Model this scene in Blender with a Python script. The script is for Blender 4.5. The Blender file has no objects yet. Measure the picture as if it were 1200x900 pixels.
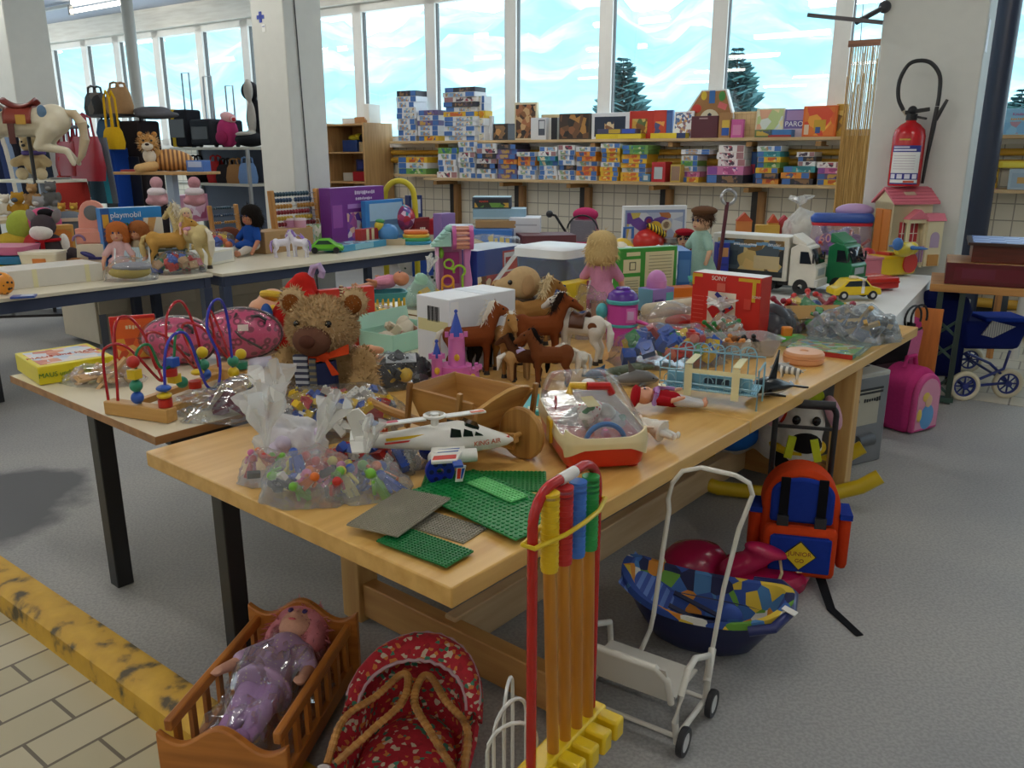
import bpy,bmesh,math,random
from mathutils import Vector,Matrix,Euler,noise
R = math.radians; PI = math.pi
rnd = random.Random(7)
SC = bpy.context.scene
COL = SC.collection

# ------------------------------------------------------------------ camera, sky, lamps, exposure
F = 968.0; TH = math.atan(270 / 968.0); CT,ST = math.cos(TH),math.sin(TH); EYE = 1.65
cam = bpy.data.cameras.new('camera'); cam.sensor_width = 36; cam.lens = F / 1200 * 36
cam.clip_start = .05; cam.clip_end = 3000
co = bpy.data.objects.new('camera',cam); COL.objects.link(co)
co.location = (0,0,EYE); co.rotation_euler = (PI / 2 - TH,0,0); SC.camera = co
SC.view_settings.view_transform = 'Standard'; SC.view_settings.look = 'None'
SC.view_settings.exposure = 0.12; SC.view_settings.gamma = 1.0; SC.view_settings.use_curve_mapping = False
SC.cycles.transparent_max_bounces = 24; SC.cycles.max_bounces = 8; SC.cycles.diffuse_bounces = 4
SC.cycles.sample_clamp_indirect = 6

SKY_STRENGTH = 2.5
TUBE_POWER = 12
wd = bpy.data.worlds.new('sky'); SC.world = wd; wd.use_nodes = True
bg = wd.node_tree.nodes['Background']; bg.inputs[0].default_value = (.72,.90,1.0,1); bg.inputs[1].default_value = SKY_STRENGTH
sun = bpy.data.lights.new('sun','SUN'); sun.energy = 2.0; sun.angle = .02; sun.color = (1,.98,.94)
so = bpy.data.objects.new('sun',sun); COL.objects.link(so); so.rotation_euler = (R(52),0,R(-25)); so.location = (0,0,20)

# back wall frame: s runs along the wall to the right, d is the distance into the room
W0 = Vector((5.2,8.4,0)); WE = Vector((.834,-.552,0)); WN = Vector((-.552,-.834,0)); WRZ = math.degrees(math.atan2(-.552,.834))
def wp(s,d,z): return W0 + WE * s + WN * d + Vector((0,0,z))
# table frame: origin at the near corner of the pine bench, u runs away along it, v to the left
N0 = Vector((-.13,1.59,0)); U = Vector((.641,.768,0)); V = Vector((-.768,.641,0)); URZ = math.degrees(math.atan2(.768,.641))
def uv(u,v,z=0): return N0 + U * u + V * v + Vector((0,0,z))

CEIL = 4.15
def area(loc,rx,rz,sx,sy,power,color):
    l = bpy.data.lights.new('tube_light','AREA'); l.shape = 'RECTANGLE'; l.size = sx; l.size_y = sy; l.energy = power; l.color = color
    o = bpy.data.objects.new('tube_light',l); COL.objects.link(o); o.location = loc; o.rotation_euler = (rx,0,rz); return o
TUBES = []
for d_,ss in ((1.6,range(-21,2,4)),(5.0,range(-19,2,4)),(8.4,range(-17,6,4)),(11.8,range(-15,6,4)),(15.2,range(-13,8,4)),(18.6,range(-11,8,4)),(22,range(-9,8,4))):
    for s_ in ss: TUBES.append((s_,d_))
for (s_,d_) in TUBES:
    if d_ > 12: continue
    area(wp(s_,d_,CEIL - .19),0,R(WRZ),1.5,.10,TUBE_POWER,(1,.98,.93))
for k in range(9):                                     # sky portals in the window band
    s_ = -19 + k * 2.6
    p = area(wp(s_,-.35,2.8),R(-90),R(WRZ),2.6,2.2,1,(1,1,1)); p.data.cycles.is_portal = True; p.name = 'sky_portal'

# ------------------------------------------------------------------ seeing where a pixel row meets a surface
def ray(x,y):
    a = (x - 600) / F; b = (y - 450) / F
    return a,CT - b * ST,-(b * CT + ST)
def at(x,y,z=.75):
    r = ray(x,y); t = (z - EYE) / r[2]; return Vector((r[0] * t,r[1] * t,z))
def zat(x,y,Y):
    r = ray(x,y); return EYE + r[2] * Y / r[1]
def K(v): return (v[1] * CT - (v[2] - EYE) * ST) / F
def onw(x,y,d=.3):
    """point (s, z) of the plane parallel to the back wall at distance d"""
    r = ray(x,y); q = W0 + WN * d; t = (q.x * WN.x + q.y * WN.y) / (r[0] * WN.x + r[1] * WN.y)
    p = Vector((r[0] * t,r[1] * t,0)); return (p - W0).dot(WE),EYE + r[2] * t
def fr(x1,y1,x2,y2,z=.75):
    """front base edge between two pixels -> mid point, heading in degrees, width"""
    a = at(x1,y1,z); b = at(x2,y2,z); return (a + b) / 2,math.degrees(math.atan2(b.y - a.y,b.x - a.x)),(b - a).length

# ------------------------------------------------------------------ materials
def lin(h):
    o = []
    for i in (0,2,4):
        c = int(h[i:i + 2],16) / 255; o.append(c / 12.92 if c <= .04045 else ((c + .055) / 1.055) ** 2.4)
    return o + [1]
MATS = {}
def mt(k):
    if not isinstance(k,str): return k
    if k in MATS: return MATS[k]
    t = k.split(); kind = t[0]
    m = bpy.data.materials.new(k.replace(' ','_')); m.use_nodes = True; MATS[k] = m
    nt = m.node_tree; N = nt.nodes; L = nt.links; b = N['Principled BSDF']; out = N['Material Output']
    def nd(ty,**kw):
        n = N.new(ty)
        for a,v in kw.items(): setattr(n,a,v)
        return n
    tc = nd('ShaderNodeTexCoord')
    def mixc(fac,a,c):
        x = nd('ShaderNodeMix',data_type='RGBA')
        for s,v in ((0,fac),(6,a),(7,c)):
            if isinstance(v,bpy.types.NodeSocket): L.new(v,x.inputs[s])
            else: x.inputs[s].default_value = v
        return x.outputs[2]
    def noi(scale,det=3,vec=None):
        n = nd('ShaderNodeTexNoise'); n.inputs['Scale'].default_value = scale; n.inputs['Detail'].default_value = det
        L.new(vec or tc.outputs['Object'],n.inputs['Vector']); return n.outputs['Fac']
    def ramp(f,stops,interp='LINEAR'):
        r = nd('ShaderNodeValToRGB'); r.color_ramp.interpolation = interp; e = r.color_ramp.elements
        while len(e) < len(stops): e.new(.5)
        for i,(p,c) in enumerate(stops): e[i].position = p; e[i].color = c
        L.new(f,r.inputs[0]); return r.outputs[0]
    def bump(h,s,d=.01):
        n = nd('ShaderNodeBump'); n.inputs['Strength'].default_value = s; n.inputs['Distance'].default_value = d
        L.new(h,n.inputs['Height']); L.new(n.outputs[0],b.inputs['Normal'])
    def mapped(sx,sy,sz,rot=(0,0,0),gen=False):
        n = nd('ShaderNodeMapping'); n.inputs['Scale'].default_value = (sx,sy,sz); n.inputs['Rotation'].default_value = rot
        L.new(tc.outputs['Object'],n.inputs['Vector']); return n.outputs[0]
    if kind in 'pmfc':
        c = lin(t[1]); rough = float(t[2]) if len(t) > 2 else {'p': .35,'m': .35,'f': .9,'c': .6}[kind]
        lo = [x * (.78 if kind == 'f' else .9) for x in c[:3]] + [1]
        L.new(mixc(noi({'f': 60,'c': 14}.get(kind,9)),lo,c),b.inputs['Base Color'])
        b.inputs['Roughness'].default_value = rough
        if kind == 'm': b.inputs['Metallic'].default_value = float(t[3]) if len(t) > 3 else 1
        if kind == 'f': b.inputs['Specular IOR Level'].default_value = .15; bump(noi(350,2),.4,.003)
    elif kind == 'w':                                   # wood: w light dark rough axis
        ax = t[4] if len(t) > 4 else 'x'
        sc = {'x': (1.2,14,14),'y': (14,1.2,14),'z': (14,14,1.2)}[ax]
        v = mapped(*sc); f = noi(1.6,6,v)
        L.new(ramp(f,[(.3,lin(t[2])),(.62,lin(t[1]))]),b.inputs['Base Color'])
        b.inputs['Roughness'].default_value = float(t[3]) if len(t) > 3 else .5; bump(f,.08,.004)
    elif kind == 'a':                                   # printed art / patterned cloth: a scale rough col col col ...
        cols = [lin(x) for x in t[3:]]; n = len(cols)
        v = nd('ShaderNodeTexVoronoi'); v.inputs['Scale'].default_value = float(t[1]); L.new(tc.outputs['Object'],v.inputs['Vector'])
        s = nd('ShaderNodeSeparateColor'); L.new(v.outputs['Color'],s.inputs[0])
        L.new(ramp(s.outputs[0],[(i / n,c) for i,c in enumerate(cols)],'CONSTANT'),b.inputs['Base Color'])
        b.inputs['Roughness'].default_value = float(t[2])
    elif kind == 's':                                   # stripes along x,y,z: s scale axis cola colb
        w = nd('ShaderNodeTexWave',bands_direction=t[2].upper()); w.inputs['Scale'].default_value = float(t[1]); L.new(tc.outputs['Object'],w.inputs['Vector'])
        L.new(ramp(w.outputs['Fac'],[(0,lin(t[3])),(.5,lin(t[4]))],'CONSTANT'),b.inputs['Base Color']); b.inputs['Roughness'].default_value = .7
    elif kind == 'd':                                   # dots: d scale radius ground dot [dot2]
        v = nd('ShaderNodeTexVoronoi'); v.inputs['Scale'].default_value = float(t[1]); v.inputs['Randomness'].default_value = .6; L.new(tc.outputs['Object'],v.inputs['Vector'])
        L.new(ramp(v.outputs['Distance'],[(0,lin(t[5] if len(t) > 5 else t[4])),(float(t[2]) * .5,lin(t[4])),(float(t[2]),lin(t[3]))],'CONSTANT'),b.inputs['Base Color']); b.inputs['Roughness'].default_value = .35
    elif kind == 'k':                                   # checks: k scale cola colb
        v = nd('ShaderNodeTexChecker'); v.inputs['Scale'].default_value = float(t[1]); L.new(mapped(1,1,1,(.001,.001,.001)),v.inputs['Vector'])
        v.inputs[1].default_value = lin(t[2]); v.inputs[2].default_value = lin(t[3]); L.new(v.outputs[0],b.inputs['Base Color']); b.inputs['Roughness'].default_value = .4
    elif kind == 'e':
        b.inputs['Emission Color'].default_value = lin(t[1]); b.inputs['Emission Strength'].default_value = float(t[2])
    elif kind == 'g':                                   # clear film: g tint milk gloss
        tr = nd('ShaderNodeBsdfTransparent'); tr.inputs[0].default_value = lin(t[1])
        gl = nd('ShaderNodeBsdfGlossy'); gl.inputs['Roughness'].default_value = .12
        df = nd('ShaderNodeBsdfDiffuse'); df.inputs[0].default_value = lin(t[1])
        fz = nd('ShaderNodeFresnel'); fz.inputs[0].default_value = 1.45
        gs = float(t[3]) if len(t) > 3 else 1.0
        ma = nd('ShaderNodeMath',operation='MULTIPLY_ADD'); L.new(fz.outputs[0],ma.inputs[0]); ma.inputs[1].default_value = gs * .45; ma.inputs[2].default_value = .015 * gs
        m1 = nd('ShaderNodeMixShader'); m1.inputs[0].default_value = float(t[2]); L.new(tr.outputs[0],m1.inputs[1]); L.new(df.outputs[0],m1.inputs[2])
        m2 = nd('ShaderNodeMixShader'); L.new(ma.outputs[0],m2.inputs[0]); L.new(m1.outputs[0],m2.inputs[1]); L.new(gl.outputs[0],m2.inputs[2])
        L.new(m2.outputs[0],out.inputs[0])
        bn = nd('ShaderNodeBump'); bn.inputs['Strength'].default_value = .4; bn.inputs['Distance'].default_value = .006; L.new(noi(22,2),bn.inputs['Height'])
        if gs > .7: L.new(bn.outputs[0],gl.inputs['Normal'])
    elif kind == 'pane':
        tr = nd('ShaderNodeBsdfTransparent'); tr.inputs[0].default_value = (.93,.98,1,1)
        gl = nd('ShaderNodeBsdfGlossy'); gl.inputs['Roughness'].default_value = .01
        m2 = nd('ShaderNodeMixShader'); m2.inputs[0].default_value = .09; L.new(tr.outputs[0],m2.inputs[1]); L.new(gl.outputs[0],m2.inputs[2]); L.new(m2.outputs[0],out.inputs[0])
    elif kind == 'tiles':                               # tiles w h col col grout rough
        br = nd('ShaderNodeTexBrick'); br.offset = float(t[7]) if len(t) > 7 else 0; br.inputs['Scale'].default_value = 1
        br.inputs['Brick Width'].default_value = float(t[1]); br.inputs['Row Height'].default_value = float(t[2]); br.inputs['Mortar Size'].default_value = .006
        br.inputs['Color1'].default_value = lin(t[3]); br.inputs['Color2'].default_value = lin(t[4]); br.inputs['Mortar'].default_value = lin(t[5])
        L.new(tc.outputs['UV'],br.inputs['Vector'])
        L.new(mixc(noi(3),br.outputs[0],mixc(.12,br.outputs[0],(.1,.08,.05,1))),b.inputs['Base Color']); b.inputs['Roughness'].default_value = float(t[6]); bump(br.outputs['Fac'],-.3,.004)
    elif kind == 'concrete':
        f1 = noi(.9,5); f2 = noi(90,3)
        c = mixc(ramp(f1,[(.35,(0,0,0,1)),(.7,(1,1,1,1))]),lin('9a9a9a'),lin('b0aea8'))
        c = mixc(ramp(f2,[(.4,(0,0,0,1)),(.6,(1,1,1,1))]),c,mixc(.35,c,lin('6f6f70')))
        st = nd('ShaderNodeVectorMath',operation='DISTANCE'); st.inputs[1].default_value = (-2.55,3.75,0); L.new(tc.outputs['Object'],st.inputs[0])
        ad = nd('ShaderNodeMath',operation='MULTIPLY_ADD'); L.new(noi(2.5,4),ad.inputs[0]); ad.inputs[1].default_value = .7; L.new(st.outputs['Value'],ad.inputs[2])
        c = mixc(ramp(ad.outputs[0],[(.72,(1,1,1,1)),(.86,(0,0,0,1))]),c,lin('5f6062'))   # an old damp stain
        L.new(c,b.inputs['Base Color']); b.inputs['Roughness'].default_value = .62; bump(f2,.25,.004)
    elif kind == 'yellowpaint':
        f = noi(9,6); L.new(ramp(f,[(.36,lin('55482a')),(.46,lin('c79a2c')),(.7,lin('d8ab35'))]),b.inputs['Base Color']); b.inputs['Roughness'].default_value = .55; bump(f,.5,.01)
    elif kind == 'straw':
        v = mapped(130,130,3); f = noi(1,4,v); L.new(ramp(f,[(.3,lin('8a6430')),(.55,lin('d2a660')),(.7,lin('e8c888'))]),b.inputs['Base Color']); b.inputs['Roughness'].default_value = .8
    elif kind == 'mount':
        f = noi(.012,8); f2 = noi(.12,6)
        c = ramp(f,[(.38,lin('8cc0cc')),(.5,lin('a2cdd7')),(.64,lin('c8e6ec'))])  # snowy slopes, with the distance haze put into the pale blue base colour
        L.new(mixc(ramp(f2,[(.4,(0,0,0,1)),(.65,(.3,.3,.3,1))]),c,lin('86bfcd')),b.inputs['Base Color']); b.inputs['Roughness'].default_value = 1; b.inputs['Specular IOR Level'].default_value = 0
    return m

# ------------------------------------------------------------------ mesh building
def tag(o,label=None,cat=None,group=None,kind=None):
    if label: o['label'] = label
    if cat: o['category'] = cat
    if group: o['group'] = group
    if kind: o['kind'] = kind
    return o
def T(name,label,cat,loc=(0,0,0),rz=0,group=None):
    o = bpy.data.objects.new(name,None); COL.objects.link(o); o.empty_display_size = .05
    o.location = loc; o.rotation_euler = (0,0,R(rz)); return tag(o,label,cat,group)
def rotm(rot): return Euler([R(a) for a in rot]).to_matrix().to_4x4()
class M:
    def __init__(s,mat='p cccccc'): s.bm = bmesh.new(); s.ms = []; s.uvl = None; s.use(mat)
    def use(s,mat):
        mm = mt(mat)
        if mm not in s.ms: s.ms.append(mm)
        s.i = s.ms.index(mm); return s
    def _f(s,verts):
        for v in verts:
            for f in v.link_faces: f.material_index = s.i
        return s
    def box(s,c,sz,rot=None,taper=None):
        mx = Matrix.Translation(Vector(c)) @ (rotm(rot) if rot else Matrix()) @ Matrix.Diagonal((sz[0],sz[1],sz[2],1))
        r = bmesh.ops.create_cube(s.bm,size=1)
        if taper:
            for v in r['verts']:
                if v.co.z > 0: v.co.x *= taper[0]; v.co.y *= taper[1]
        bmesh.ops.transform(s.bm,matrix=mx,verts=r['verts']); return s._f(r['verts'])
    def cyl(s,p,q,r0,r1=None,n=16,caps=True):
        p = Vector(p); q = Vector(q); d = q - p; l = d.length
        if l < 1e-7: return s
        mx = Matrix.Translation((p + q) / 2) @ d.to_track_quat('Z','Y').to_matrix().to_4x4()
        r = bmesh.ops.create_cone(s.bm,cap_ends=caps,segments=n,radius1=r0,radius2=r0 if r1 is None else r1,depth=l,matrix=mx); return s._f(r['verts'])
    def ball(s,c,rad,rot=None,n=14):
        if not hasattr(rad,'__len__'): rad = (rad,) * 3
        mx = Matrix.Translation(Vector(c)) @ (rotm(rot) if rot else Matrix()) @ Matrix.Diagonal((*rad,1))
        r = bmesh.ops.create_uvsphere(s.bm,u_segments=n,v_segments=max(6,n * 2 // 3),radius=1,matrix=mx); return s._f(r['verts'])
    def cap(s,p,q,r0,r1=None,n=12):
        r1 = r0 if r1 is None else r1; s.cyl(p,q,r0,r1,n); s.ball(p,r0,n=n); return s.ball(q,r1,n=n)
    def tube(s,pts,r,n=8,closed=False):
        P = [Vector(p) for p in pts]; rings = []; up = Vector((.13,.27,.95)).normalized(); k = len(P)
        for i,p in enumerate(P):
            a = P[(i - 1) % k] if (closed or i) else p; b_ = P[(i + 1) % k] if (closed or i < k - 1) else p
            t = (b_ - a).normalized(); x = t.cross(up)
            if x.length < .05: x = t.cross(Vector((1,0,0)))
            x.normalize(); y = t.cross(x); up = y.cross(t) if False else up
            rr = r[i] if hasattr(r,'__len__') else r
            rings.append([s.bm.verts.new(p + x * rr * math.cos(2 * PI * j / n) + y * rr * math.sin(2 * PI * j / n)) for j in range(n)])
        return s._rings(rings,closed,True)
    def _rings(s,rings,closed=False,caps=True):
        n = len(rings[0]); fs = []
        pairs = list(zip(rings,rings[1:])) + ([(rings[-1],rings[0])] if closed else [])
        for a,b_ in pairs:
            for j in range(n): fs.append(s.bm.faces.new((a[j],a[(j + 1) % n],b_[(j + 1) % n],b_[j])))
        if caps and not closed:
            fs.append(s.bm.faces.new(rings[0][::-1])); fs.append(s.bm.faces.new(rings[-1]))
        for f in fs: f.material_index = s.i
        return s
    def lathe(s,prof,c=(0,0,0),n=20,rot=None,sx=1,sy=1):
        mx = Matrix.Translation(Vector(c)) @ (rotm(rot) if rot else Matrix())
        ring = prof[0][0] == prof[-1][0] > 0
        return s._rings([[s.bm.verts.new(mx @ Vector((max(r,1e-4) * math.cos(2 * PI * j / n) * sx,max(r,1e-4) * math.sin(2 * PI * j / n) * sy,z))) for j in range(n)] for r,z in prof],ring,not ring)
    def rings(s,rings,closed=False,caps=True): return s._rings([[s.bm.verts.new(Vector(p)) for p in r] for r in rings],closed,caps)
    def prism(s,poly,a,b_,plane='xz',c=(0,0,0),rot=None):
        """extrude a 2-D outline between a and b_ along the remaining axis"""
        mx = Matrix.Translation(Vector(c)) @ (rotm(rot) if rot else Matrix())
        f3 = {'xz': lambda p,t: (p[0],t,p[1]),'xy': lambda p,t: (p[0],p[1],t),'yz': lambda p,t: (t,p[0],p[1])}[plane]
        v0 = [s.bm.verts.new(mx @ Vector(f3(p,a))) for p in poly]; v1 = [s.bm.verts.new(mx @ Vector(f3(p,b_))) for p in poly]; n = len(poly)
        fs = [s.bm.faces.new((v0[j],v0[(j + 1) % n],v1[(j + 1) % n],v1[j])) for j in range(n)] + [s.bm.faces.new(v0[::-1]),s.bm.faces.new(v1)]
        for f in fs: f.material_index = s.i
        return s
    def quad(s,*ps):
        f = s.bm.faces.new([s.bm.verts.new(Vector(p)) for p in ps]); f.material_index = s.i; return s
    def grid(s,nx,ny,fn):
        vs = [[s.bm.verts.new(Vector(fn(i / nx,j / ny))) for i in range(nx + 1)] for j in range(ny + 1)]
        for j in range(ny):
            for i in range(nx): s.bm.faces.new((vs[j][i],vs[j][i + 1],vs[j + 1][i + 1],vs[j + 1][i])).material_index = s.i
        return s
    def warp(s,fn):
        for v in s.bm.verts: v.co = Vector(fn(v.co))
        return s
    def mesh(s,name,smooth=38):
        bmesh.ops.recalc_face_normals(s.bm,faces=s.bm.faces); me = bpy.data.meshes.new(name); s.bm.to_mesh(me); s.bm.free()
        for mm in s.ms: me.materials.append(mm)
        if smooth: me.shade_smooth(); me.set_sharp_from_angle(angle=R(smooth))
        return me
    def go(s,name,par=None,loc=None,rot=None,bev=0,smooth=38,solid=0,sub=0,remesh=0,label=None):
        o = bpy.data.objects.new(name,s.mesh(name,smooth)); COL.objects.link(o)
        if par: o.parent = par
        if loc is not None: o.location = loc
        if rot: o.rotation_euler = [R(a) for a in rot]
        if solid: md = o.modifiers.new('solid','SOLIDIFY'); md.thickness = solid; md.offset = 0
        if bev: md = o.modifiers.new('bevel','BEVEL'); md.width = bev; md.segments = 2; md.limit_method = 'ANGLE'; md.angle_limit = R(40)
        if remesh:
            md = o.modifiers.new('remesh','REMESH'); md.mode = 'VOXEL'; md.voxel_size = remesh; md.use_smooth_shade = True
            md = o.modifiers.new('smooth','SMOOTH'); md.factor = .5; md.iterations = 4
        if sub: md = o.modifiers.new('sub','SUBSURF'); md.levels = md.render_levels = sub
        if label: o['label'] = label
        return o
    def thing(s,name,label,cat,loc=(0,0,0),rz=0,group=None,**kw):
        o = s.go(name,None,loc,(0,0,rz),**kw); return tag(o,label,cat,group)
    def struct(s,name,loc=(0,0,0),rz=0,par=None,**kw):
        o = s.go(name,par,loc,(0,0,rz),**kw); return tag(o,kind='structure') if not par else o
def copytree(o,par=None):
    c = o.copy(); COL.objects.link(c); c.parent = par
    for ch in o.children: copytree(ch,c)
    return c
def text(body,size,mat,par,loc,rot=(90,0,0),ext=.0006,align='CENTER',name='lettering',shear=0,bold=0):
    if body[0] == '~':                                  # print too small to read: a row of little strokes
        m = M(mat); n = int(body[1:]); r = random.Random(n); wd_ = size * .55
        for i in range(n): m.box(((i - (n - 1) / 2) * wd_,r.uniform(-.06,.06) * size,0),(wd_ * r.uniform(.5,.8),size * r.uniform(.4,.7),ext * 2))
        return m.go(name,par,loc,rot,smooth=0)
    cu = bpy.data.curves.new(name,'FONT'); cu.body = body; cu.size = size; cu.extrude = ext; cu.align_x = align; cu.align_y = 'CENTER'; cu.shear = shear; cu.offset = bold
    to = bpy.data.objects.new(name,cu); me = bpy.data.meshes.new_from_object(to); bpy.data.objects.remove(to); me.materials.clear(); me.materials.append(mt(mat))
    o = bpy.data.objects.new(name,me); COL.objects.link(o); o.parent = par; o.location = loc; o.rotation_euler = [R(a) for a in rot]; return o
def nz(p,f=1.0): return noise.noise(Vector(p) * f)
def arc(c,r,a0,a1,n=12,plane='xz',ry=None):
    ry = r if ry is None else ry; o = []
    for i in range(n + 1):
        a = R(a0 + (a1 - a0) * i / n); x,y = r * math.cos(a),ry * math.sin(a)
        o.append({'xz': (c[0] + x,c[1],c[2] + y),'xy': (c[0] + x,c[1] + y,c[2]),'yz': (c[0],c[1] + x,c[2] + y)}[plane])
    return o
def fur(prims,n,ln,mats,name,par,seed=1,droop=.35,wid=.12):
    """one mesh of short tapering tufts growing from ellipsoids (centre, radii)"""
    r = random.Random(seed); m = M(mats[0]); tot = sum(max(q[1]) ** 2 for q in prims)
    for c,rad in prims:
        for _ in range(int(n * max(rad) ** 2 / tot)):
            z = r.uniform(-1,1); a = r.uniform(0,2 * PI); h = math.sqrt(1 - z * z); d = Vector((h * math.cos(a),h * math.sin(a),z))
            p = Vector((c[0] + d.x * rad[0],c[1] + d.y * rad[1],c[2] + d.z * rad[2]))
            if any(sum(((p[i] - c2[i]) / (r2[i] * .96)) ** 2 for i in range(3)) < 1 for c2,r2 in prims if c2 is not c): continue
            nn = Vector((d.x / rad[0],d.y / rad[1],d.z / rad[2])).normalized()
            t = (nn + Vector((r.uniform(-.5,.5),r.uniform(-.5,.5),r.uniform(-.5,.5) - droop))).normalized(); sd = nn.cross(t)
            if sd.length < .01: continue
            sd.normalize(); l = ln * r.uniform(.6,1.2); m.use(r.choice(mats)); w = ln * wid
            m.quad(p - sd * w,p + sd * w,p + t * l * .6 + sd * w * .6,p + t * l)
    return m.go(name,par,smooth=0)
# ------------------------------------------------------------------ THE SETTING
KD = Vector((.79,-.61,0)).normalized(); KN = Vector((-.61,-.79,0)).normalized(); K0 = Vector((-.99,2.27,0))
def kp(a,d,z=0): return K0 + KD * a + KN * d + Vector((0,0,z))
def slab(m,pts,z0,z1): m.prism([(p[0],p[1]) for p in pts],z0,z1,'xy')
def uvbox(o,ax,ay,sc=1):
    me = o.data; ul = me.uv_layers.new(name='uv')
    for lp in me.loops:
        c = me.vertices[lp.vertex_index].co; ul.data[lp.index].uv = (c.dot(ax) * sc,c.dot(ay) * sc)
    return o
m = M('concrete'); slab(m,[kp(-14,0),kp(9,0),wp(9.2,0,0),wp(-23,0,0)],-.3,0); m.struct('floor')
m = M('yellowpaint'); m.rings([[kp(a,d,z) for d,z in ((0,-.1),(0,.006),(.10,.008),(.128,-.012),(.136,-.085))] for a in [i * .25 - 14 for i in range(93)]]); m.struct('trim_1')
m = M('tiles .31 .155 c9bfa0 bbb190 6d6252 .4 .5'); slab(m,[kp(-14,.12),kp(-14,22),kp(12,22),kp(12,.12)],-.3,-.085); uvbox(m.struct('floor_tiled'),KN,KD)
m = M('tiles .3 .3 cdc7b6 c2bca9 7d766b .3 .5'); slab(m,[wp(-4,3.52,0),wp(2.5,3.52,0),wp(2.5,0,0),wp(-4,0,0)],-.01,.004); uvbox(m.struct('floor_aisle'),WE,WN)
SILL = 1.80; WTOP = 3.80
m = M('tiles .166 .166 ece6d6 e4decc aaa496 .3')
m.prism([(-23,0),(9,0),(9,SILL - .06),(-23,SILL - .06)],-.25,0,'xz'); o = m.struct('wall_back',W0,WRZ); uvbox(o,Vector((1,0,0)),Vector((0,0,1)))
for x in o.data.vertices: x.co.y *= -1
m = M('p 2b2b2e .5'); m.box((-7,-.012,.06),(33,.02,.12)); m.struct('baseboard_back',W0,WRZ)
m = M('p e6e4de .4'); m.box((-7,.06,SILL - .03),(33,.36,.06)); m.struct('trim_2',W0,WRZ)
m = M('w e8e4da d6d0c4 .5 x'); m.box((-7,.05,WTOP + .19),(33,.3,.38)); m.struct('trim_3',W0,WRZ)          # painted lintel beam
m = M('p b4b9c6 .8'); slab(m,[wp(-24,-.3,0),wp(10,-.3,0),wp(10,25,0),wp(-24,25,0)],CEIL,CEIL + .2); m.struct('ceiling')
m = M('p dddad2 .8'); m.box((-23.1,-12,1.9),(.2,26,5)); m.struct('wall_left',W0,WRZ)
m = M('p dddad2 .8'); m.box((9,-12,1.9),(.2,26,5)); m.struct('wall_right',W0,WRZ)
m = M('p dad7cf .8'); m.box((-10,-24.2,1.9),(40,.2,5)); m.struct('wall_behind',W0,WRZ)
MULL = [-22.3,-21.05,-19.8,-18.6,-17.61,-16.38,-15.29,-14.04,-12.8,-11.6,-10.4,-9.05,-7.65,-6.28,-4.85,-3.38,-2.01,-.6,.8,2.2,3.6,5.0,6.4,7.8,9.0]
for i,(a,b) in enumerate(zip(MULL,MULL[1:])):
    wdt = b - a; mid = (a + b) / 2; zm = (SILL + WTOP) / 2; hh = WTOP - SILL
    m = M('p eeece6 .4')
    for x in (-wdt / 2 + .045,wdt / 2 - .045): m.box((x,0,0),(.09,.12,hh))
    for z in (-hh / 2 + .05,hh / 2 - .06): m.box((0,0,z),(wdt,.12,.11))
    m.use('p 5c5a58 .5')
    for x in (-wdt / 2 + .094,wdt / 2 - .094): m.box((x,.01,0),(.012,.06,hh - .2))
    o = m.struct('window_%d' % (i + 1),wp(mid,-.08,zm),WRZ)
    g = M('pane'); g.quad((-wdt / 2 + .09,0,-hh / 2 + .1),(wdt / 2 - .09,0,-hh / 2 + .1),(wdt / 2 - .09,0,hh / 2 - .11),(-wdt / 2 + .09,0,hh / 2 - .11)); g.go('glass_pane',o)
# pipes along the back wall
k = 3
for z,d,r in ((1.665,.07,.035),(1.555,.07,.04),(.34,.09,.05),(.16,.09,.05)):
    m = M('p c79a33 .5'); m.cyl((-8.6,-d,z),(2.6,-d,z),r,n=12)
    k += 1; m.struct('trim_%d' % k,W0,WRZ)
# square pillars
def pillar(nm,p,w,dp,z1=CEIL):
    m = M('p d9dad4 .7'); m.box((w / 2,dp / 2,z1 / 2),(w,dp,z1)); return m.struct(nm,p,WRZ,bev=.012)
pb = at(1010,330,.55); PC = Vector((pb.x,pb.y,0))
def pillar_at(nm,xl,y,Y,xr,dp):
    """left front corner seen at column xl of row y at depth Y; the width ends at column xr"""
    r = ray(xl,y); p = Vector((r[0] * Y / r[1],Y,0)); best = None
    for i in range(1,400):
        w = i * .01; q = p + WE * w; z = EYE + r[2] * Y / r[1]
        d = q.y * CT - (z - EYE) * ST; x = 600 + F * q.x / d
        if x >= xr: best = w; break
    return pillar(nm,p,best or .5,dp),p,best
pl_,PL,PLW = pillar_at('pillar_left',300,100,8.9,337,.50)
pr_,PR,PRW = pillar_at('pillar_right',1026,100,7.35,1147,.55)
pf_,PF,PFW = pillar_at('pillar_far',-100,60,11.6,8,.50)
# painted steel tube by the far windows and dark post at the right
def vtube(nm,x,y,Y,r,mat,z1=CEIL):
    q = ray(x,y); m = M(mat); m.cyl((0,0,0),(0,0,z1),r,n=20); m.box((0,0,.01),(r * 3,r * 3,.02)); return m.struct(nm,(q[0] * Y / q[1],Y,0))
vtube('trim_8',157,80,13.2,.085,'p b9b6ae .35'); vtube('trim_9',1168,100,7.7,.105,'p 30364a .35')
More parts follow.
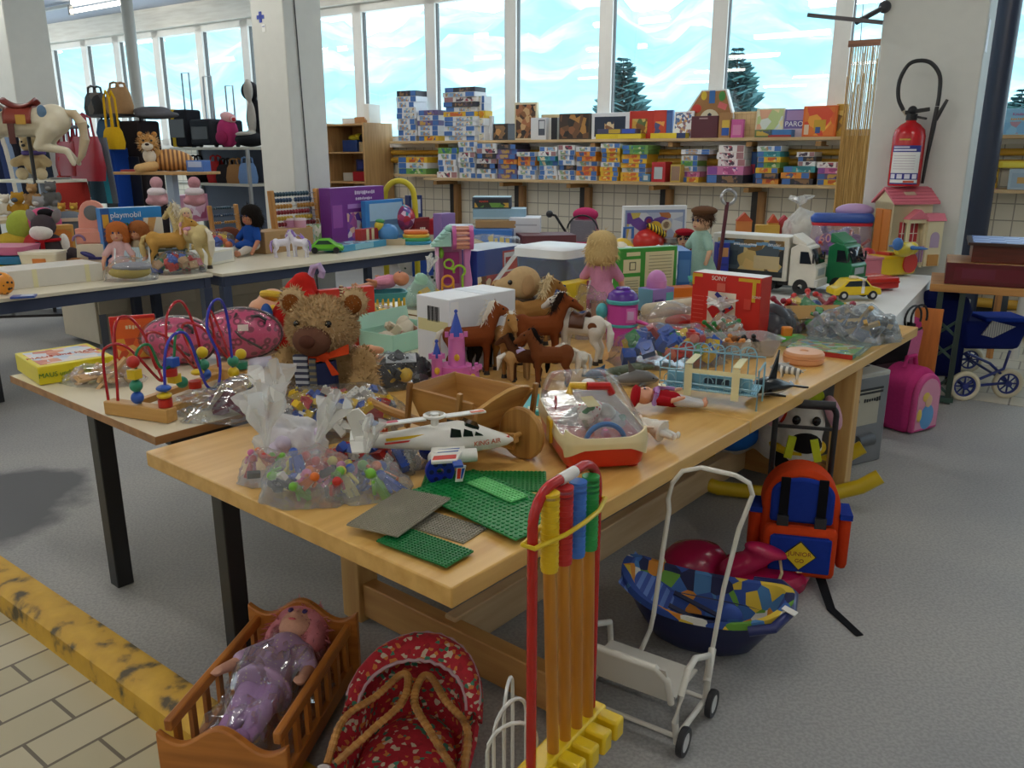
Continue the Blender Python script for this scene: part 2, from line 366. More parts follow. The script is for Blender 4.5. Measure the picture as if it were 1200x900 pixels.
# cable down the left pillar, paper sheets and blue cross on pillars
q = PL + WE * PLW - WN * .2
m = M('p 3a3a3c .5'); m.tube([PL + WE * (PLW + .008) - WN * (.12 + .10 * (1 - z / 4)) + Vector((0,0,z)) for z in (4.1,3.2,2.4,1.6,.8,.05)],.006,6)
tag(m.go('wall_cable'),'thin black cable running down the bright side of the left pillar','cable')
def on_pillar(P0,x,y):
    a = P0 + WN * .004; r = ray(x,y); t = (a.x * WN.x + a.y * WN.y) / (r[0] * WN.x + r[1] * WN.y); return Vector((r[0] * t,r[1] * t,EYE + r[2] * t))
c = on_pillar(PL,305,20); m = M('p 3d4fb0 .5'); m.box((0,0,0),(.10,.006,.035)); m.box((0,0,0),(.035,.006,.10))
m.thing('cross_sign','small blue cross high on the left pillar','sign',c + Vector((0,0,0)),WRZ)
c = on_pillar(PL,309,33); m = M('c f2f2ee'); m.box((0,0,0),(.05,.004,.07)); m.use('c 8a93b8'); m.box((0,-.003,.015),(.035,.002,.008)); m.thing('paper_note','little white note under the blue cross on the left pillar','note',c,WRZ)
# fluorescent battens
for i,(s_,d_) in enumerate(TUBES):
    t = T('ceiling_lamp','fluorescent batten lamp on the ceiling of the hall','lamp',wp(s_,d_,CEIL - .0),WRZ,'fluorescent battens')
    m = M('p e8e8e4 .4'); m.box((0,0,-.045),(1.66,.07,.09)); m.go('housing',t,bev=.008)
    m = M('e fff8ea 15'); m.cyl((-.78,0,-.13),(.78,0,-.13),.038,n=12); m.go('tube',t)
    for x in (-.8,.8): m = M('p e0e0dc .4'); m.box((x,0,-.11),(.05,.05,.09)); m.go('end_cap',t)
p1 = at(84,15,3.98); p2 = at(146,4,3.98); mid = (p1 + p2) / 2; d = p2 - p1; l = d.length; a = math.degrees(math.atan2(d.y,d.x))
t = T('ceiling_lamp','lit fluorescent tube lamp hanging near the far windows, at top left','lamp',(mid.x,mid.y,CEIL),a)
m = M('p b7b7b4 .4'); m.box((-.6,0,-.05),(l + 1.6,.06,.05)); m.go('housing',t)
m = M('e fff3dd 8'); m.cyl((-l / 2,0,-.15),(l / 2,0,-.15),.034,n=12); m.go('tube',t)
for x in (l / 2 + .02,-l / 2 - .02): m = M('p 8b8b8a .4'); m.box((x,0,-.13),(.05,.07,.16)); m.go('end_cap',t)
# ------------------------------------------------------------------ outside: slopes and spruces
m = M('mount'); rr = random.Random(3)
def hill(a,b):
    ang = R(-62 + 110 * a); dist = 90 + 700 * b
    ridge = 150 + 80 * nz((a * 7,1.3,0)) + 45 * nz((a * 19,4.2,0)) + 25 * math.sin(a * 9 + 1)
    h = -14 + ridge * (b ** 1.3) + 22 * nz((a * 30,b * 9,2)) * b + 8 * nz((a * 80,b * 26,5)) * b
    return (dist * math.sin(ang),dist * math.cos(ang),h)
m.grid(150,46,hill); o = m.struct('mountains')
def spruce(x,ytop,Y,h,r0,label,seed):
    r = random.Random(seed); q = ray(x,ytop); top = EYE + q[2] * Y / q[1]; X = q[0] * Y / q[1]
    t = T('spruce_tree',label,'tree',(X,Y,top - h),0)
    m = M('w 5a4a3c 453828 .9 z'); m.cyl((0,0,0),(0,0,h * .97),r0 * .07,.02,10); m.go('trunk',t)
    m = M('f 46706e'); mm = ['f 46706e','f 3c6466','f 557f82']
    n = 34
    for k in range(n):
        z = h * (.12 + .87 * (k / n) ** .85); rad = r0 * (1 - z / h) ** .8 + .08
        for j in range(15):
            a = r.uniform(0,2 * PI); L_ = rad * r.uniform(.65,1.12); dz = -L_ * r.uniform(.05,.32); w = .07 * r0 + .16 * L_
            ca,sa = math.cos(a),math.sin(a); m.use(mm[(k + j) % 3]); e = (ca * L_,sa * L_,z + dz + .12 * L_); md = (ca * L_ * .55,sa * L_ * .55,z + dz * .75)
            m.quad((0,0,z),(md[0] - sa * w,md[1] + ca * w,md[2] - .1 * L_),e,(md[0] + sa * w,md[1] - ca * w,md[2] - .1 * L_))
            m.quad((0,0,z),(md[0],md[1],md[2] - .3 * L_),e,(md[0],md[1],md[2] + .12 * L_))
    m.go('needles',t,smooth=0)
spruce(731,60,60,14,6.4,'tall dark spruce outside behind the middle of the back windows',1)
spruce(866,48,62,15,6.2,'spruce outside the window just right of the gabled cardboard house',2)
spruce(1200,98,60,12,6.0,'spruce seen outside the window at the far right behind the dark post',3)
# ------------------------------------------------------------------ TABLES
PINE = 'w dbb066 c9984c .3 x'; PINE2 = 'w d2a165 b98449 .5 x'; PALE = 'w d8bd94 c7a67a .5 x'
def slabtop(m,u0,u1,v0,v1,z0,z1):
    m.box(((u0 + u1) / 2,(v0 + v1) / 2,(z0 + z1) / 2),(u1 - u0,v1 - v0,z1 - z0))
def table_frame(t,mat,u0,u1,v0,v1,z,s=.06,ap=.07,legs=((0,0),(0,1),(1,0),(1,1)),ends=True):
    m = M(mat)
    for v in (v0 + s / 2,v1 - s / 2): m.box(((u0 + u1) / 2,v,z - ap / 2),(u1 - u0,s * .7,ap))
    for u in (u0 + s / 2,u1 - s / 2): m.box((u,(v0 + v1) / 2,z - ap / 2),(s * .7,v1 - v0,ap))
    m.go('frame',t,bev=.003)
    for a,b in legs:
        m = M(mat); m.box((u0 + s / 2 + a * (u1 - u0 - s),v0 + s / 2 + b * (v1 - v0 - s),(z - ap) / 2),(s,s,z - ap)); m.go('leg',t,bev=.003)
# pine workbench on a trestle frame
t = T('workbench','long pine workbench in front with toy bricks, wooden cart and plane on it','table',N0,URZ)
us = (at(870,491) - N0).dot(U)
for a,b in ((0,us - .002),(us + .002,3.62)):
    m = M(PINE); slabtop(m,a,b,0,1.33,.70,.75); m.go('tabletop',t,bev=.004)
m = M(PALE)
m.box((1.95,.13,.665),(2.7,.05,.07)); m.go('apron',t,bev=.004)
q = at(697,592,.7); u1 = (q - N0).dot(U); 
def trestle(uu):
    for v in (.10,1.06):
        m = M('w d3ab6c bd8f52 .5 z'); m.box((uu,v,.35),(.09,.10,.70)); m.go('leg',t,bev=.006)
    m = M('w c99b5d b5834a .5 y'); m.box((uu,.58,.09),(.06,.86,.13)); m.go('cross_rail',t,bev=.005)
    m = M('w c99b5d b5834a .5 y'); m.box((uu,.58,.66),(.06,1.0,.08)); m.go('top_rail',t,bev=.005)
UT = .6; trestle(UT); trestle(2.86)
m = M(PALE); m.box(((UT + 2.86) / 2,.60,.10),(2.86 - UT,.05,.14)); m.go('stretcher',t,bev=.005)
m = M('p 232325 .4'); p = at(283,775,0); a = (p - N0); m.box((a.dot(U),a.dot(V),.35),(.062,.062,.70)); m.go('steel_leg',t,bev=.004,label='black square steel leg')
# white laminate table beside it
def laminate(name,label,u0,u1,v0,v1,z=.75,legs=None,mat='p e6dcc0 .35',fm='p 232325 .4',hd=.0):
    t = T(name,label,'table',N0 + U * u0 + V * v0,URZ)
    m = M(mat); slabtop(m,0,u1 - u0,0,v1 - v0,z - .03,z - .0015); m.use('w a8794a 8d6238 .5 x')
    e = .006; m.box(((u1 - u0) / 2,0,z - .016),(u1 - u0 + e,e,.028)); m.box((0,(v1 - v0) / 2,z - .016),(e,v1 - v0,.028)); m.box((u1 - u0,(v1 - v0) / 2,z - .016),(e,v1 - v0,.028))
    m.go('tabletop',t); return t
t = laminate('laminate_table','white laminate table with black legs carrying the bead maze, left of the workbench',.09,2.10,1.44,2.66)
for v in (.12,1.1): m = M('p 232325 .4'); m.box((1,v,.69),(1.8,.04,.05)); m.go('rail',t)
for a,b in ((.05,.53),(1.9,.12),(1.9,1.1)):
    m = M('p 232325 .4'); m.box((a,b,.36),(.065,.065,.72)); m.go('leg',t,bev=.004)
t = laminate('laminate_table','cream laminate table in the middle carrying the castle, the clear bin and the green board',2.13,4.35,1.42,2.75,mat='p e6dcc0 .35')
table_frame(t,'p 26262a .4',.08,2.1,.08,1.25,.72)
t = laminate('laminate_table','laminate table behind the green board carrying the standing dolls',4.4,6.2,1.62,3.0)
table_frame(t,'p 26262a .4',.08,1.7,.08,1.3,.72)
t = laminate('laminate_table','light table by the back wall carrying the pile of blue game boxes',4.6,5.9,3.1,4.5,mat='p dfe3e8 .4')
table_frame(t,'p 8c8e92 .4',.08,1.2,.08,1.3,.72)
# truck table with paper cloth
A0 = uv(3.86,.2); A1 = at(1090,325); D = (A1 - A0).normalized(); Dn = Vector((-D.y,D.x,0)); TRZ = math.degrees(math.atan2(D.y,D.x)); LT = (A1 - A0).length + .05
t = T('trestle_table','folding table under white paper carrying the toy trucks and dollhouse','table',Vector((A0.x,A0.y,0)),TRZ)
m = M('w d8bd94 c7a67a .5 x'); m.box((LT / 2,.60,.715),(LT,1.14,.03)); m.go('tabletop',t,bev=.003)
m = M('p e9e9e6 .7'); m.box((LT / 2,.585,.7345),(LT + .02,1.19,.004))
def drape(i,j):
    x = i * LT; h = .13 + .03 * math.sin(x * 3) + .02 * nz((x * 4,0,1)); return (x,-.008 - j * .02 - .012 * j * math.sin(x * 11),.736 - j * h)
m.grid(40,4,drape); m.go('paper_cloth',t)
for x in (.25,LT - .35):
    m = M('p 1f2423 .4'); m.tube([(x,.08,.70),(x + .25,.2,.03),(x + .25,1.04,.03),(x,1.16,.70)],.022,10); m.go('leg',t)
t = T('wooden_box','orange-brown wooden board leaning below the paper covered table','box',at(1052,470,0) + Vector((.02,-.02,0)),TRZ)
m = M('w c8752f a85c22 .5 z'); m.box((0,0,.33),(.03,.35,.66),(0,6,0)); m.box((.1,.17,.3),(.2,.02,.6)); m.go('board',t,bev=.004)
# blue framed tables at the left
BF = 'p 3a4259 .4'; BT = 'p ddd3bb .35'
def bluetable(label,u0,u1,v0,v1):
    t = T('steel_frame_table',label,'table',N0 + U * u0 + V * v0,URZ)
    m = M(BT); slabtop(m,0,u1 - u0,0,v1 - v0,.725,.75); m.go('tabletop',t,bev=.003)
    table_frame(t,BF,.01,u1 - u0 - .01,.01,v1 - v0 - .01,.724,.07,.08); return t
t = bluetable('table with dark blue steel frame at the far left carrying the plush donkey',-.3,2.30,4.78,6.05)
p = at(150,372,0) - N0; m = M('p 1e1f24 .4'); m.box((1.0,.35,.36),(.2,.2,.70)); m.go('pedestal',t)
t = bluetable('table with dark blue steel frame carrying the purple puzzle box and abacus',2.34,4.85,4.72,5.95)
# low cabinet with drawers behind the gap
p = at(180,362,0); q = at(318,345,0)
t = T('drawer_cabinet','low beige cabinet with wide drawers behind the blue framed tables','cabinet',uv(2.0,6.12),URZ)
m = M('p d9ccb4 .45'); m.box((.9,.35,.33),(1.9,.7,.56)); m.go('body',t,bev=.006)
for x in (.42,1.38):
    d = M('p e0d4bd .45'); d.box((x,-.012,.44),(.90,.024,.26)); o = d.go('drawer',t,bev=.004)
    h = M('m a8a8a8 .3'); h.tube([(x - .18,-.03,.47),(x - .15,-.05,.47),(x + .15,-.05,.47),(x + .18,-.03,.47)],.009); h.go('handle',o)
for x in (.0,1.82):
    m = M('m 9a9ca4 .35'); m.box((x,.02,.16),(.06,.06,.32)); m.go('leg',t)
# green trestle rack with wood top at the right
p = at(1090,328,.74); t = T('trestle_rack','green steel trestle with wooden top carrying the burgundy boxes','rack',(2.85,5.45,0),-27)
zt = zat(1089,333,5.45); ZR = zt
m = M('w b78449 9b6a35 .5 x'); m.box((.40,.3,zt - .025),(.94,.62,.05)); m.go('shelf_top',t,bev=.004)
m = M('p d6d6d2 .4'); m.box((.88,.3,zt + .005),(.12,.62,.012)); m.go('paper_strip',t)
for x,y in ((0,.03),(.13,.03),(0,.57),(.13,.57)):
    m = M('p 2f3f38 .4'); m.box((x,y,(zt - .05) / 2),(.035,.05,zt - .05)); m.go('leg',t)
for z in (.12,.36,.52):
    for a in (40,-40): m = M('p 3f5a50 .4'); m.box((.065,.03 + (a < 0) * .02,z),(.18,.012,.018),(0,a,0)); m.go('brace',t)
m = M('p 3f5a50 .4'); m.box((.065,.03,.03),(.2,.06,.03)); m.go('foot',t)
# ------------------------------------------------------------------ THINGS ON THE WORKBENCH
FILM = 'g f6f8fa .17 .8'; MILK = 'g f8f8f6 .45 .6'; FILMX = 'g f6f8fa .05 .85'
def box_of(m,w,d,h,z=0): m.box((0,0,z + h / 2),(w,d,h)); return m
# --- contents for clear bags: one mesh per kind, coloured per copy
PROTO = {}
def proto(kind):
    if kind in PROTO: return PROTO[kind]
    m = M('p ffffff .35')
    if kind == 'brick':
        m.box((0,0,0),(.048,.024,.018))
        for i in range(4):
            for j in range(2): m.cyl((-.018 + .012 * i,-.006 + .012 * j,.009),(-.018 + .012 * i,-.006 + .012 * j,.013),.0035,n=8)
    elif kind == 'long_brick':
        m.box((0,0,0),(.085,.022,.018))
        for i in range(7):
            for j in range(2): m.cyl((-.036 + .012 * i,-.006 + .012 * j,.009),(-.036 + .012 * i,-.006 + .012 * j,.013),.0035,n=8)
    elif kind == 'block': m.box((0,0,0),(.055,.055,.05)); m.cyl((0,0,.025),(0,0,.035),.016)
    elif kind == 'ball': m.ball((0,0,0),.026,n=12)
    elif kind == 'figure':
        m.ball((0,0,.045),.014,n=10); m.box((0,0,.015),(.026,.016,.036),taper=(.7,.8)); m.box((-.008,0,-.018),(.011,.014,.034)); m.box((.008,0,-.018),(.011,.014,.034)); m.cap((-.016,0,.028),(-.02,-.012,.002),.005); m.cap((.016,0,.028),(.02,-.012,.002),.005)
    elif kind == 'animal':
        m.ball((0,0,0),(.035,.016,.018),n=10); m.ball((.038,0,.016),(.014,.011,.012),n=10)
        for x in (-.02,.02):
            for y in (-.009,.009): m.cyl((x,y,-.008),(x,y,-.032),.005,n=8)
    elif kind == 'rod': m.cyl((-.08,0,0),(.08,0,0),.008,n=10); m.ball((.08,0,0),.012,n=8); m.ball((-.08,0,0),.012,n=8)
    elif kind == 'beam':
        m.box((0,0,0),(.14,.018,.014))
        for i in range(8): m.cyl((-.06 + i * .017,-.0095,0),(-.06 + i * .017,.0095,0),.004,n=6)
    elif kind == 'panel': m.box((0,0,0),(.09,.06,.004)); m.box((0,0,.004),(.07,.04,.003))
    elif kind == 'plank': m.box((0,0,0),(.2,.03,.012)); m.cyl((-.085,0,-.008),(-.085,0,.012),.01,n=10)
    elif kind == 'wheel': m.lathe([(.010,-.008),(.03,-.008),(.034,0),(.03,.008),(.010,.008)],n=14)
    elif kind == 'puff': m.ball((0,0,0),(.06,.05,.035),n=12); m.ball((.03,.02,.01),(.04,.03,.03),n=10)
    me = m.mesh(kind + '_shape'); PROTO[kind] = me; return me
def contents(par_loc,rz,w,d,h,spec,n,where,group,seed,sc=1.0,catname=None):
    """loose toys lying in a heap inside a bag, each an object of its own. spec: list of (kind, noun, colour name, material)"""
    r = random.Random(seed); mx = Matrix.Translation(par_loc) @ Matrix.Rotation(R(rz),4,'Z')
    for i in range(n):
        kind,noun,cn,mat = spec[i % len(spec)]
        o = bpy.data.objects.new(noun.replace(' ','_'),proto(kind)); COL.objects.link(o)
        o.material_slots[0].link = 'OBJECT'; o.material_slots[0].material = mt(mat)
        a = r.uniform(0,2 * PI); q = math.sqrt(r.uniform(0,1)) * .86; x = q * math.cos(a); y = q * math.sin(a)
        zmax = h * .82 * math.sqrt(max(0,1 - q * q)) ; z = max(.022 * sc,zmax * r.uniform(.25,1) ** .5)
        o.location = mx @ Vector((x * w / 2,y * d / 2,z)); o.rotation_euler = (r.uniform(-1.3,1.3),r.uniform(-.9,.9),r.uniform(0,6.28)); o.scale = (sc,) * 3
        tag(o,'%s %s %s' % (cn,noun,where),noun.split()[-1],group)
def bag(label,loc,size,rz=0,seed=1,mat=FILM,neck=None,rough=.13,name='plastic_bag',group=None,cr=5.0):
    """a crumpled clear bag: a lumpy dome, optionally gathered into a twisted neck. neck = (x, y, z, dirx, diry, length, flare)"""
    w,d,h = size; m = M(mat)
    bmesh.ops.create_icosphere(m.bm,subdivisions=5,radius=1); sv = seed * 7.13
    for v in m.bm.verts:
        n = v.co.normalized(); x,y,z = n
        k = 1 + rough * nz(n,2.2 + .1) + rough * .8 * (abs(nz(n + Vector((sv,0,0)),3.4)) - .25) + rough * .5 * (abs(nz(n + Vector((0,sv,0)),cr * 2)) - .25)
        sx = math.copysign(abs(x) ** .8,x); sy = math.copysign(abs(y) ** .8,y)
        zz = max(z,-.02 + .03 * nz(n,5)); v.co = Vector((sx * w / 2 * k,sy * d / 2 * k,max(.002,zz * h * k)))
    if not neck: return m.thing(name,label,'bag',loc,rz,group)
    t = T(name,label,'bag',loc,rz,group)
    if neck:
        nx,ny,nzz,dx,dy,ln,fl = neck; c = Vector((nx,ny,nzz)); up = Vector((dx,dy,1)).normalized()
        for v in m.bm.verts:                                      # draw the film up towards the knot
            q = Vector((v.co.x - nx,v.co.y - ny,0)).length; f = max(0,1 - q / (.42 * min(w,d))) ** 2
            if v.co.z > .3 * h: v.co = v.co.lerp(c,min(.97,f * 1.25))
        ax = up.cross(Vector((1,0,0))).normalized(); ay = up.cross(ax); r = random.Random(seed); rings = []
        for k in range(9):
            f = k / 8; rad = (.014 + .004 * k if k < 3 else .02 + fl * ((k - 2) / 6) ** .8); cc = c + up * (ln * f) + Vector((0,0,-.006))
            rings.append([cc + (ax * math.cos(a) + ay * math.sin(a) * .55) * rad * (1 + (.45 * math.sin(a * 5 + k * .7) + .25 * math.sin(a * 9 + seed)) * min(1,f * 1.4)) + up * (ln * .12 * math.sin(a * 3 + seed) * f) for a in [2 * PI * j / 36 for j in range(36)]])
        m.go('film',t); m2 = M(MILK); m2.rings(rings,caps=False); m2.go('twisted_neck',t)
    return t
RED,BLU,YEL,WHT,GRN,BLK,GRY,ORG,PNK = 'p c2281f .35','p 2a52b0 .35','p e0b81c .35','p e6e2d4 .4','p 2c8a45 .35','p 26262a .4','p 85878c .4','p e2701e .35','p e27aa8 .4'
BR = [('brick','toy brick','blue',BLU),('long_brick','long toy brick','cream',WHT),('brick','toy brick','red',RED),('brick','toy brick','yellow',YEL),('long_brick','long toy brick','blue',BLU),('brick','toy brick','white',WHT),('long_brick','long toy brick','red',RED),('brick','toy brick','grey',GRY),('long_brick','long toy brick','yellow',YEL)]
# bag of bricks by the teddy
L = at(392,497); bag('clear bag full of blue, red, yellow and white bricks beside the white toy plane',L,(.50,.40,.13),20,2,FILMX)
contents(L,20,.46,.36,.125,BR,80,'inside the clear bag between teddy bear and toy plane','loose bricks in the bag beside the plane',5,1.15)
# sprawling bag of sweets-coloured bits
L = at(318,478); bag('flat clear bag with bits of packaging, in front of the bead maze',L,(.62,.36,.11),18,4,FILMX,rough=.2)
contents(L,18,.5,.28,.09,[('panel','printed card','maroon','c 6b2338'),('panel','printed card','cream','c ded2b4'),('panel','printed card','grey','a 60 .4 9a9aa8 54566a d0d0d4 e0d060'),('plank','wooden peg','pale','w d0a468 b58848 .5 x'),('panel','printed card','white','a 50 .4 e8e6e0 c8a23a 4a6aa0 8a4038 e8e6e0')],22,'inside the flat clear bag before the bead maze','cards in the flat clear bag',8)
# three small knotted bags at the table edge
FG = [('figure','toy figure','green','p 78b83c .4'),('figure','toy figure','red',RED),('figure','toy figure','blue',BLU),('figure','toy figure','yellow','p e4d060 .4'),('figure','toy figure','pink',PNK),('figure','toy figure','orange',ORG),('brick','toy brick','white',WHT),('brick','toy brick','dark grey',BLK)]
L = at(313,562); bag('small white knotted bag of little figures, leftmost at the bench edge',L,(.16,.13,.085),0,5,FILM,(-.0,.02,.10,.0,.1,.16,.075))
contents(L,0,.14,.11,.075,FG[4:] + FG[:2],14,'in the leftmost knotted bag at the bench edge','figures in the leftmost knotted bag',11,.75)
L = at(364,580); bag('biggest knotted bag of small green and red figures at the bench edge',L,(.27,.2,.12),0,6,FILM,(.02,.03,.15,.5,.2,.13,.045))
contents(L,0,.24,.17,.10,FG,30,'in the biggest knotted bag at the bench edge','figures in the biggest knotted bag',12,.95)
L = at(432,578); bag('knotted bag with a green and yellow figure beside the grey baseplates',L,(.23,.16,.085),10,7,FILM,(.0,.03,.115,.25,.15,.09,.026))
contents(L,10,.2,.13,.06,[FG[3],FG[0],FG[7],FG[5],FG[2]],10,'in the knotted bag beside the grey baseplates','figures in the bag by the baseplates',13,1.1)
L = at(340,530); bag('thin crumpled white bag standing behind the small knotted bags',L,(.22,.16,.12),-10,8,MILK,(-.02,.0,.13,-.3,.2,.15,.06))
contents(L,-10,.2,.14,.08,[FG[6],('puff','soft ball','pale lilac','p c9bed2 .6'),FG[6],FG[2]],10,'in the crumpled white bag behind the knotted bags','bits in the crumpled white bag',14,.9)
L = at(435,548); bag('clear bag of red and blue parts lying under the toy plane',L,(.33,.22,.075),15,9,FILMX,rough=.18)
contents(L,15,.3,.2,.08,[BR[6],BR[4],BR[2],BR[0],BR[6],BR[5]],34,'in the clear bag under the toy plane','bricks in the bag under the plane',15,1.2)
L = at(470,548); bag('little twist of clear bag beside the blue plane wheel',L,(.10,.09,.07),0,10,FILM,rough=.3)

# --- studded base plates
def plate(nm,label,corners,z,mat,n,m2):
    a,b,c = [at(x,y,z) for x,y in corners]; ex = b - a; ey = c - a; lx,ly = ex.length,ey.length
    rz = math.degrees(math.atan2(ex.y,ex.x)); ang = math.atan2(ey.y,ey.x) - math.atan2(ex.y,ex.x); sgn = 1 if math.sin(ang) > 0 else -1
    m = M(mat); pl = [(0,0),(lx,0),(lx,sgn * ly),(0,sgn * ly)]
    m.prism(pl if sgn > 0 else pl[::-1],0,.004,'xy')
    nx = n; ny = max(3,int(n * ly / lx)); r = min(lx / nx,ly / ny) * .31
    for i in range(nx):
        for j in range(ny): m.cyl(((i + .5) * lx / nx,sgn * (j + .5) * ly / ny,.004),((i + .5) * lx / nx,sgn * (j + .5) * ly / ny,.0068),r,n=6)
    return m.thing(nm,label,'baseplate',a,rz,'studded baseplates')
plate('baseplate','grey studded baseplate lying topmost at the left of the pile of plates',[(406,616),(466,630),(472,574)],.7715,'p 9a9483 .45',20,0)
plate('baseplate','grey studded baseplate half under the other grey one, next to the big green ones',[(543,638),(571,620),(490,604)],.7502,'p 948f80 .45',11,0)
plate('baseplate','narrow dark green studded baseplate pointing at the front edge of the bench',[(523,666),(555,647),(463,626)],.7575,'p 14763c .4',10,0)
plate('baseplate','big green studded baseplate in front, touching the red croquet frame',[(604,634),(481,576),(632,590)],.7640,'p 17813f .4',26,0)
plate('baseplate','big green studded baseplate lying behind the light green strip',[(641,577),(640,554),(505,558)],.7502,'p 137a3a .4',12,0)
plate('baseplate','light green studded strip lying across the two big green baseplates',[(568,560),(619,582),(555,569)],.7718,'p 6fca7a .4',16,0)
# --- wooden handcart with disc wheel
p0 = at(548,507); kk = K(p0)
CW = 'w b98a48 96662e .45 x'
t = T('wooden_handcart','varnished wooden toy wheelbarrow with solid disc wheel on the bench','toy cart',at(612,537) + Vector((-.193,.151,0)),-38); t.scale = (.78,) * 3
def board(m,a,b,c,d,th=.014):
    a,b,c,d = map(Vector,(a,b,c,d)); n = (b - a).cross(d - a).normalized() * th
    m.rings([[a,b,c,d],[a + n,b + n,c + n,d + n]])
zb,zt_ = .10,.235
Q = {'fl': (-.14,-.10,zb),'fr': (.15,-.10,zb),'bl': (-.14,.14,zb),'br': (.15,.14,zb)}
Tt = {'fl': (-.19,-.13,zt_),'fr': (.14,-.13,zt_ - .02),'bl': (-.19,.17,zt_),'br': (.24,.17,zt_ + .01)}
m = M(CW); board(m,Q['fl'],Q['fr'],Q['br'],Q['bl']); m.go('floor_board',t,bev=.002)
m = M(CW); board(m,Q['fl'],Tt['fl'],(.17,-.13,zt_ - .01),Q['fr']); m.go('side_board',t,bev=.002)
m = M(CW); board(m,Q['br'],(.25,.17,zt_),Tt['bl'],Q['bl']); m.go('side_board',t,bev=.002)
m = M('w b98a48 96662e .45 y'); board(m,Q['bl'],Tt['bl'],Tt['fl'],Q['fl']); m.go('end_board',t,bev=.002)
m = M('w c2934e a06f34 .45 y')
pts = [(-.115,0),(.155,0),(.20,.125),(.16,.165),(.09,.185),(.02,.185),(-.06,.165),(-.145,.13)]
m.prism(pts,0,.016,'yz',(.145,0,zb),(0,26,0)); m.go('front_board',t,bev=.002)
for x,y in ((-.17,-.135),(.10,-.135),(.24,.17)): m = M('w a77a3c 865a28 .45 z'); m.box((x,y,.16),(.018,.02,.2),(0,8,0)); m.go('corner_post',t,bev=.002)
for y in (-.10,.14):
    m = M('w c2934e a06f34 .45 x'); m.tube([(-.42,y * 1.25,.13),(-.32,y * 1.15,.105),(-.15,y,.085),(.12,y * .55,.065),(.30,y * .34,.055)],[.017,.02,.018,.016,.014],8); m.go('shaft',t)
for y in (-.10,.14): m = M('w a77a3c 865a28 .45 z'); m.box((-.12,y,.045),(.03,.02,.09)); m.go('rest_leg',t,bev=.002)
m = M('w b98a48 875a27 .45 z'); m.lathe([(0,-.013),(.098,-.013),(.106,-.006),(.106,.006),(.098,.013),(0,.013)],(.315,-.005,.106),36,(90,0,0)); m.go('disc_wheel',t)
m = M('w c79a58 a8783c .45 x'); m.cyl((.315,-.06,.106),(.315,.05,.106),.011,n=10); m.go('axle',t)
m = M('w c79a58 a8783c .45 x'); m.box((.225,-.05,.085),(.2,.026,.034),(0,-8,0)); m.go('wheel_arm',t)

# --- white toy plane with rotor
L = at(511,553); t = T('toy_plane','white toy aeroplane with propeller, blue wheels and colourful stickers on the bench','toy plane',L,12); t.scale = (.84,) * 3
WP = 'p ecebe4 .3'
m = M(WP); prof = [(-.27,.012,.02,.135),(-.22,.02,.024,.13),(-.12,.032,.033,.128),(-.02,.045,.045,.128),(.08,.055,.058,.125),(.14,.05,.05,.118),(.20,.036,.034,.108),(.25,.024,.02,.102),(.275,.006,.006,.10)]
m.rings([[(x,ry * math.cos(2 * PI * j / 18),z + rz_ * math.sin(2 * PI * j / 18)) for j in range(18)] for x,ry,rz_,z in prof]); m.go('fuselage',t)
m = M(WP); m.prism([(-.30,.24),(-.255,.25),(-.17,.15),(-.10,.148),(-.24,.11),(-.27,.12)],-.006,.006,'xz'); o = m.go('tail_fin',t,bev=.002)
m = M('p 2a62c0 .4'); m.prism([(-.252,.20),(-.21,.205),(-.185,.19),(-.235,.185)],-.0075,.0075,'xz'); m.use('p d8641e .4'); m.prism([(-.235,.175),(-.165,.17),(-.16,.162),(-.22,.165)],-.0075,.0075,'xz'); m.go('sticker',o)
text('~6',.022,'p d04a20 .4',o,(-.195,-.0078,.168))
for s in (-1,1):
    m = M(WP); m.prism([(-.02,s * .04),(.10,s * .04),(.05,s * .175),(-.035,s * .175)],.095,.107,'xy'); o = m.go('wing',t,bev=.003)
    m = M('p d8382a .4'); m.prism([(-.02,s * .13),(.055,s * .13),(.048,s * .165),(-.03,s * .165)],.1075,.1085,'xy'); m.use('p 2a52b0 .4'); m.prism([(0,s * .07),(.075,s * .07),(.065,s * .10),(-.005,s * .10)],.1075,.1085,'xy'); m.go('sticker',o)
    m = M(WP); m.cyl((-.01,s * .085,.085),(.13,s * .085,.085),.027,.023,14); m.ball((-.01,s * .085,.085),.027); m.go('engine_pod',t)
    m = M(WP); m.prism([(-.29,s * .005),(-.21,s * .005),(-.24,s * .11),(-.285,s * .11)],.128,.136,'xy'); o = m.go('tailplane',t,bev=.002)
    m = M(WP); m.cyl((.0,s * .06,.09),(.0,s * .10,.048),.008,n=8); m.go('wheel_strut',t)
    m = M('p 1c2fa8 .35'); m.lathe([(.012,-.012),(.047,-.012),(.05,-.006),(.05,.006),(.047,.012),(.012,.012)],(0,s * .115,.05),24,(90,0,0))
    m.use('p 10184f .5')
    for k in range(6): a = k * PI / 3; m.cyl((.029 * math.cos(a),s * .115 - .0125,.05 + .029 * math.sin(a)),(.029 * math.cos(a),s * .115 + .0125,.05 + .029 * math.sin(a)),.008,n=10)
    m.go('wheel',t)
m = M('p ecebe4 .3'); m.prism([(.045,.098),(.075,.098),(.062,.044),(.038,.044)],-.212,-.206,'xz'); m.use('p d8382a .4'); m.prism([(.046,.09),(.058,.09),(.054,.055),(.043,.055)],-.2135,-.2125,'xz'); m.use('p 2a52b0 .4'); m.prism([(.06,.09),(.07,.09),(.06,.055),(.056,.055)],-.2135,-.2125,'xz')
m.box((.05,-.19,.098),(.03,.05,.008)); m.go('wing_float',t)
m = M('p 17181c .15')
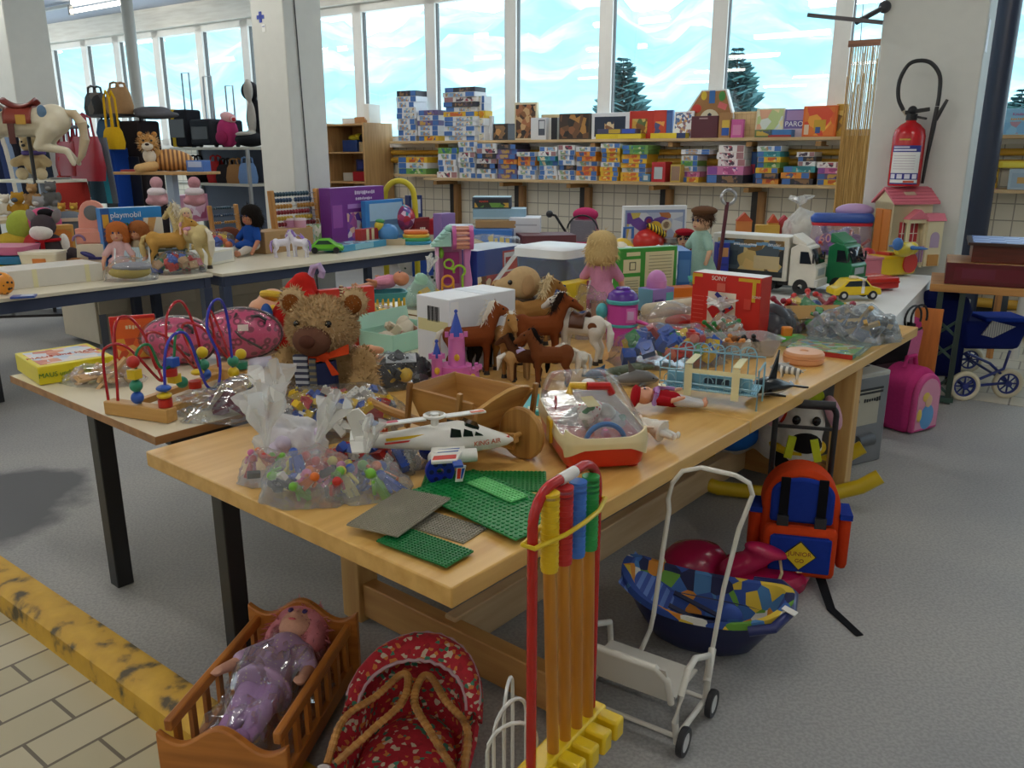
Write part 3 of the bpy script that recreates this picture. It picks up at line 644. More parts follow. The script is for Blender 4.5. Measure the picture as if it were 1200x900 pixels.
for a,b,c_,d_ in ((.045,.085,.18,.168),(.09,.125,.175,.160),(.13,.16,.163,.147)):
    for s in (-1,1): m.prism([(a,.142),(b,.14),(b - .004,d_ - .002),(a + .004,c_ - .006)],s * .052 - .002,s * .052 + .002,'xz')
m.box((.125,0,.168),(.05,.06,.012),(0,24,0)); m.go('cockpit_window',t)
text('KING AIR',.024,'p c8501c .4',t,(.175,-.0475,.113),(90,0,14))
m = M('p d8382a .4'); m.box((.235,0,.121),(.05,.03,.003),(0,14,0)); m.go('nose_sticker',t); m = M('p e0b81c .4'); m.box((-.1,-.033,.145),(.14,.002,.010),(0,-3,0)); m.use('p d8382a .4'); m.box((-.1,-.034,.132),(.15,.002,.006),(0,-3,0)); m.go('side_stripe',t)
ro = M(WP); ro.cyl((.0,0,.16),(0,0,.215),.014,n=12); ro.lathe([(.032,0),(.04,.004),(.04,.01),(.032,.014),(.032,0)],(0,0,.2),24); o = ro.go('rotor_hub',t)
for a,cl in ((12,'d8641e'),(192,'c23048')):
    m = M(WP); m.box((.11,0,.2),(.15,.034,.006)); m.use('p %s .4' % cl); m.box((.155,-.004,.2035),(.05,.02,.002)); b_ = m.go('rotor_blade',o,bev=.002); b_.rotation_euler = (0,0,R(a))

# --- doctor case of clear and red plastic
L = Vector((.245,2.475,.75)); t = T('toy_doctor_case','toy doctor case with red base, cream rim and clear lid on the bench','toy case',L,9)
def rr_(w,d,z,e=4,n=64): return [(w / 2 * math.copysign(abs(math.cos(2 * PI * j / n)) ** (2 / e),math.cos(2 * PI * j / n)),d / 2 * math.copysign(abs(math.sin(2 * PI * j / n)) ** (2 / e),math.sin(2 * PI * j / n)),z(d / 2 * math.copysign(abs(math.sin(2 * PI * j / n)) ** (2 / e),math.sin(2 * PI * j / n))) if callable(z) else z) for j in range(n)]
m = M('p d2301c .3'); m.rings([rr_(.235,.40,.012,7),rr_(.245,.415,.02,7),rr_(.262,.432,.075,7)]); o = m.go('base',t)
for x in (-.09,.09):
    for y in (-.16,.16): m = M('p b02214 .3'); m.cyl((x,y,0),(x,y,.014),.02); m.go('foot',o)
m = M('p e8d7a8 .35')
cw = lambda p: max(0,(abs(p[0]) / .135 - .45) / .55) ** 1.5 if p[1] < -.19 or p[1] > .19 else max(0,(abs(p[1]) / .22 - .72) / .28) ** 2
lo = [(x,y,.072 - .034 * cw((x,y))) for x,y,_ in rr_(.268,.438,0,7)]; hi = [(x,y,.105 + .030 * cw((x,y)) + .02 * (y / .22 + 1) / 2) for x,y,_ in rr_(.264,.434,0,7)]
inn = [(x * .97,y * .97,z) for x,y,z in hi]
m.rings([lo,rr_(.274,.444,.086,7),rr_(.274,.444,.092,7),hi,inn],caps=False); m.go('rim',t)
m = M('g f8fafa .05 1'); S_ = lambda a,b: (lambda y: a + b * (y / .2 + 1) / 2)
m.rings([rr_(.262,.43,S_(.100,.03),6),rr_(.258,.42,S_(.118,.055),5),rr_(.235,.385,S_(.135,.075),4.5),rr_(.18,.30,S_(.153,.072),4),rr_(.09,.15,S_(.168,.045),3)]); o = m.go('clear_lid',t)
m = M('p e0b020 .35'); m.box((-.139,-.05,.085),(.012,.05,.075)); m.go('latch',t,bev=.004)
m = M('p e3b73a .3'); m.tube([(-.07,-.01,.182),(-.062,.0,.208),(-.02,-.03,.212)],.012); m.use('p c42018 .3'); m.tube([(-.02,-.03,.212),(.05,-.025,.208),(.062,-.02,.182)],.013); m.use('p e8e6e0 .3'); m.ball((.0,.03,.205),(.022,.022,.014)); m.go('carry_handle',t)
m = M('p c4202a .4'); m.box((-.115,-.02,.160),(.004,.035,.012)); m.box((-.115,-.02,.160),(.004,.012,.04)); m.go('red_cross',o)
m = M('c e8dca8'); m.box((-.02,-.075,.176),(.04,.06,.002),(14,0,10)); m.go('price_tag',t)
contents(L,9,.2,.34,.14,[('puff','toy dressing','white','d 60 .35 e8e6e0 c8303a'),('figure','toy instrument','pink',PNK),('ball','toy bottle','white',WHT),('puff','toy dressing','grey','p c4c6c4 .5'),('rod','toy syringe','green',GRN),('panel','toy chart','maroon','p a02a48 .5')],14,'inside the toy doctor case','toy doctor tools',21,1.0)
m = M('p 2f6fb4 .35'); m.tube(arc((0,0,0),.06,10,170,14),.008); m.thing('toy_stethoscope','blue toy stethoscope bow standing inside the clear doctor case','toy stethoscope',L + Vector((.03,-.17,.075)),9)
# ------------------------------------------------------------------ shared toy builders
def pack(label,p1,p2,ytop,depth,mat,panels=(),words=(),name='toy_box',cat='box',group=None,z=.75,side=None,top=None,h=None,tilt=0):
    """a printed carton; front base edge between two pixels on the surface at height z. panels are fractions (x0,z0,x1,z1,mat)"""
    mid,rz,w = fr(*p1,*p2,z); hh = h or (zat((p1[0] + p2[0]) / 2,ytop,mid.y) - z)
    c = mid + Vector((-math.sin(R(rz)),math.cos(R(rz)),0)) * depth / 2
    return carton(label,c,rz,w,depth,hh,mat,panels,words,name,cat,group,side,top,tilt)
def carton(label,c,rz,w,depth,hh,mat,panels=(),words=(),name='toy_box',cat='box',group=None,side=None,top=None,tilt=0):
    t = T(name,label,cat,c,rz,group); t.rotation_euler = (R(tilt),0,R(rz))
    m = M(mat); m.box((0,0,hh / 2),(w,depth,hh))
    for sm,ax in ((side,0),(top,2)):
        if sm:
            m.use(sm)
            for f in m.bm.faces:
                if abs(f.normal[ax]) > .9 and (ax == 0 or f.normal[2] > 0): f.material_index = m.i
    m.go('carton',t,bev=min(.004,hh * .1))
    if panels:
        m = M(panels[0][4])
        for k,(x0,z0,x1,z1,mm) in enumerate(panels): m.use(mm); m.box(((x0 + x1) / 2 * w - w / 2,-depth / 2 - .0006 - .0004 * k,(z0 + z1) / 2 * hh),((x1 - x0) * w,.0012,(z1 - z0) * hh))
        m.go('printed_panel',t,smooth=0)
    for (b,size,mm,x,zz) in words: text(b,size * hh,mm,t,(x * w - w / 2,-depth / 2 - .004,zz * hh))
    return t
def topwords(t,body,size,mat,z,rz=0,x=0,y=0): return text(body,size,mat,t,(x,y,z),(0,0,rz))
def horse(label,loc,rz,s,coat,mane='f efe6d2',tail=None,saddle=None,patch=None,hoof='p 2c2420 .5',headup=1.0,name='toy_horse',shag=1,stock=1.0):
    t = T(name,label,'toy horse',loc,rz); t.scale = (s,) * 3; k = stock
    m = M(coat); hx,hz = .50,.98 + .14 * headup
    m.cap((-.28,0,.66),(.24,0,.68),.175 * k,.185 * k); m.ball((-.32,0,.70),(.18,.17 * k,.19)); m.ball((.27,0,.70),(.16,.17 * k,.2))
    m.cap((.28,0,.78),(.47,0,hz),.15 * k,.095 * k); m.cap((.45,0,hz),(.60,0,hz - .06),.10 * k,.085 * k); m.cap((.58,0,hz - .06),(.74,0,hz - .16),.075 * k,.055 * k)
    for y in (-.09,.09):
        m.cap((.26,y,.62),(.28,y,.34),.085 * k,.052 * k); m.cap((.28,y,.34),(.27,y,.06),.05 * k,.042 * k)
        m.cap((-.33,y * 1.1,.62),(-.30,y * 1.1,.44),.125 * k,.075 * k); m.cap((-.30,y * 1.1,.44),(-.40,y * 1.1,.30),.07 * k,.05 * k); m.cap((-.40,y * 1.1,.30),(-.36,y * 1.1,.06),.048 * k,.042 * k)
        m.cyl((.43,y * .55,hz + .06),(.44,y * .7,hz + .19),.035,.004,8)
    m.go('body',t,remesh=.022)
    for x,y in ((.27,-.09),(.27,.09),(-.36,-.1),(-.36,.1)): m = M(hoof); m.cyl((x,y,0),(x,y,.07),.058 * k,.046 * k,10); m.go('hoof',t)
    for y in (-1,1): m = M('p 120c0a .15'); m.ball((.57,y * .082 * k,hz - .0),.018,n=8); m.go('eye',t)
    pr = [((.34 + .035 * i,0,.93 + (hz - .83) * i / 4),(.075,.07 * k,.10)) for i in range(4)] + [((.50,0,hz + .07),(.07,.06,.05))]
    mm = M(mane)
    for c,r in pr: mm.ball((c[0] - .075,c[1],c[2] + .02),r,n=8)
    mo = mm.go('mane',t,remesh=.02)
    if shag: fur([((c[0] - .095,c[1],c[2] + .03),r) for c,r in pr],int(260 * shag),.12,[mane],'mane_hair',mo,3,.9,.09)
    m = M(tail or mane); m.tube([(-.46,0,.80),(-.55,0,.74),(-.59,0,.58),(-.58,0,.40),(-.56,0,.25)],[.03,.05,.07,.065,.015],10); m.go('tail',t)
    if saddle:
        m = M(saddle); m.grid(10,8,lambda i,j: (-.14 + .28 * i,.21 * k * math.sin((j - .5) * 3.3),.68 + .205 * k * math.cos((j - .5) * 3.3) + .06 * (2 * i - 1) ** 2 * (1 if abs(j - .5) < .3 else 0))); m.go('saddle',t,solid=.02)
    if patch:
        m = M(patch)
        for x,y,z,r in ((.2,-.17,.72,.09),(-.25,-.16,.76,.10),(-.05,-.17,.62,.055),(-.3,.16,.7,.1)): m.ball((x,y * k,z),(r,.03,r * .9),n=12)
        m.ball((.56,0,hz - .05),(.085,.09 * k,.08)); m.go('coat_patch',t,remesh=.02)
    return t
def doll(label,loc,rz,h,skin='p e2ad8a .45',hair='f 5a3a22',dress='f c83a4a',legs=None,pose='stand',hairstyle='bob',shoes=None,hat=None,name='doll',tilt=(0,0,0),skirt=1,sleeves=None):
    """one figure about h tall; stands, sits or lies; faces local -y"""
    t = T(name,label,'doll',loc,rz); t.rotation_euler = (R(tilt[0]),R(tilt[1]),R(rz + tilt[2])); t.scale = (h,) * 3
    m = M(skin); sit = pose == 'sit'; b = 0 if not sit else -.30
    m.ball((0,0,.86 + b),(.115,.12,.135)); m.ball((0,-.03,.81 + b),(.095,.095,.08)); m.ball((0,-.125,.84 + b),.018,n=8)
    m.cap((0,0,.75 + b),(0,0,.70 + b),.05,.06); m.cap((0,0,.64 + b),(0,0,.45 + b),.105,.10)
    ft = []
    for x in (-1,1):
        m.cap((x * .11,0,.66 + b),(x * .20,-.03 if not sit else -.08,.52 + b),.045,.036); m.cap((x * .20,-.03 if not sit else -.08,.52 + b),(x * .22,-.09 if not sit else -.20,.40 + b),.036,.028); m.ball((x * .225,-.10 if not sit else -.22,.375 + b),(.03,.026,.038),n=8)
        for q in range(4): m.cap((x * .225 + (q - 1.5) * .014,-.11 if not sit else -.23,.36 + b),(x * .225 + (q - 1.5) * .016,-.125 if not sit else -.25,.325 + b + .004 * abs(q - 1.5)),.008,.007,6)
        m.cap((x * .225 - x * .025,-.115 if not sit else -.235,.38 + b),(x * .225 - x * .04,-.13 if not sit else -.25,.35 + b),.008,.007,6)
        if sit: m.cap((x * .06,0,.14),(x * .09,-.22,.10),.065,.055); m.cap((x * .09,-.22,.10),(x * .11,-.40,.05),.052,.038); m.ball((x * .11,-.43,.06),(.036,.04,.055),n=8); ft.append((x * .11,-.43,.06))
        else: m.cap((x * .055,0,.42),(x * .06,.005,.22),.068,.052); m.cap((x * .06,.005,.22),(x * .06,0,.05),.05,.036); m.ball((x * .06,-.03,.03),(.036,.06,.03),n=8); ft.append((x * .06,-.03,.03))
        m.ball((x * .112,.0,.85 + b),(.018,.024,.032),n=8)
    m.go('body',t,remesh=.013)
    m = M('p 1b1410 .2')
    for x in (-.042,.042): m = M('p 2a3a6a .2'); m.ball((x,-.113,.872 + b),(.016,.010,.018),n=8); m.go('eye',t)
    m = M('p b8434a .4'); m.ball((0,-.118,.795 + b),(.024,.008,.008),n=8); m.go('mouth',t)
    d = M(dress); d.cap((0,0,.655 + b),(0,0,.46 + b),.115,.112)
    for x in (-1,1): d.cap((x * .10,0,.67 + b),(x * .19,-.03 if not sit else -.07,.54 + b),.058,.052)
    if skirt and not sit: d.cyl((0,0,.50),(0,0,.50 - .3 * skirt),.11,.11 + .13 * skirt,20)
    if skirt and sit: d.ball((0,-.1,.15),(.16,.2,.07))
    d.go('dress',t,remesh=.014)
    if legs:
        d = M(legs)
        for x in (-1,1):
            if sit: d.cap((x * .06,0,.14),(x * .09,-.22,.10),.072,.062); d.cap((x * .09,-.22,.10),(x * .11,-.36,.06),.06,.046)
            else: d.cap((x * .055,0,.42),(x * .06,.005,.22),.075,.06); d.cap((x * .06,.005,.22),(x * .06,0,.08),.058,.045)
        d.go('trousers',t,remesh=.014)
    if shoes:
        for p in ft: d = M(shoes); d.ball(p,(.044,.068,.04) if not sit else (.044,.046,.066),n=10); d.go('shoe',t)
    if hair:
        pr = {'bob': [((0,.02,.89 + b),(.135,.135,.125)),((0,.06,.80 + b),(.13,.09,.11))],'big': [((0,.03,.90 + b),(.165,.15,.14)),((0,.07,.80 + b),(.175,.12,.14)),((-.11,.02,.80 + b),(.06,.09,.12)),((.11,.02,.80 + b),(.06,.09,.12))],
              'long': [((0,.02,.90 + b),(.14,.135,.12)),((0,.08,.74 + b),(.14,.07,.2)),((-.11,.03,.72 + b),(.045,.07,.18)),((.11,.03,.72 + b),(.045,.07,.18))],'short': [((0,.02,.90 + b),(.128,.13,.112))]}[hairstyle]
        m = M(hair)
        for c,r in pr: m.ball(c,r)
        ho = m.go('hair',t,remesh=.018); fur(pr,900,.055,[hair],'hair_strands',ho,2,1.1,.10)
    if hat: m = M(hat); m.ball((0,.02,.985 + b),(.17,.16,.06)); m.ball((0,.0,.95 + b),(.125,.125,.05)); m.go('hat',t)
    return t
def tagcard(par,loc,rot=(60,0,0),sz=(.035,.022)):
    m = M('c efe9c8'); m.box((0,0,0),(sz[0],sz[1],.0015)); m.use('c 4a4a52'); m.box((0,.1 * sz[1],.001),(sz[0] * .6,sz[1] * .12,.0008)); return m.go('price_tag',par,loc,rot)

# ------------------------------------------------------------------ TEDDY on the white table
L = at(385,468); k = K(L); t = T('teddy_bear','big brown teddy bear with orange bow sitting at the front of the tables','teddy bear',L,-4)
TF = ['f bd9c70','f ad8c5e','f cdb188','f 9c7c52']
head = [((0,-.02,.285),(.128,.118,.11))]; body_ = [((0,.03,.10),(.135,.12,.13)),((-.14,-.02,.125),(.06,.06,.085)),((-.155,-.06,.06),(.06,.065,.06)),((.14,-.02,.125),(.06,.06,.085)),((.155,-.07,.075),(.065,.07,.062)),((-.09,-.13,.035),(.06,.09,.045)),((.10,-.13,.03),(.06,.09,.042))]
m = M(TF[1])
for c,r in body_: m.ball(c,r)
m.ball((0,0,.19),(.09,.09,.06)); o = m.go('body',t,remesh=.012); fur(body_,5200,.017,TF[1:2] + TF[3:] + TF[:1],'fur',o,4,.3,.14)
m = M(TF[0]); m.ball(*head[0]); o = m.go('head',t,remesh=.012); fur(head,4200,.017,TF[:1] + TF[2:3] + ['f c4a880'],'fur',o,5,.1,.14)
for x,a in ((-.112,-18),(.118,18)):
    m = M(TF[2]); m.ball((x,0,.375),(.05,.024,.052),(0,a,0)); e = m.go('ear',t); fur([((x,0,.375),(.05,.024,.052))],260,.02,TF[2:3] + TF[:1],'fur',e,6,0,.14)
    m = M('f 8a4f20'); m.ball((x,-.019,.37),(.034,.014,.036),(0,a,0)); m.go('inner_ear',t)
m = M('f 6e4a3a'); m.ball((-.01,-.115,.255),(.072,.062,.058)); m.go('muzzle',t)
m = M('f 5c382c'); m.ball((-.012,-.175,.262),(.03,.018,.024)); m.go('nose',t)
for x in (-.062,.052): m = M('p 0e0c0c .1'); m.ball((x,-.118,.315),.013,n=10); m.go('eye',t)
m = M('f d2461e'); m.ball((.03,-.115,.195),(.022,.02,.02))
m.rings([[(.03,-.12,.205),(.03,-.13,.185),(.03,-.11,.18)],[(.115,-.09,.24),(.12,-.11,.205),(.10,-.08,.20)]]); m.rings([[(.03,-.12,.205),(.03,-.13,.185),(.03,-.11,.18)],[(-.045,-.11,.205),(-.035,-.125,.165),(-.03,-.10,.165)]])
m.rings([[(.03,-.13,.19),(.045,-.13,.19),(.04,-.12,.19)],[(.06,-.14,.13),(.09,-.135,.135),(.075,-.125,.13)]]); m.go('bow',t,bev=.002)
m = M('s 14 z 3a3f58 b8bcc4'); m.prism([(-.085,.20),(-.03,.20),(-.028,.02),(-.075,.02)],-.128,-.10,'xz'); m.go('waistcoat_flap',t,bev=.004); m = M('s 14 z 8a7d5e 4a5060'); m.prism([(-.026,.19),(.0,.19),(.002,.03),(-.026,.03)],-.130,-.10,'xz'); m.go('waistcoat_trim',t,bev=.003)
m = M('f 30365c'); m.prism([(.0,.17),(.065,.18),(.075,.03),(.0,.03)],-.126,-.09,'xz'); m.use('a 40 .7 c89a3a 8a3a34 d8c890 4a5a8a'); m.prism([(.005,.07),(.068,.07),(.07,.03),(.005,.03)],-.1275,-.1255,'xz'); m.go('waistcoat',t,bev=.002)

# ------------------------------------------------------------------ BEAD MAZE
A_ = at(190,496); B_ = at(303,452); e1 = (B_ - A_); L = A_; t = T('bead_maze','wooden bead maze toy with red and blue wire loops on the white table','bead maze',L,math.degrees(math.atan2(e1.y,e1.x)))
W_ = 'w cf9f58 b07f3c .4 x'; lx = e1.length
m = M('w d2a460 b4833f .4 y'); m.box((.025,.12,.025),(.05,.29,.05)); m.go('base_board',t,bev=.004)
m = M('w d2a460 b4833f .4 y'); m.box((lx + .06,.12,.025),(.10,.29,.05)); m.go('base_board',t,bev=.004)
for y in (.04,.2): m = M(W_); m.box((lx / 2 + .02,y,.025),(lx - .04,.03,.024)); m.go('base_rail',t,bev=.003)
def wire(pts,mat,n=60,r=.0052):
    """smooth curve through the control points"""
    P_ = [Vector(p) for p in pts]; P_ = [P_[0] * 2 - P_[1]] + P_ + [P_[-1] * 2 - P_[-2]]; o = []
    for i in range(1,len(P_) - 2):
        for q in range(10):
            f = q / 10; a,b,c,d = P_[i - 1:i + 3]; o.append(.5 * ((2 * b) + (c - a) * f + (2 * a - 5 * b + 4 * c - d) * f * f + (3 * b - a - 3 * c + d) * f ** 3))
    o.append(P_[-2]); m = M(mat); m.tube(o,r,8); m.go('wire',t); return o
rw = []
for kx in range(6): rw += [(.05 + kx * .088,.2,.2 + .13),(.10 + kx * .088,.14,.2),(.085 + kx * .088,.10,.09),(.035 + kx * .088,.13,.13)] 
wire([(.02,.26,.05),(.02,.26,.18)] + [(.03 + .062 * i - .045 * math.sin(i * 2.1),.2 + .05 * math.cos(i * 2.1),.19 + .105 * math.sin(i * 2.1 + .5)) for i in range(10)] + [(lx - .02,.2,.30),(lx + .02,.22,.2),(lx + .03,.22,.05)],'p b0202c .25')
wire([(.025,.22,.05),(.05,.22,.30),(.11,.22,.34),(.17,.21,.26),(.20,.2,.13),(.25,.2,.16),(.30,.22,.31),(.38,.22,.35),(.44,.22,.22),(.46,.22,.05)],'p b8242e .25')
wire([(.03,.005,.05),(.045,0,.22),(.09,.0,.29),(.16,.0,.28),(.20,0,.16),(.235,.0,.07),(.29,0,.06),(.31,.0,.16),(.285,.02,.28),(.315,.02,.36),(.37,.02,.37),(.41,.03,.28),(.425,.04,.05)],'p 3c3fb4 .25')
wire([(.03,.12,.05),(.035,.12,.22),(.09,.11,.25),(.13,.11,.16),(.19,.11,.16),(.22,.11,.26),(.27,.12,.26),(.33,.12,.14),(.36,.12,.05)],'p 2c7a4c .25')
def bead(p,kind,mat):
    m = M(mat)
    if kind == 'b': m.ball(p,.0225)
    elif kind == 'c': m.box(p,(.036,.036,.034))
    elif kind == 'd': m.cyl((p[0],p[1],p[2] - .014),(p[0],p[1],p[2] + .014),.024,n=20)
    else: m.ball(p,(.026,.026,.012))
    m.go('bead',t,bev=.002 if kind == 'c' else 0)
BR_,BG,BY,BB = 'p c02a20 .3','p 2f8a6a .3','p e0bf1e .3','p 2a5ab8 .3'
for i,(kd,mm) in enumerate((('b',BB),('b',BG),('c',BY),('b',BR_))): bead((.02,.12,.074 + .043 * i),kd,mm)
for i,(kd,mm) in enumerate((('d',BR_),('o',BY),('o',BB))): bead((.03,.005,.066 + .026 * i),kd,mm)
for p,kd,mm in (((.19,.11,.165),'c',BB),((.175,.11,.13),'d',BR_),((.20,.12,.10),'c',BY),((.235,.12,.075),'b',BG),((.36,.12,.075),'b',BB),((.355,.12,.115),'b',BG),((.365,.13,.16),'b',BY),((.33,.13,.09),'o',BY),((.425,.04,.075),'b',BY),((.43,.04,.118),'b',BG),((lx + .03,.10,.07),'d',BG),((lx + .03,.10,.115),'b',BY),((.30,.12,.05),'d',BR_)): bead(p,kd,mm)
# ladybird rucksacks in shiny film
for lab,px_,py_,w,h_,rz_ in (('pink spotted ladybird shaped bag in shiny wrap, left of the pair behind the bead maze',213,424,.34,.21,-10),('pink spotted ladybird shaped bag in shiny wrap, right of the pair beside the teddy',285,418,.36,.23,8)):
    L = at(px_,py_); t = T('ladybird_bag',lab,'bag',L,rz_)
    m = M('d 24 .46 d6447f 8a2450 e25a90'); m.ball((0,0,h_ * .47),(w / 2,.11,h_ * .5),n=28); m.go('shell',t)
    m = M('p 3a3038 .4'); m.tube([(w * .5 * math.cos(a),-.112 * 0,h_ * .47 + h_ * .5 * math.sin(a)) for a in [2 * PI * j / 40 for j in range(40)]],.007,6,True); m.go('piping',t)
    m = M('p 35282e .4'); m.tube([(.0,-.06,h_ * .93),(-.03,-.085,h_ * .72),(.02,-.115,h_ * .5),(.1,-.09,h_ * .25)],.006,6); m.go('zip',t)
    m = M('p 2a2228 .4'); m.tube([(.06,-.05,h_ * .85),(.10,-.08,h_ * .88),(.13,-.09,h_ * .80),(.12,-.085,h_ * .74)],.008,6); m.go('carry_loop',t)
    m = M('c efe9dc'); m.box((.03,-.107,h_ * .68),(.045,.002,.028),(-20,0,4)); m.go('price_tag',t)
    m = M('g fff6f8 .05 1.3'); m.ball((0,-.004,h_ * .49),(w / 2 + .012,.125,h_ * .52),n=28); m.go('clear_wrap',t)
# yellow game box lying flat
a_,b_,c_ = at(47,452),at(136,437),at(31,424)
mid,rz,w = fr(47,452,136,437); dv = (c_ - a_).length
t = carton('flat yellow board game box with green writing at the left end of the white table',mid + Vector((-math.sin(R(rz)),math.cos(R(rz)),0)) * .17,rz,w,.34,.075,'c e3d21e .4',(),(('MAUS und HAUS',.36,'c 2e7a30',.33,.5),('MAUS',.3,'c b03028',.85,.55)),name='game_box')
m = M('a 22 .35 cfd6e0 e8c8c0 c86a52 b8c8dc e6e0d8 d88a6a'); m.box((0,0,.0755),(w * .86,.27,.001)); m.go('printed_panel',t)
topwords(t,'MAUS und HAUS',.04,'c c8503a',.077,0,0,0)
pack('red and orange picture book standing behind the bead maze',(134,424),(187,419),370,.02,'c c8281e .35',[(.1,.05,.97,.92,'c e2672a .35'),(.1,.05,.97,.5,'a 30 .4 d8a03a e2672a c84a2a e2b060 4a4038')],name='picture_book',cat='book',words=(('~5',.12,'c e8d8b0',.5,.75),))
L = at(120,448); bag('clear bag of wooden pegs beside the yellow game box',L,(.34,.17,.075),-8,31,FILMX)
contents(L,-8,.3,.14,.07,[('plank','wooden peg','pale','w d6b080 bf9560 .5 x'),('ball','wooden ball','beige','w d6b080 bf9560 .5 x'),('wheel','wooden disc','beige','w cfa874 b58a52 .5 x')],12,'in the clear bag beside the yellow game box','wooden pieces by the game box',32)
L = at(322,440); t = T('plastic_tub','purple tub with clear milky lid between ladybird bag and teddy','tub',L,20)
m = M('p 4a3a9a .4'); m.rings([rr_(.17,.13,0,6),rr_(.19,.15,.05,6)]); m.go('tub',t); m = M('g e6e2f0 .5 .8'); m.rings([rr_(.20,.16,.05,6),rr_(.20,.16,.062,6),rr_(.17,.13,.07,6)]); m.go('lid',t)
# bag with yellow and blue ball tub, doll head, parrot, red box
L = at(303,398); bag('clear bag with blue and yellow toys behind the ladybird bags',L,(.22,.2,.15),0,33,FILM)
contents(L,0,.19,.17,.14,[('block','soft block','yellow',YEL),('ball','toy ball','blue','p 4a6ac0 .4'),('rod','toy baton','yellow',YEL),('block','soft block','maroon','p 8a3a4a .4'),('ball','toy ball','blue','p 4a6ac0 .4')],16,'in the clear bag behind the ladybird bags','toys in the bag behind the ladybirds',34,1.3)
L = at(322,385); t = T('baby_doll','bare bald doll head lying face down behind the bags left of the red plush','doll',L,15)
m = M('p e0a684 .45'); m.ball((0,0,.13),(.085,.095,.085)); m.ball((-.075,-.02,.12),(.05,.05,.045)); m.ball((0,.02,.06),(.07,.08,.06)); m.ball((.06,-.07,.12),(.012,.02,.024)); m.go('head',t,remesh=.01)
m = M('f d8c0b0'); m.ball((-.02,.0,.035),(.12,.09,.04)); m.go('collar',t,remesh=.012)
L = at(350,408); t = T('plush_parrot','red plush bird with curled lilac crest in a yellow rimmed red bag behind the teddy','plush toy',L,-10)
m = M('f c4201e'); m.ball((0,0,.12),(.13,.10,.14)); m.ball((-.08,-.02,.05),(.08,.09,.06)); m.go('body',t,remesh=.012)
m = M('f c9281f'); m.cap((.03,0,.26),(.05,-.01,.31),.085,.06); m.ball((.08,-.06,.26),(.05,.04,.04)); m.go('head',t,remesh=.012)
m = M('f 3f9a48'); m.ball((.06,-.03,.22),(.11,.085,.04)); m.go('green_collar',t); m = M('s 60 x e2c02e c89a20'); m.tube([(.03 + .12 * math.cos(a) * 1.1 - .05,.10 * math.sin(a),.235 + .04 * math.cos(a + 2)) for a in [2 * PI * j / 28 for j in range(28)]],.017,8,True); m.go('yellow_rim',t)
m = M('f c9b0d8'); m.tube([(.08,0,.34),(.10,0,.39),(.13,0,.40),(.145,0,.37),(.135,0,.345)],.016,8); m.go('crest',t)
m = M('f 3f6ab8'); m.ball((-.12,-.06,.17),(.03,.02,.055)); m.ball((-.10,-.085,.16),(.014,.01,.03)); m.go('side_badge',t)
t = pack('red picture box standing behind the teddy bear',(378,410),(441,402),338,.05,'c cf2a20 .35',[(.0,.0,1,1,'c d2321f .35'),(.93,.3,.98,.55,'c 8fb4d8')],name='picture_box',cat='box')
L = at(404,412); t = T('toy_giraffe','striped wooden giraffe sticks standing before the red box behind the teddy','toy',L,0)
for x,z1 in ((-.02,.215),(.02,.215),(.0,.30)):
    m = M('s 22 z d8c8a0 7a3026'); m.cyl((x,0,0),(x,0,z1),.009,n=10); m.ball((x,0,z1),(.013,.013,.016),n=8); m.go('stick',t)
m = M('w c9a870 a88650 .5 z'); m.box((0,0,.2),(.055,.03,.03)); m.go('body',t)
# ------------------------------------------------------------------ back half of the workbench and the middle tables
t = T('booklet','turquoise wrapped booklet with price sticker between handcart and doctor case','booklet',at(618,476),-10)
m = M('c 4fc0c4 .3'); m.box((0,0,.009),(.17,.22,.018)); m.go('cover',t,bev=.003); tagcard(t,(.04,-.08,.0195),(0,0,10),(.05,.04))
# horses
BRN,BAY,TAN = 'f 8a4722','f 6b3418','f b08048'
t = horse('biggest toy horse, chestnut with cream mane, standing before the white carton',at(552,438),8,.24,BRN,'f f0e8d8',headup=1.3)
horse('small tan toy horse with a white forelock facing the front, beside the chestnut horse',at(592,438),-75,.22,TAN,'f f4f0e8',headup=1.3)
horse('dark bay toy horse with black mane standing behind the pinto horse',at(632,425),8,.25,BRN,'f 2a1c16','f 2a1c16')
horse('white and brown pinto toy horse with a leather saddle',at(679,424),152,.245,'f ece4d8','f f6f2ea',saddle='p 5a3420 .4',patch='f 7a4a2c')
horse('bay toy foal with white tail and price tag standing behind the turquoise booklet',at(645,452),185,.19,'f 7a4526','f 1d1512','f f2ece0',shag=.5)
horse('tiny bay toy horse with dark mane standing left of the foal',at(615,447),170,.16,'f 5b3620','f 1a1412',shag=.4)
horse('tan toy horse with bushy cream mane behind the bay horses',at(622,405),30,.26,'f a87840','f e8d2a4',shag=2,headup=1.2)
horse('little black toy horse with saddle beside the castle tower',at(565,432),60,.17,'f 26211f','f 15110f',saddle='p d8c88a .5',shag=.4)
t = horse('woolly white toy lamb on the bench beside the foal',at(672,440),175,.12,'f e4ded0','f ece6da',name='toy_lamb',shag=.3,stock=1.3,headup=.2)
L = at(608,446); t = T('toy_pony','small pony with lilac saddle cloth and white tail before the tan horse','toy horse',L,20); t.scale = (.17,) * 3
m = M('f c29a68'); m.cap((-.2,0,.6),(.2,0,.62),.18,.17); m.cap((.2,0,.7),(.36,0,.95),.12,.09); m.cap((.36,0,.96),(.52,0,.86),.09,.06)
for x in (-.22,.2):
    for y in (-.09,.09): m.cap((x,y,.5),(x,y,.06),.07,.05)
m.go('body',t,remesh=.022); m = M('d 9 .3 b8a8d8 f0ecf4'); m.box((0,0,.72),(.24,.36,.16)); m.go('saddle_cloth',t,bev=.03); m = M('f f2efe8'); m.tube([(-.34,0,.7),(-.5,0,.6),(-.54,0,.3)],[.04,.08,.02]); m.go('tail',t)
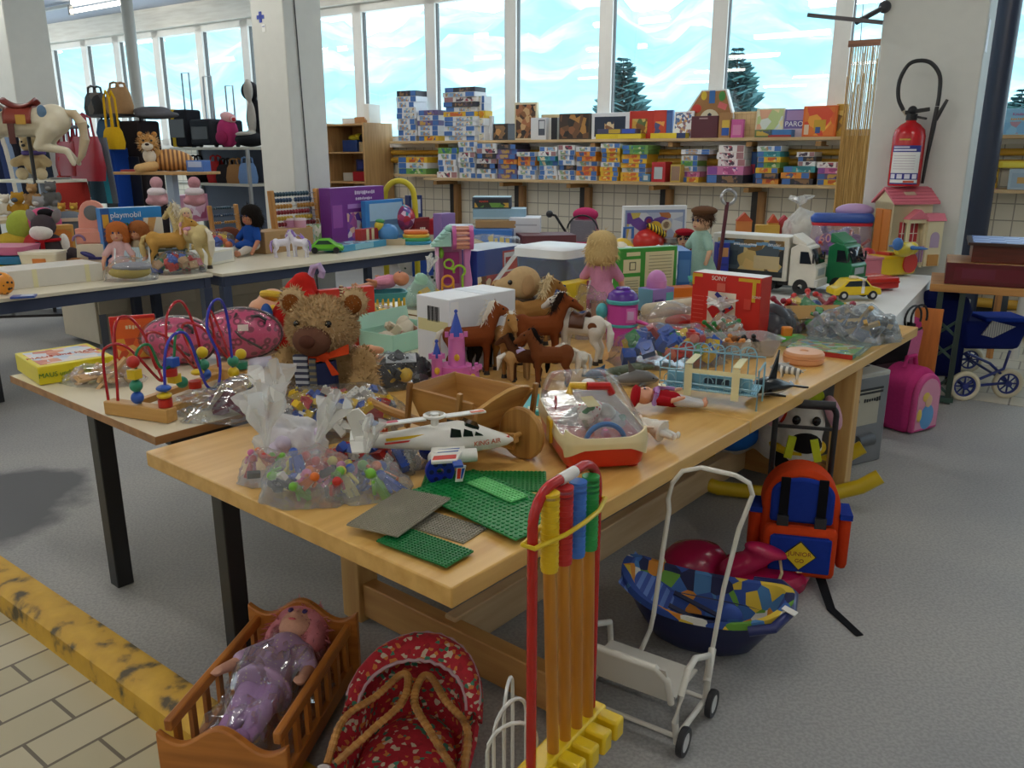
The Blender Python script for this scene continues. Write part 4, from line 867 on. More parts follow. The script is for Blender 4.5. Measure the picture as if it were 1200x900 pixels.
# pink toy castle
L = at(534,452); t = T('toy_castle','little pink toy castle with blue cone roofs before the white carton','toy castle',L,5); t.scale = (1.25,) * 3
m = M('p d86ab4 .4'); m.cyl((0,0,0),(0,0,.07),.06,.055,10); m.go('base',t)
for x,y,r,h in ((.005,0,.030,.165),(-.058,-.02,.02,.10),(.055,-.01,.024,.06)):
    m = M('p d476bc .4'); m.cyl((x,y,.0),(x,y,h),r,r * .85,12)
    for a in range(6): m.box((x + r * math.cos(a * 1.047),y + r * math.sin(a * 1.047),h + .004),(.012,.012,.016))
    o = m.go('tower',t); m = M('p e0b030 .4'); m.ball((x,y - r * .9,h * .6),(.009,.005,.012),n=8); m.go('window',o)
    if h > .08: m = M('p 2f50b8 .35'); m.cyl((x,y,h),(x,y,h + r * 2.6),r * .8,.002,14); m.ball((x,y,h + r * 2.6),.006,n=8); m.go('cone_roof',t)
# white carton
t = pack('big plain white carton with barcode standing behind the horses',(528,440),(604,421),345,.21,'c e6e8ec .5',[(.02,.74,.13,.96,'c f2f2f2')],name='carton',top='c eef0f4 .5')
m = M('c 2a2a2a')
zz = t.children[0].bound_box[6][2]; ww = t.children[0].bound_box[6][0]; dd = t.children[0].bound_box[6][1]
for i in range(9): m.box((-ww - .001,-.04 + i * .0085,zz * .78),(.0015,.003 + .002 * (i % 3),zz * .2))
m.use('c d8cf98'); m.box((-ww - .001,0,zz * .62),(.001,.19,.05)); m.go('barcode',t)
m = M('c d6d8dc .3'); m.box((.03,0,zz + .0008),(.06,.2,.001)); m.go('packing_tape',t)
# bag of dark bricks, mint box, baby legs
L = at(466,450); bag('clear bag of black and grey bricks between teddy bear and handcart',L,(.26,.22,.13),10,41,FILMX,rough=.16)
contents(L,10,.24,.19,.12,[('brick','toy brick','black',BLK),('long_brick','long toy brick','grey',GRY),('wheel','toy disc','black',BLK),('block','toy block','dark grey','p 3e4044 .4'),('brick','toy brick','black',BLK),('ball','toy bead','yellow',YEL)],34,'in the clear bag between teddy and handcart','dark bricks in the bag',42,1.2)
t = T('paper_note','grey paper note inside the bag of dark bricks','note',L + Vector((.02,-.02,.1)),10); m = M('c b8bcc0'); m.box((0,0,.012),(.12,.06,.002),(20,0,0)); o = m.go('sheet',t); text('~4',.03,'c 333338',t,(0,-.001,.0145),(20,0,0))
mid,rz,w = fr(432,418,492,402); t = T('open_box','mint green open box of toy bits left of the white carton','box',mid + Vector((.02,.1,0)),rz)
m = M('c a8d8c4 .5')
for x,y,sx,sy in ((0,-.11,w,.006),(0,.11,w,.006),(-w / 2,0,.006,.22),(w / 2,0,.006,.22)): m.box((x,y,.045),(sx,sy,.09))
m.box((0,0,.004),(w,.22,.006)); m.go('tray',t); m = M('c b4e0cc .5'); m.box((0,.115,.1),(w,.004,.12),(-12,0,0)); m.go('lid_flap',t)
contents(t.location,rz,w * .9,.2,.10,[('plank','toy piece','cream','p d8ccb0 .5'),('ball','toy piece','brown','p 8a5a3a .5'),('puff','toy piece','pale','p cfc4ae .6'),('panel','toy piece','pink','p d8a8a0 .5')],20,'in the mint green open box','bits in the mint box',43)
L = at(428,432); t = T('doll','doll legs in pink striped shorts sticking out right of the teddy','doll',L,0)
m = M('p dca07a .45'); m.cap((-.06,.02,.045),(.02,-.02,.05),.028,.024); m.cap((.02,-.02,.05),(.075,.0,.045),.022,.016); m.cap((-.06,.05,.06),(.02,.04,.075),.028,.024); m.cap((.02,.04,.075),(.065,.05,.07),.022,.016); m.go('body',t,remesh=.008); m = M('s 30 x e07a90 f0c8cc'); m.ball((-.07,.03,.055),(.05,.06,.05)); m.go('shorts',t)
L = at(468,372); t = T('toy_truck','small red and orange toy engine behind the mint box','toy truck',at(456,392),30)
m = M('p d2461e .35'); m.box((0,0,.04),(.12,.06,.05)); m.box((.03,0,.085),(.055,.055,.05)); m.go('body',t,bev=.006); m = M('p 30385a .3'); m.box((.03,-.029,.09),(.035,.003,.025)); m.go('window',t)
for x in (-.04,.04):
    for y in (-.032,.032): m = M('p 222226 .5'); m.cyl((x,y - .008,.02),(x,y + .008,.02),.02); m.go('wheel',t)
# pink baby in teal cradle on yellow legs, clear knotted bag
L = at(447,372); t = T('doll_crib','teal and yellow doll crib behind the red picture box','doll crib',L,18)
m = M('p 3f9aa0 .4'); m.rings([rr_(.26,.15,.10,5),rr_(.30,.18,.15,5),rr_(.28,.16,.15,5),rr_(.25,.14,.11,5)]); m.go('tub',t)
for i in range(9): m = M('p e0b830 .4'); m.cyl((-.12 + i * .03,-.075,0),(-.12 + i * .03,-.075,.12),.007,n=8); m.go('bar',t)
for x in (-.12,.12): m = M('p e0b830 .4'); m.box((x,.06,.05),(.02,.02,.1)); m.go('leg',t)
doll('bald baby doll in a pink jacket lying in the teal crib',L + Vector((-.16,.05,.16)),-100,.34,'p c88460 .45',None,'f e49ab4',pose='stand',tilt=(-78,0,0),skirt=0)
L = at(495,360); bag('clear bag knotted at the top beside the pink fairy house',L,(.24,.2,.16),0,44,FILM,(.04,.0,.22,.3,0,.10,.03))
contents(L,0,.2,.16,.14,[('ball','toy fruit','orange',ORG),('puff','toy food','mint','p 9ccab0 .4'),('block','toy block','yellow',YEL),('ball','toy fruit','brown','p a86a3a .5')],14,'in the knotted bag by the pink fairy house','toy food by the fairy house',45,1.4)
L = at(425,392); bag('clear bag with green and orange toys right of the red picture box',at(448,384),(.22,.16,.12),0,46,FILM); contents(at(448,384),0,.18,.13,.11,[('block','toy block','green',GRN),('ball','toy ball','red',RED),('block','toy block','orange',ORG),('puff','toy pad','yellow',YEL)],10,'in the bag right of the red picture box','toys right of the red picture box',47,1.3)
# pink fairy house
L = at(532,352); t = T('fairy_house','pink plastic fairy house with mint roof and big round wheel balcony','toy house',L,8); P1 = 'p d88ac4 .4'
m = M(P1); m.prism([(-.06,0),(.11,0),(.12,.12),(.105,.24),(.12,.36),(.07,.36),(.07,.2),(.06,.05),(-.06,.05)],.0,.10,'xz'); m.go('trunk_wall',t,bev=.006)
m = M('p cf8ac0 .4'); m.box((-.02,.07,.17),(.16,.02,.34)); m.go('back_wall',t)
m = M('p e0a8d0 .4'); m.box((-.10,.02,.17),(.02,.10,.34)); m.go('side_wall',t)
m = M('p a9d8cc .4'); m.prism([(-.14,.345),(-.015,.345),(-.015,.43),(-.05,.44)],-.06,.10,'xz')
for i in range(4): m.box((-.115 + i * .02,-.062,.365 + i * .019),(.05,.006,.012))
m.ball((-.02,.0,.45),(.03,.03,.025)); m.go('roof',t,bev=.003)
m = M('p c45aa0 .35'); m.cyl((-.005,-.01,.395),(.018,-.01,.395),.075,n=28); m.cyl((.10,-.01,.395),(.125,-.01,.395),.075,n=28); m.go('wheel_rim',t)
for i in range(12): a = i * PI / 6; m = M('p e8a890 .4'); m.cyl((0,-.01 + .062 * math.cos(a),.395 + .062 * math.sin(a)),(.115,-.01 + .062 * math.cos(a),.395 + .062 * math.sin(a)),.009,n=8); m.go('wheel_bar',t)
m = M('p e8a030 .35'); m.tube(arc((-.04,-.05,.13),.035,0,360,16),.008,8,True); m.cyl((-.075,-.05,.04),(-.075,-.05,.12),.007); m.cyl((-.005,-.05,.04),(-.005,-.05,.12),.007); m.go('mirror_frame',t)
m = M('p 9cc83c .35'); m.tube(arc((-.03,-.03,.235),.028,-60,230,14) + [(-.0,-.03,.20)],.007,8); m.tube(arc((.035,-.03,.19),.035,200,-60,14) + [(.055,-.03,.08)],.008,8); m.go('vine',t)
m = M('p b4dcd2 .4'); m.box((-.02,-.03,.035),(.17,.10,.07)); m.go('bath',t,bev=.008); m = M('p b43a8a .4'); m.box((-.01,.055,.2),(.1,.02,.2)); m.go('curtain',t); m = M('p 86b83a .4'); m.ball((-.075,.0,.30),(.018,.02,.035)); m.go('leaf',t)
# blue-red game carton in shrink wrap
t = pack('tall blue game carton in shrink wrap behind the white carton',(560,350),(616,338),290,.3,'c 2a4a9c .35',[(.0,.0,1,.45,'a 18 .35 c8404a e0d0b0 6a4030 d8b060 b03038'),(.5,.42,.88,.92,'c c8362e .35'),(.53,.46,.85,.88,'c e0e0e4 .35'),(.56,.5,.82,.78,'c c8362e .35'),(.92,.1,1,.95,'c 3c62c0 .35')],name='game_carton',top='c e8ecf0 .3')
m = M('p e6e6ea .35'); m.box((.0,-.165,.16),(.30,.01,.03),(0,-35,0)); m.go('white_strip',t); m = M(FILMX); m.box((0,0,.18),(.38,.33,.37)); m.go('shrink_wrap',t,bev=.02)
# dog/camel plush seated, tan
L = at(611,400); t = T('plush_dog','tan plush dog with long snout looking left between white carton and clear bin','plush toy',L + Vector((.01,.02,0)),-8); t.scale = (1.05,) * 3; TN = 'f c9a97c'
m = M(TN); m.ball((0,.02,.10),(.075,.08,.12)); m.ball((-.0,-.05,.13),(.05,.045,.05)); m.ball((.0,-.05,.03),(.07,.06,.035)); m.go('body',t,remesh=.011)
m = M(TN); m.ball((.0,0,.275),(.085,.075,.08)); m.cap((-.05,0,.27),(-.105,-.01,.255),.05,.038); m.go('head',t,remesh=.011)
m = M('f b8946a'); m.ball((.03,-.07,.275),(.03,.018,.05),(0,10,0)); m.go('ear',t); m = M('f b8946a'); m.ball((-.12,.05,.245),(.045,.015,.032),(0,30,0)); m.go('ear',t)
m = M('f 6a4428'); m.ball((-.14,-.01,.25),(.014,.03,.016)); m.go('nose',t); m = M('p 120e0c .1'); m.ball((-.055,-.058,.285),.012,n=10); m.go('eye',t); m = M('p 4a3826 .5'); m.tube(arc((0,0.01,.2),.06,0,360,18,'xy'),.008,8,True); m.go('collar',t)
m = M('f d8c09a'); m.ball((-.035,-.085,.14),(.045,.04,.05)); m.go('paw',t)
# clear storage bin with white lid
mid,rz,w = fr(618,386,674,372); t = T('storage_bin','tall clear plastic storage bin with white lid full of toys','storage bin',mid + Vector((.02,.17,0)),rz + 4)
m = M('g c8d4e6 .16 .7'); m.rings([rr_(.30,.30,.0,7),rr_(.34,.34,.36,7),rr_(.33,.33,.36,7),rr_(.29,.29,.01,7)]); m.go('bin',t)
m = M('p e9edf2 .35'); m.rings([rr_(.36,.36,.355,7),rr_(.36,.36,.40,7),rr_(.33,.33,.41,7)]); m.go('lid',t); m = M('p c8d2de .4'); m.rings([rr_(.352,.352,.23,7),rr_(.352,.352,.235,7)],caps=False); m.go('rim_line',t)
contents(t.location,rz,.26,.26,.30,[('block','toy block','dark blue','p 1c2c6a .4'),('puff','soft toy','dark grey','f 2c2c34'),('rod','toy figure','pink','p d88a98 .5'),('ball','toy ball','blue',BLU),('puff','soft toy','cream','f c8bca0'),('block','toy block','black',BLK)],34,'inside the tall clear storage bin','toys in the clear bin',51,1.6)
m = M('f 1f3a78'); m.ball((0,0,0),(.12,.12,.10)); m.thing('plush_ball','dark blue plush ball at the top inside the clear storage bin','plush toy',t.location + Vector((0,0,.24)),0)
# yellow box set in film, blond doll, green game box
t = pack('yellow and blue toy pack in film leaning before the clear bin',(662,392),(700,382),330,.09,'c e0c020 .35',[(.0,.0,.3,1,'c e6c81c .35'),(.3,.0,1,.4,'c 3a6ac0 .35'),(.3,.4,.62,.95,'c d8b83a .35'),(.62,.3,1,1,'a 25 .3 f0ece4 d8507a e8d8a0 f4f4f0 a04a60')],name='toy_pack',cat='toy pack',side='c 2f58a8 .35')
L = at(690,394); bag('glossy film around the yellow and blue toy pack',L,(.24,.18,.24),-10,52,FILMX,rough=.2)
doll('blonde doll in a pink cardigan seen from behind, beside the green game box',at(703,384),165,.50,'p d8a080 .45','f d9bd84','f d490b0',pose='stand',hairstyle='big',skirt=.6,tilt=(0,0,0))
CRM = 'c e2d8a8 .5'
t = pack('green and cream game box with printed rules standing behind the purple castle',(724,356),(791,350),290,.07,'c 3f9a34 .4',[(.07,.55,.36,.80,CRM),(.07,.06,.36,.48,CRM),(.12,.86,.35,.93,CRM),(.44,.06,.94,.92,CRM),(.17,.60,.28,.75,'c 4a4a3a'),(.185,.615,.265,.735,CRM),(.5,.12,.78,.36,'a 70 .5 e2d8a8 8a6a3a c8b04a e2d8a8 5a7a4a')] + [(.5,.84 - .06 * i,.9,.85 - .06 * i,'c 8a8a70') for i in range(8)] + [(.1,.4 - .05 * i,.32,.41 - .05 * i,'c 8a8a70') for i in range(6)],name='game_box')
# pink and purple toy lantern with handle
L = at(728,402); t = T('toy_lantern','pink and purple toy tower with domed top and teal knob','toy',L,0)
m = M('p cf4aa8 .35'); m.lathe([(.075,0),(.078,.07),(.066,.08),(.066,.09),(.075,.19),(.075,.20)],n=28); m.go('body',t)
m = M('p e07ac0 .3'); m.box((.03,-.068,.15),(.05,.012,.07)); m.use('p d8b0d8 .4'); m.box((.03,-.075,.15),(.03,.004,.04)); m.go('window',t)
m = M('p 4fb0b8 .35'); m.lathe([(.078,.2),(.08,.205),(.08,.215),(.076,.22)],n=28); m.go('band',t); m = M('p 4fb0b8 .35'); m.lathe([(.07,.085),(.08,.092),(.08,.10),(.07,.107)],n=28); m.go('band',t)
m = M('p 5a2a98 .25'); m.lathe([(.076,.22),(.07,.245),(.045,.265),(0,.27)],n=28); m.lathe([(.035,.262),(.035,.275),(.03,.278)],n=24); m.go('dome',t); m = M('p 4fb0b8 .35'); m.ball((-.10,0,.16),(.03,.03,.04)); m.go('knob',t)
m = M('p d848a0 .35'); m.grid(6,10,lambda i,j: (.05 + .22 * j,-.05 + .06 * i,.11 - .10 * j + .01 * math.sin(j * 5) + .012 * (2 * i - 1) ** 2)); m.go('slide',t,solid=.006)
# purple castle with dome, orange and teal boxes, roof tent
t = pack('purple and turquoise toy house with pink dome behind the big brick bag',(764,367),(789,363),338,.12,'p 8f78c4 .4',[(.1,.0,.5,.55,'p 4a3a8a .4'),(.62,.3,.95,.8,'p 58b0b8 .4')],name='toy_house',cat='toy house',side='p 6fa8c4 .4')
m = M('p d088c8 .4'); m.ball((0,0,.175),(.06,.055,.065),n=20); m.cyl((0,0,.12),(0,0,.18),.06,n=20); m.go('dome',t)
pack('orange toy crate with white bars behind the red radio carton',(786,360),(815,358),337,.1,'p dc7420 .35',[(.05,.3,.95,.5,'s 60 x e8d8c0 dc7420'),(0,0,1,.25,'p 5a2a98 .35')],name='toy_crate',cat='toy crate')
L = at(828,352); t = T('toy_tent','grey toy tent with teal roof edge and pink flap behind the red radio carton','toy tent',L,-8)
m = M('p 6a6c78 .4'); m.prism([(-.13,0),(.13,0),(.10,.13),(-.10,.13)],-.08,.08,'xz'); m.go('body',t); m = M('p 3fa890 .35'); m.box((0,0,.135),(.24,.18,.014)); m.box((.13,-.0,.07),(.016,.18,.16),(0,-14,0)); m.go('roof',t); m = M('p d84a9c .4'); m.prism([(.02,.0),(.12,.0),(.07,.10)],-.092,-.082,'xz'); m.go('flap',t)
# roll of fleece and red pouch in clear bag
L = at(785,382); bag('clear bag holding a rolled cream fleece and a red pouch',L,(.34,.2,.13),8,53,FILM)
m = M('f d8ceb4'); m.cap((-.12,0,0),(.12,.02,.02),.045); m.thing('fleece_roll','rolled cream fleece in the clear bag left of the red radio carton','fleece',L + Vector((0,.02,.08)),8)
m = M('p b02a2a .5'); m.ball((0,0,0),(.09,.05,.035)); m.thing('red_pouch','dark red pouch at the bottom of the fleece bag','pouch',L + Vector((.05,-.04,.036)),8)
# red radio carton
RC = 'c cf2c20 .4'
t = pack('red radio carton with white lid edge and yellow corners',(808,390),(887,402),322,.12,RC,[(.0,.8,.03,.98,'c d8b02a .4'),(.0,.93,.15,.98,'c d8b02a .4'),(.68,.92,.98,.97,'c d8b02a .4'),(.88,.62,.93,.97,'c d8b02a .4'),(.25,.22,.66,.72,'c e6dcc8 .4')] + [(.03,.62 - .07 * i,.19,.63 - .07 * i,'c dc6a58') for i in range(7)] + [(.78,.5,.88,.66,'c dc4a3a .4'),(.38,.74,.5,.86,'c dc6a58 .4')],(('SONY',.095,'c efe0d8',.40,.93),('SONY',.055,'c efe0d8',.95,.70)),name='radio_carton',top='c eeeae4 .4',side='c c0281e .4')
cw_ = t.children[0].bound_box[6][0]; ch_ = t.children[0].bound_box[6][2]
m = M('c b81e1c .3'); m.box((-.015,-.0745,ch_ * .47),(.125,.004,.075),(0,-38,0)); m.use('c 2c3a8a .3'); m.box((.0,-.0765,ch_ * .60),(.11,.003,.02),(0,-38 + 76,0)); m.use('c 22222a .3'); m.box((-.01,-.077,ch_ * .47),(.05,.003,.022),(0,38,0)); m.use('c d0a030 .3'); m.cyl((-.02,-.079,ch_ * .33),(-.02,-.072,ch_ * .33),.02); m.go('radio_picture',t)
# bowl with animal figures, bag in it
L = at(872,416); t = T('plastic_bowl','clear oblong plastic bowl with animal figures before the red radio carton','bowl',L,14)
m = M('g f0f2f4 .22 .8'); m.rings([rr_(.24,.16,.0,6),rr_(.30,.21,.085,6),rr_(.32,.23,.088,6),rr_(.29,.2,.085,6),rr_(.23,.15,.006,6)]); m.go('bowl',t)
contents(L,14,.24,.16,.10,[('animal','toy animal','dark grey',BLK),('animal','toy animal','brown','p 8a5a30 .5'),('animal','toy animal','orange','p d88a3a .5'),('animal','toy animal','white',WHT)],16,'in the oblong clear bowl','toy animals in the bowl',55)
L = at(850,404); bag('clear knotted bag of orange and white animal figures standing in the bowl',L + Vector((0,.02,.02)),(.2,.15,.12),10,56,FILM,(-.02,.02,.15,-.1,0,.05,.07)); contents(L + Vector((0,.02,.02)),10,.16,.12,.11,[('animal','toy animal','tiger orange','p d88a3a .5'),('animal','toy animal','white',WHT),('animal','toy animal','brown','p 8a5a30 .5'),('rod','toy tree','green',GRN)],16,'in the knotted bag standing in the bowl','animals in the bag in the bowl',57)
# big bag of big building bricks
L = at(782,424); bag('big clear bag of blue, red and yellow building bricks in the middle of the bench',L,(.52,.30,.17),8,58,FILMX,rough=.12)
contents(L,8,.5,.27,.17,[('block','building brick','blue','p 2a58b4 .35'),('block','building brick','blue','p 2a58b4 .35'),('block','building brick','red',RED),('block','building brick','yellow',YEL),('block','building brick','blue','p 2a58b4 .35'),('block','building brick','green',GRN),('ball','toy dome','salmon','p d8705a .4')],54,'in the big clear bag in the middle of the bench','building bricks in the big bag',59,1.05)
# light blue wire bench
p1 = at(772,468); p2 = at(886,482); ex = p2 - p1; rz = math.degrees(math.atan2(ex.y,ex.x)); w = ex.length; t = T('wire_bench','light blue wire doll bench with scrolls, tied with cream tape','doll bench',p1,rz); WB = 'm 8fb8c8 .4 .3'
def bars(pts,r=.0025,nm='wire'): m = M(WB); m.tube(pts,r,6); return m.go(nm,t)
for z in (.055,.075,.125): bars([(0,0,z),(w,0,z)],.0035,'rail')
bars([(0,.14,.06),(w,.14,.06),(w,.14,.17),(0,.14,.17),(0,.14,.06)],.0035,'back_frame')
for x in (0,w): bars([(x,0,0),(x,0,.15),(x,.14,.15),(x,.14,0)],.004,'leg')
for i in range(1,12): bars([(i * w / 12,0,.05),(i * w / 12,0,.125)]); bars([(i * w / 12,.14,.06),(i * w / 12,.14,.17)])
for i in range(5): bars(arc((.035 + (i + .5) * (w - .07) / 5,.14,.17),.032,0,180,10) + arc((.045 + (i + .5) * (w - .07) / 5,.14,.185),.016,0,300,10),.0025,'scroll')
for i in range(5): bars(arc(((i + .5) * w / 5,-.002,.088),.02,0,330,12),.002,'scroll')
m = M('s 40 x 8fc0d4 6aa4bc'); m.box((w / 2,.07,.055),(w * .96,.13,.01)); m.go('seat',t); m = M('c 7ab4cc .4'); m.box((w / 2,.03,.085),(w * .86,.02,.05)); m.use('c 28384a'); m.box((w * .58,.018,.09),(.09,.003,.022)); m.go('label_strip',t)
for x in (w * .30,w * .78): m = M('c e6dfae .5'); m.box((x,-.006,.09),(.028,.002,.12)); m.box((x,.07,.155),(.028,.16,.002)); m.go('tape',t)
m = M('c e6dfae .5'); m.box((w * .62,-.0075,.128),(w * .7,.002,.016)); m.go('tape',t)
# sea animals
def fish(label,L,rz,s,top,belly,name,fin=1,roll=0):
    t = T(name,label,'toy animal',L,rz); t.scale = (s,) * 3
    prof = [(-.5,.02,.02,.10),(-.40,.05,.045,.11),(-.2,.12,.11,.13),(.05,.17,.155,.16),(.28,.14,.13,.15),(.42,.08,.08,.125),(.5,.02,.02,.11)]
    m = M(top); m.rings([[(x,a * math.cos(2 * PI * j / 16),max(0.0,z + b * math.sin(2 * PI * j / 16))) for j in range(16)] for x,a,b,z in prof]); m.use(belly)
    for f in m.bm.faces:
        if f.calc_center_median().z < .09: f.material_index = 1
    m.go('body',t)
    m = M(top); m.prism([(-.10,.26),(.04,.30),(-.12,.30 + .2 * fin)],-.015,.015,'xz'); m.go('dorsal_fin',t)
    for y in (-1,1):
        m = M(top); m.prism([(.10,y * .12),(.22,y * .12),(.0,y * .36)],.06,.09,'xy'); m.go('flipper',t)
        m = M(top); m.prism([(-.44,0),(-.5,0),(-.62,y * .2),(-.55,y * .17)],.09,.12,'xy'); m.go('tail_fluke',t); m = M('p 0c0c10 .1'); m.ball((.36,y * .105,.16),.016,n=8); m.go('eye',t)
    return t
o = fish('grey toy dolphin in front of the blue wire bench',at(742,452),8,.21,'p 6d6a68 .3','p a8a49e .35','toy_dolphin'); o.children[0]['label'] = 'grey dolphin body'
fish('blue-grey toy whale with price tag beside the pinto horse',at(704,443),200,.15,'p 4a6684 .3','p a0aab0 .35','toy_whale',.4); 
t = fish('black and white toy orca with tall fin at the right of the wire bench',at(902,463),205,.24,'p 16181c .25','p e0e0dc .35','toy_orca',2.2)
L = at(735,440); t = T('toy_crocodile','grey-green toy crocodile lying behind the dolphin','toy animal',L,28); m = M('d 60 .3 5a6450 48523e'); m.cap((-.08,0,.022),(.05,0,.026),.022,.026); m.cap((.05,0,.03),(.13,0,.022),.02,.011); m.tube([(-.08,0,.022),(-.15,.02,.016),(-.2,.05,.01)],[.02,.012,.004]); m.go('body',t,remesh=.006)
for x in (-.06,.04):
    for y in (-.03,.03): m = M('p 5a6450 .4'); m.cap((x,y * .6,.02),(x + .01,y * 1.2,.006),.008,.007); m.go('leg',t)
L = at(700,446); fish('small pale toy fish lying between whale and crocodile',at(716,448),10,.10,'p 8a98a4 .3','p c0c4c4 .3','toy_fish',.5)
# baby doll in red, small white doll
o = doll('baby doll with red hat and striped scarf lying on its back at the bench edge',at(829,481),0,.265,'p e0a486 .4',None,'f b01c28','f d4d4d6',skirt=0,hat='f b81c28')
o.rotation_euler = (R(-84),0,R(84)); o.location = at(829,483) + Vector((0,.01,.028))
m = M('s 60 y 7a9ad8 d060a8'); m.tube([(-.12,-.08,.71),(0,-.13,.69),(.12,-.08,.71),(.12,.06,.72),(-.12,.06,.72),(-.12,-.08,.71)],.035,8); m.tube([(.03,-.13,.69),(.05,-.14,.58),(.04,-.14,.46)],.028,8); m.go('scarf',o); tagcard(o,(0.02,-.18,.64),(90,0,0),(.13,.10))
o = doll('small doll in white lacy clothes lying beside the doctor case',at(793,522),0,.19,'p e8d0bc .45','f e6dfd0','d 60 .3 e6e0d2 d8b8b0','f e8e6e0',shoes='p eeeae6 .4',skirt=.7)
o.rotation_euler = (R(-80),0,R(48)); o.location = at(793,524) + Vector((0,0,.03))
# peach round box, flat game, silver bits
L = at(941,425); t = T('round_box','peach coloured round lidded plastic tin at the right bench edge','tin',L,0); m = M('p e0a070 .35'); m.lathe([(0,0),(.080,0),(.088,.01),(.088,.045),(.08,.055),(.02,.056),(.016,.05),(0,.05)],n=32); m.go('tin',t,bev=.002); m = M('p d08a5c .4'); m.tube([(.088 * math.cos(a),.088 * math.sin(a),.03) for a in [2 * PI * j / 32 for j in range(32)]],.0025,6,True); m.go('seam_ring',t)
mid,rz,w = fr(925,412,990,424); t = carton('flat colourful game in a clear sleeve at the right bench edge',mid + Vector((.08,.11,0)),rz + 12,.30,.22,.022,'c 3a9a8a .4',[(0,0,.3,1,'c 2f7ac0'),(.3,0,.55,1,'c e0c030'),(.55,0,1,1,'c b83028')],name='flat_game',cat='game',top='a 30 .35 7ab04a d8c84a d87a5a c8e0d0 5a9ac0 e0d8c0'); m = M('g e6f2ee .12 1'); m.box((-.0,.02,.026),(.36,.27,.012)); m.go('clear_sleeve',t,bev=.004)
L = at(920,436); fish('small silver tiger striped toy animal beside the orca',L,150,.13,'s 12 x 8a8c8c d4d2cc','p d4d4d0 .4','toy_animal',.3)
L = at(908,441); t = T('toy_tiger','tiny white tiger figure at the bench edge beside the orca','toy animal',at(925,444),150); m = M('s 14 x 6c6c6a dcdad2'); m.cap((-.03,0,.035),(.03,0,.036),.016); m.ball((.05,0,.045),.014)
for x in (-.03,.03):
    for y in (-.01,.01): m.cap((x,y,.03),(x,y,.006),.006)
m.go('body',t,remesh=.004)
# right-hand bags
L = at(1000,398); bag('large clear bag of dark toys at the far right corner of the bench',L,(.50,.30,.17),22,61,'g eef4f8 .2 1.2',rough=.2)
contents(L,22,.44,.26,.14,[('beam','toy part','dark grey',BLK),('rod','toy part','grey',GRY),('wheel','toy disc','black',BLK),('beam','toy part','tan','p c8a050 .4'),('panel','toy part','blue grey','p 4a5a78 .4')],40,'in the large bag at the far right corner of the bench','dark toys in the corner bag',62,1.2)
L = at(908,392); bag('clear bag with a black toy beside the red radio carton',L,(.26,.2,.15),0,63,FILMX); contents(L,0,.22,.16,.13,[('wheel','toy disc','black',BLK),('puff','toy hull','charcoal','p 2e2e36 .4'),('panel','paper label','pink','c d86a8a')],12,'in the bag right of the red radio carton','black toys beside the radio carton',64,1.4)
L = at(921,400); t = T('toy_duck','orange and green little toy on the bench behind the peach tin','toy',L,0); m = M('p e08a28 .35'); m.box((0,0,.05),(.05,.04,.05)); m.go('body',t,bev=.008); m = M('p 5ab03c .35'); m.box((.02,-.0,.016),(.13,.07,.03)); m.go('base',t,bev=.006)
L = at(950,384); bag('big clear bag of coloured toys with a cardboard header',L,(.50,.3,.17),14,65,FILMX); contents(L,14,.46,.26,.16,[('block','toy block','yellow',YEL),('rod','toy rod','red',RED),('ball','toy ball','blue',BLU),('rod','toy rod','maroon','p 9a2a40 .4'),('block','toy block','green',GRN)],36,'in the bag with the cardboard header','toys in the header bag',66,1.4)
t = T('card_header','tan cardboard header with red crab and green net on the coloured toy bag','cardboard',L + Vector((-.02,-.13,.04)),5); m = M('c c9a060 .6'); m.box((0,0,.07),(.34,.004,.07),(-20,0,0)); m.go('header',t); m = M('d 60 .25 4a9a3a 2a5a20'); m.ball((.03,-.005,.015),(.10,.02,.03)); m.go('net',t); m = M('p c8482a .5'); m.ball((.09,-.012,.062),(.03,.006,.014)); m.go('crab',t); text('~4',.022,'c 4a3a2a',t,(.02,-.01,.075),(70,0,0))
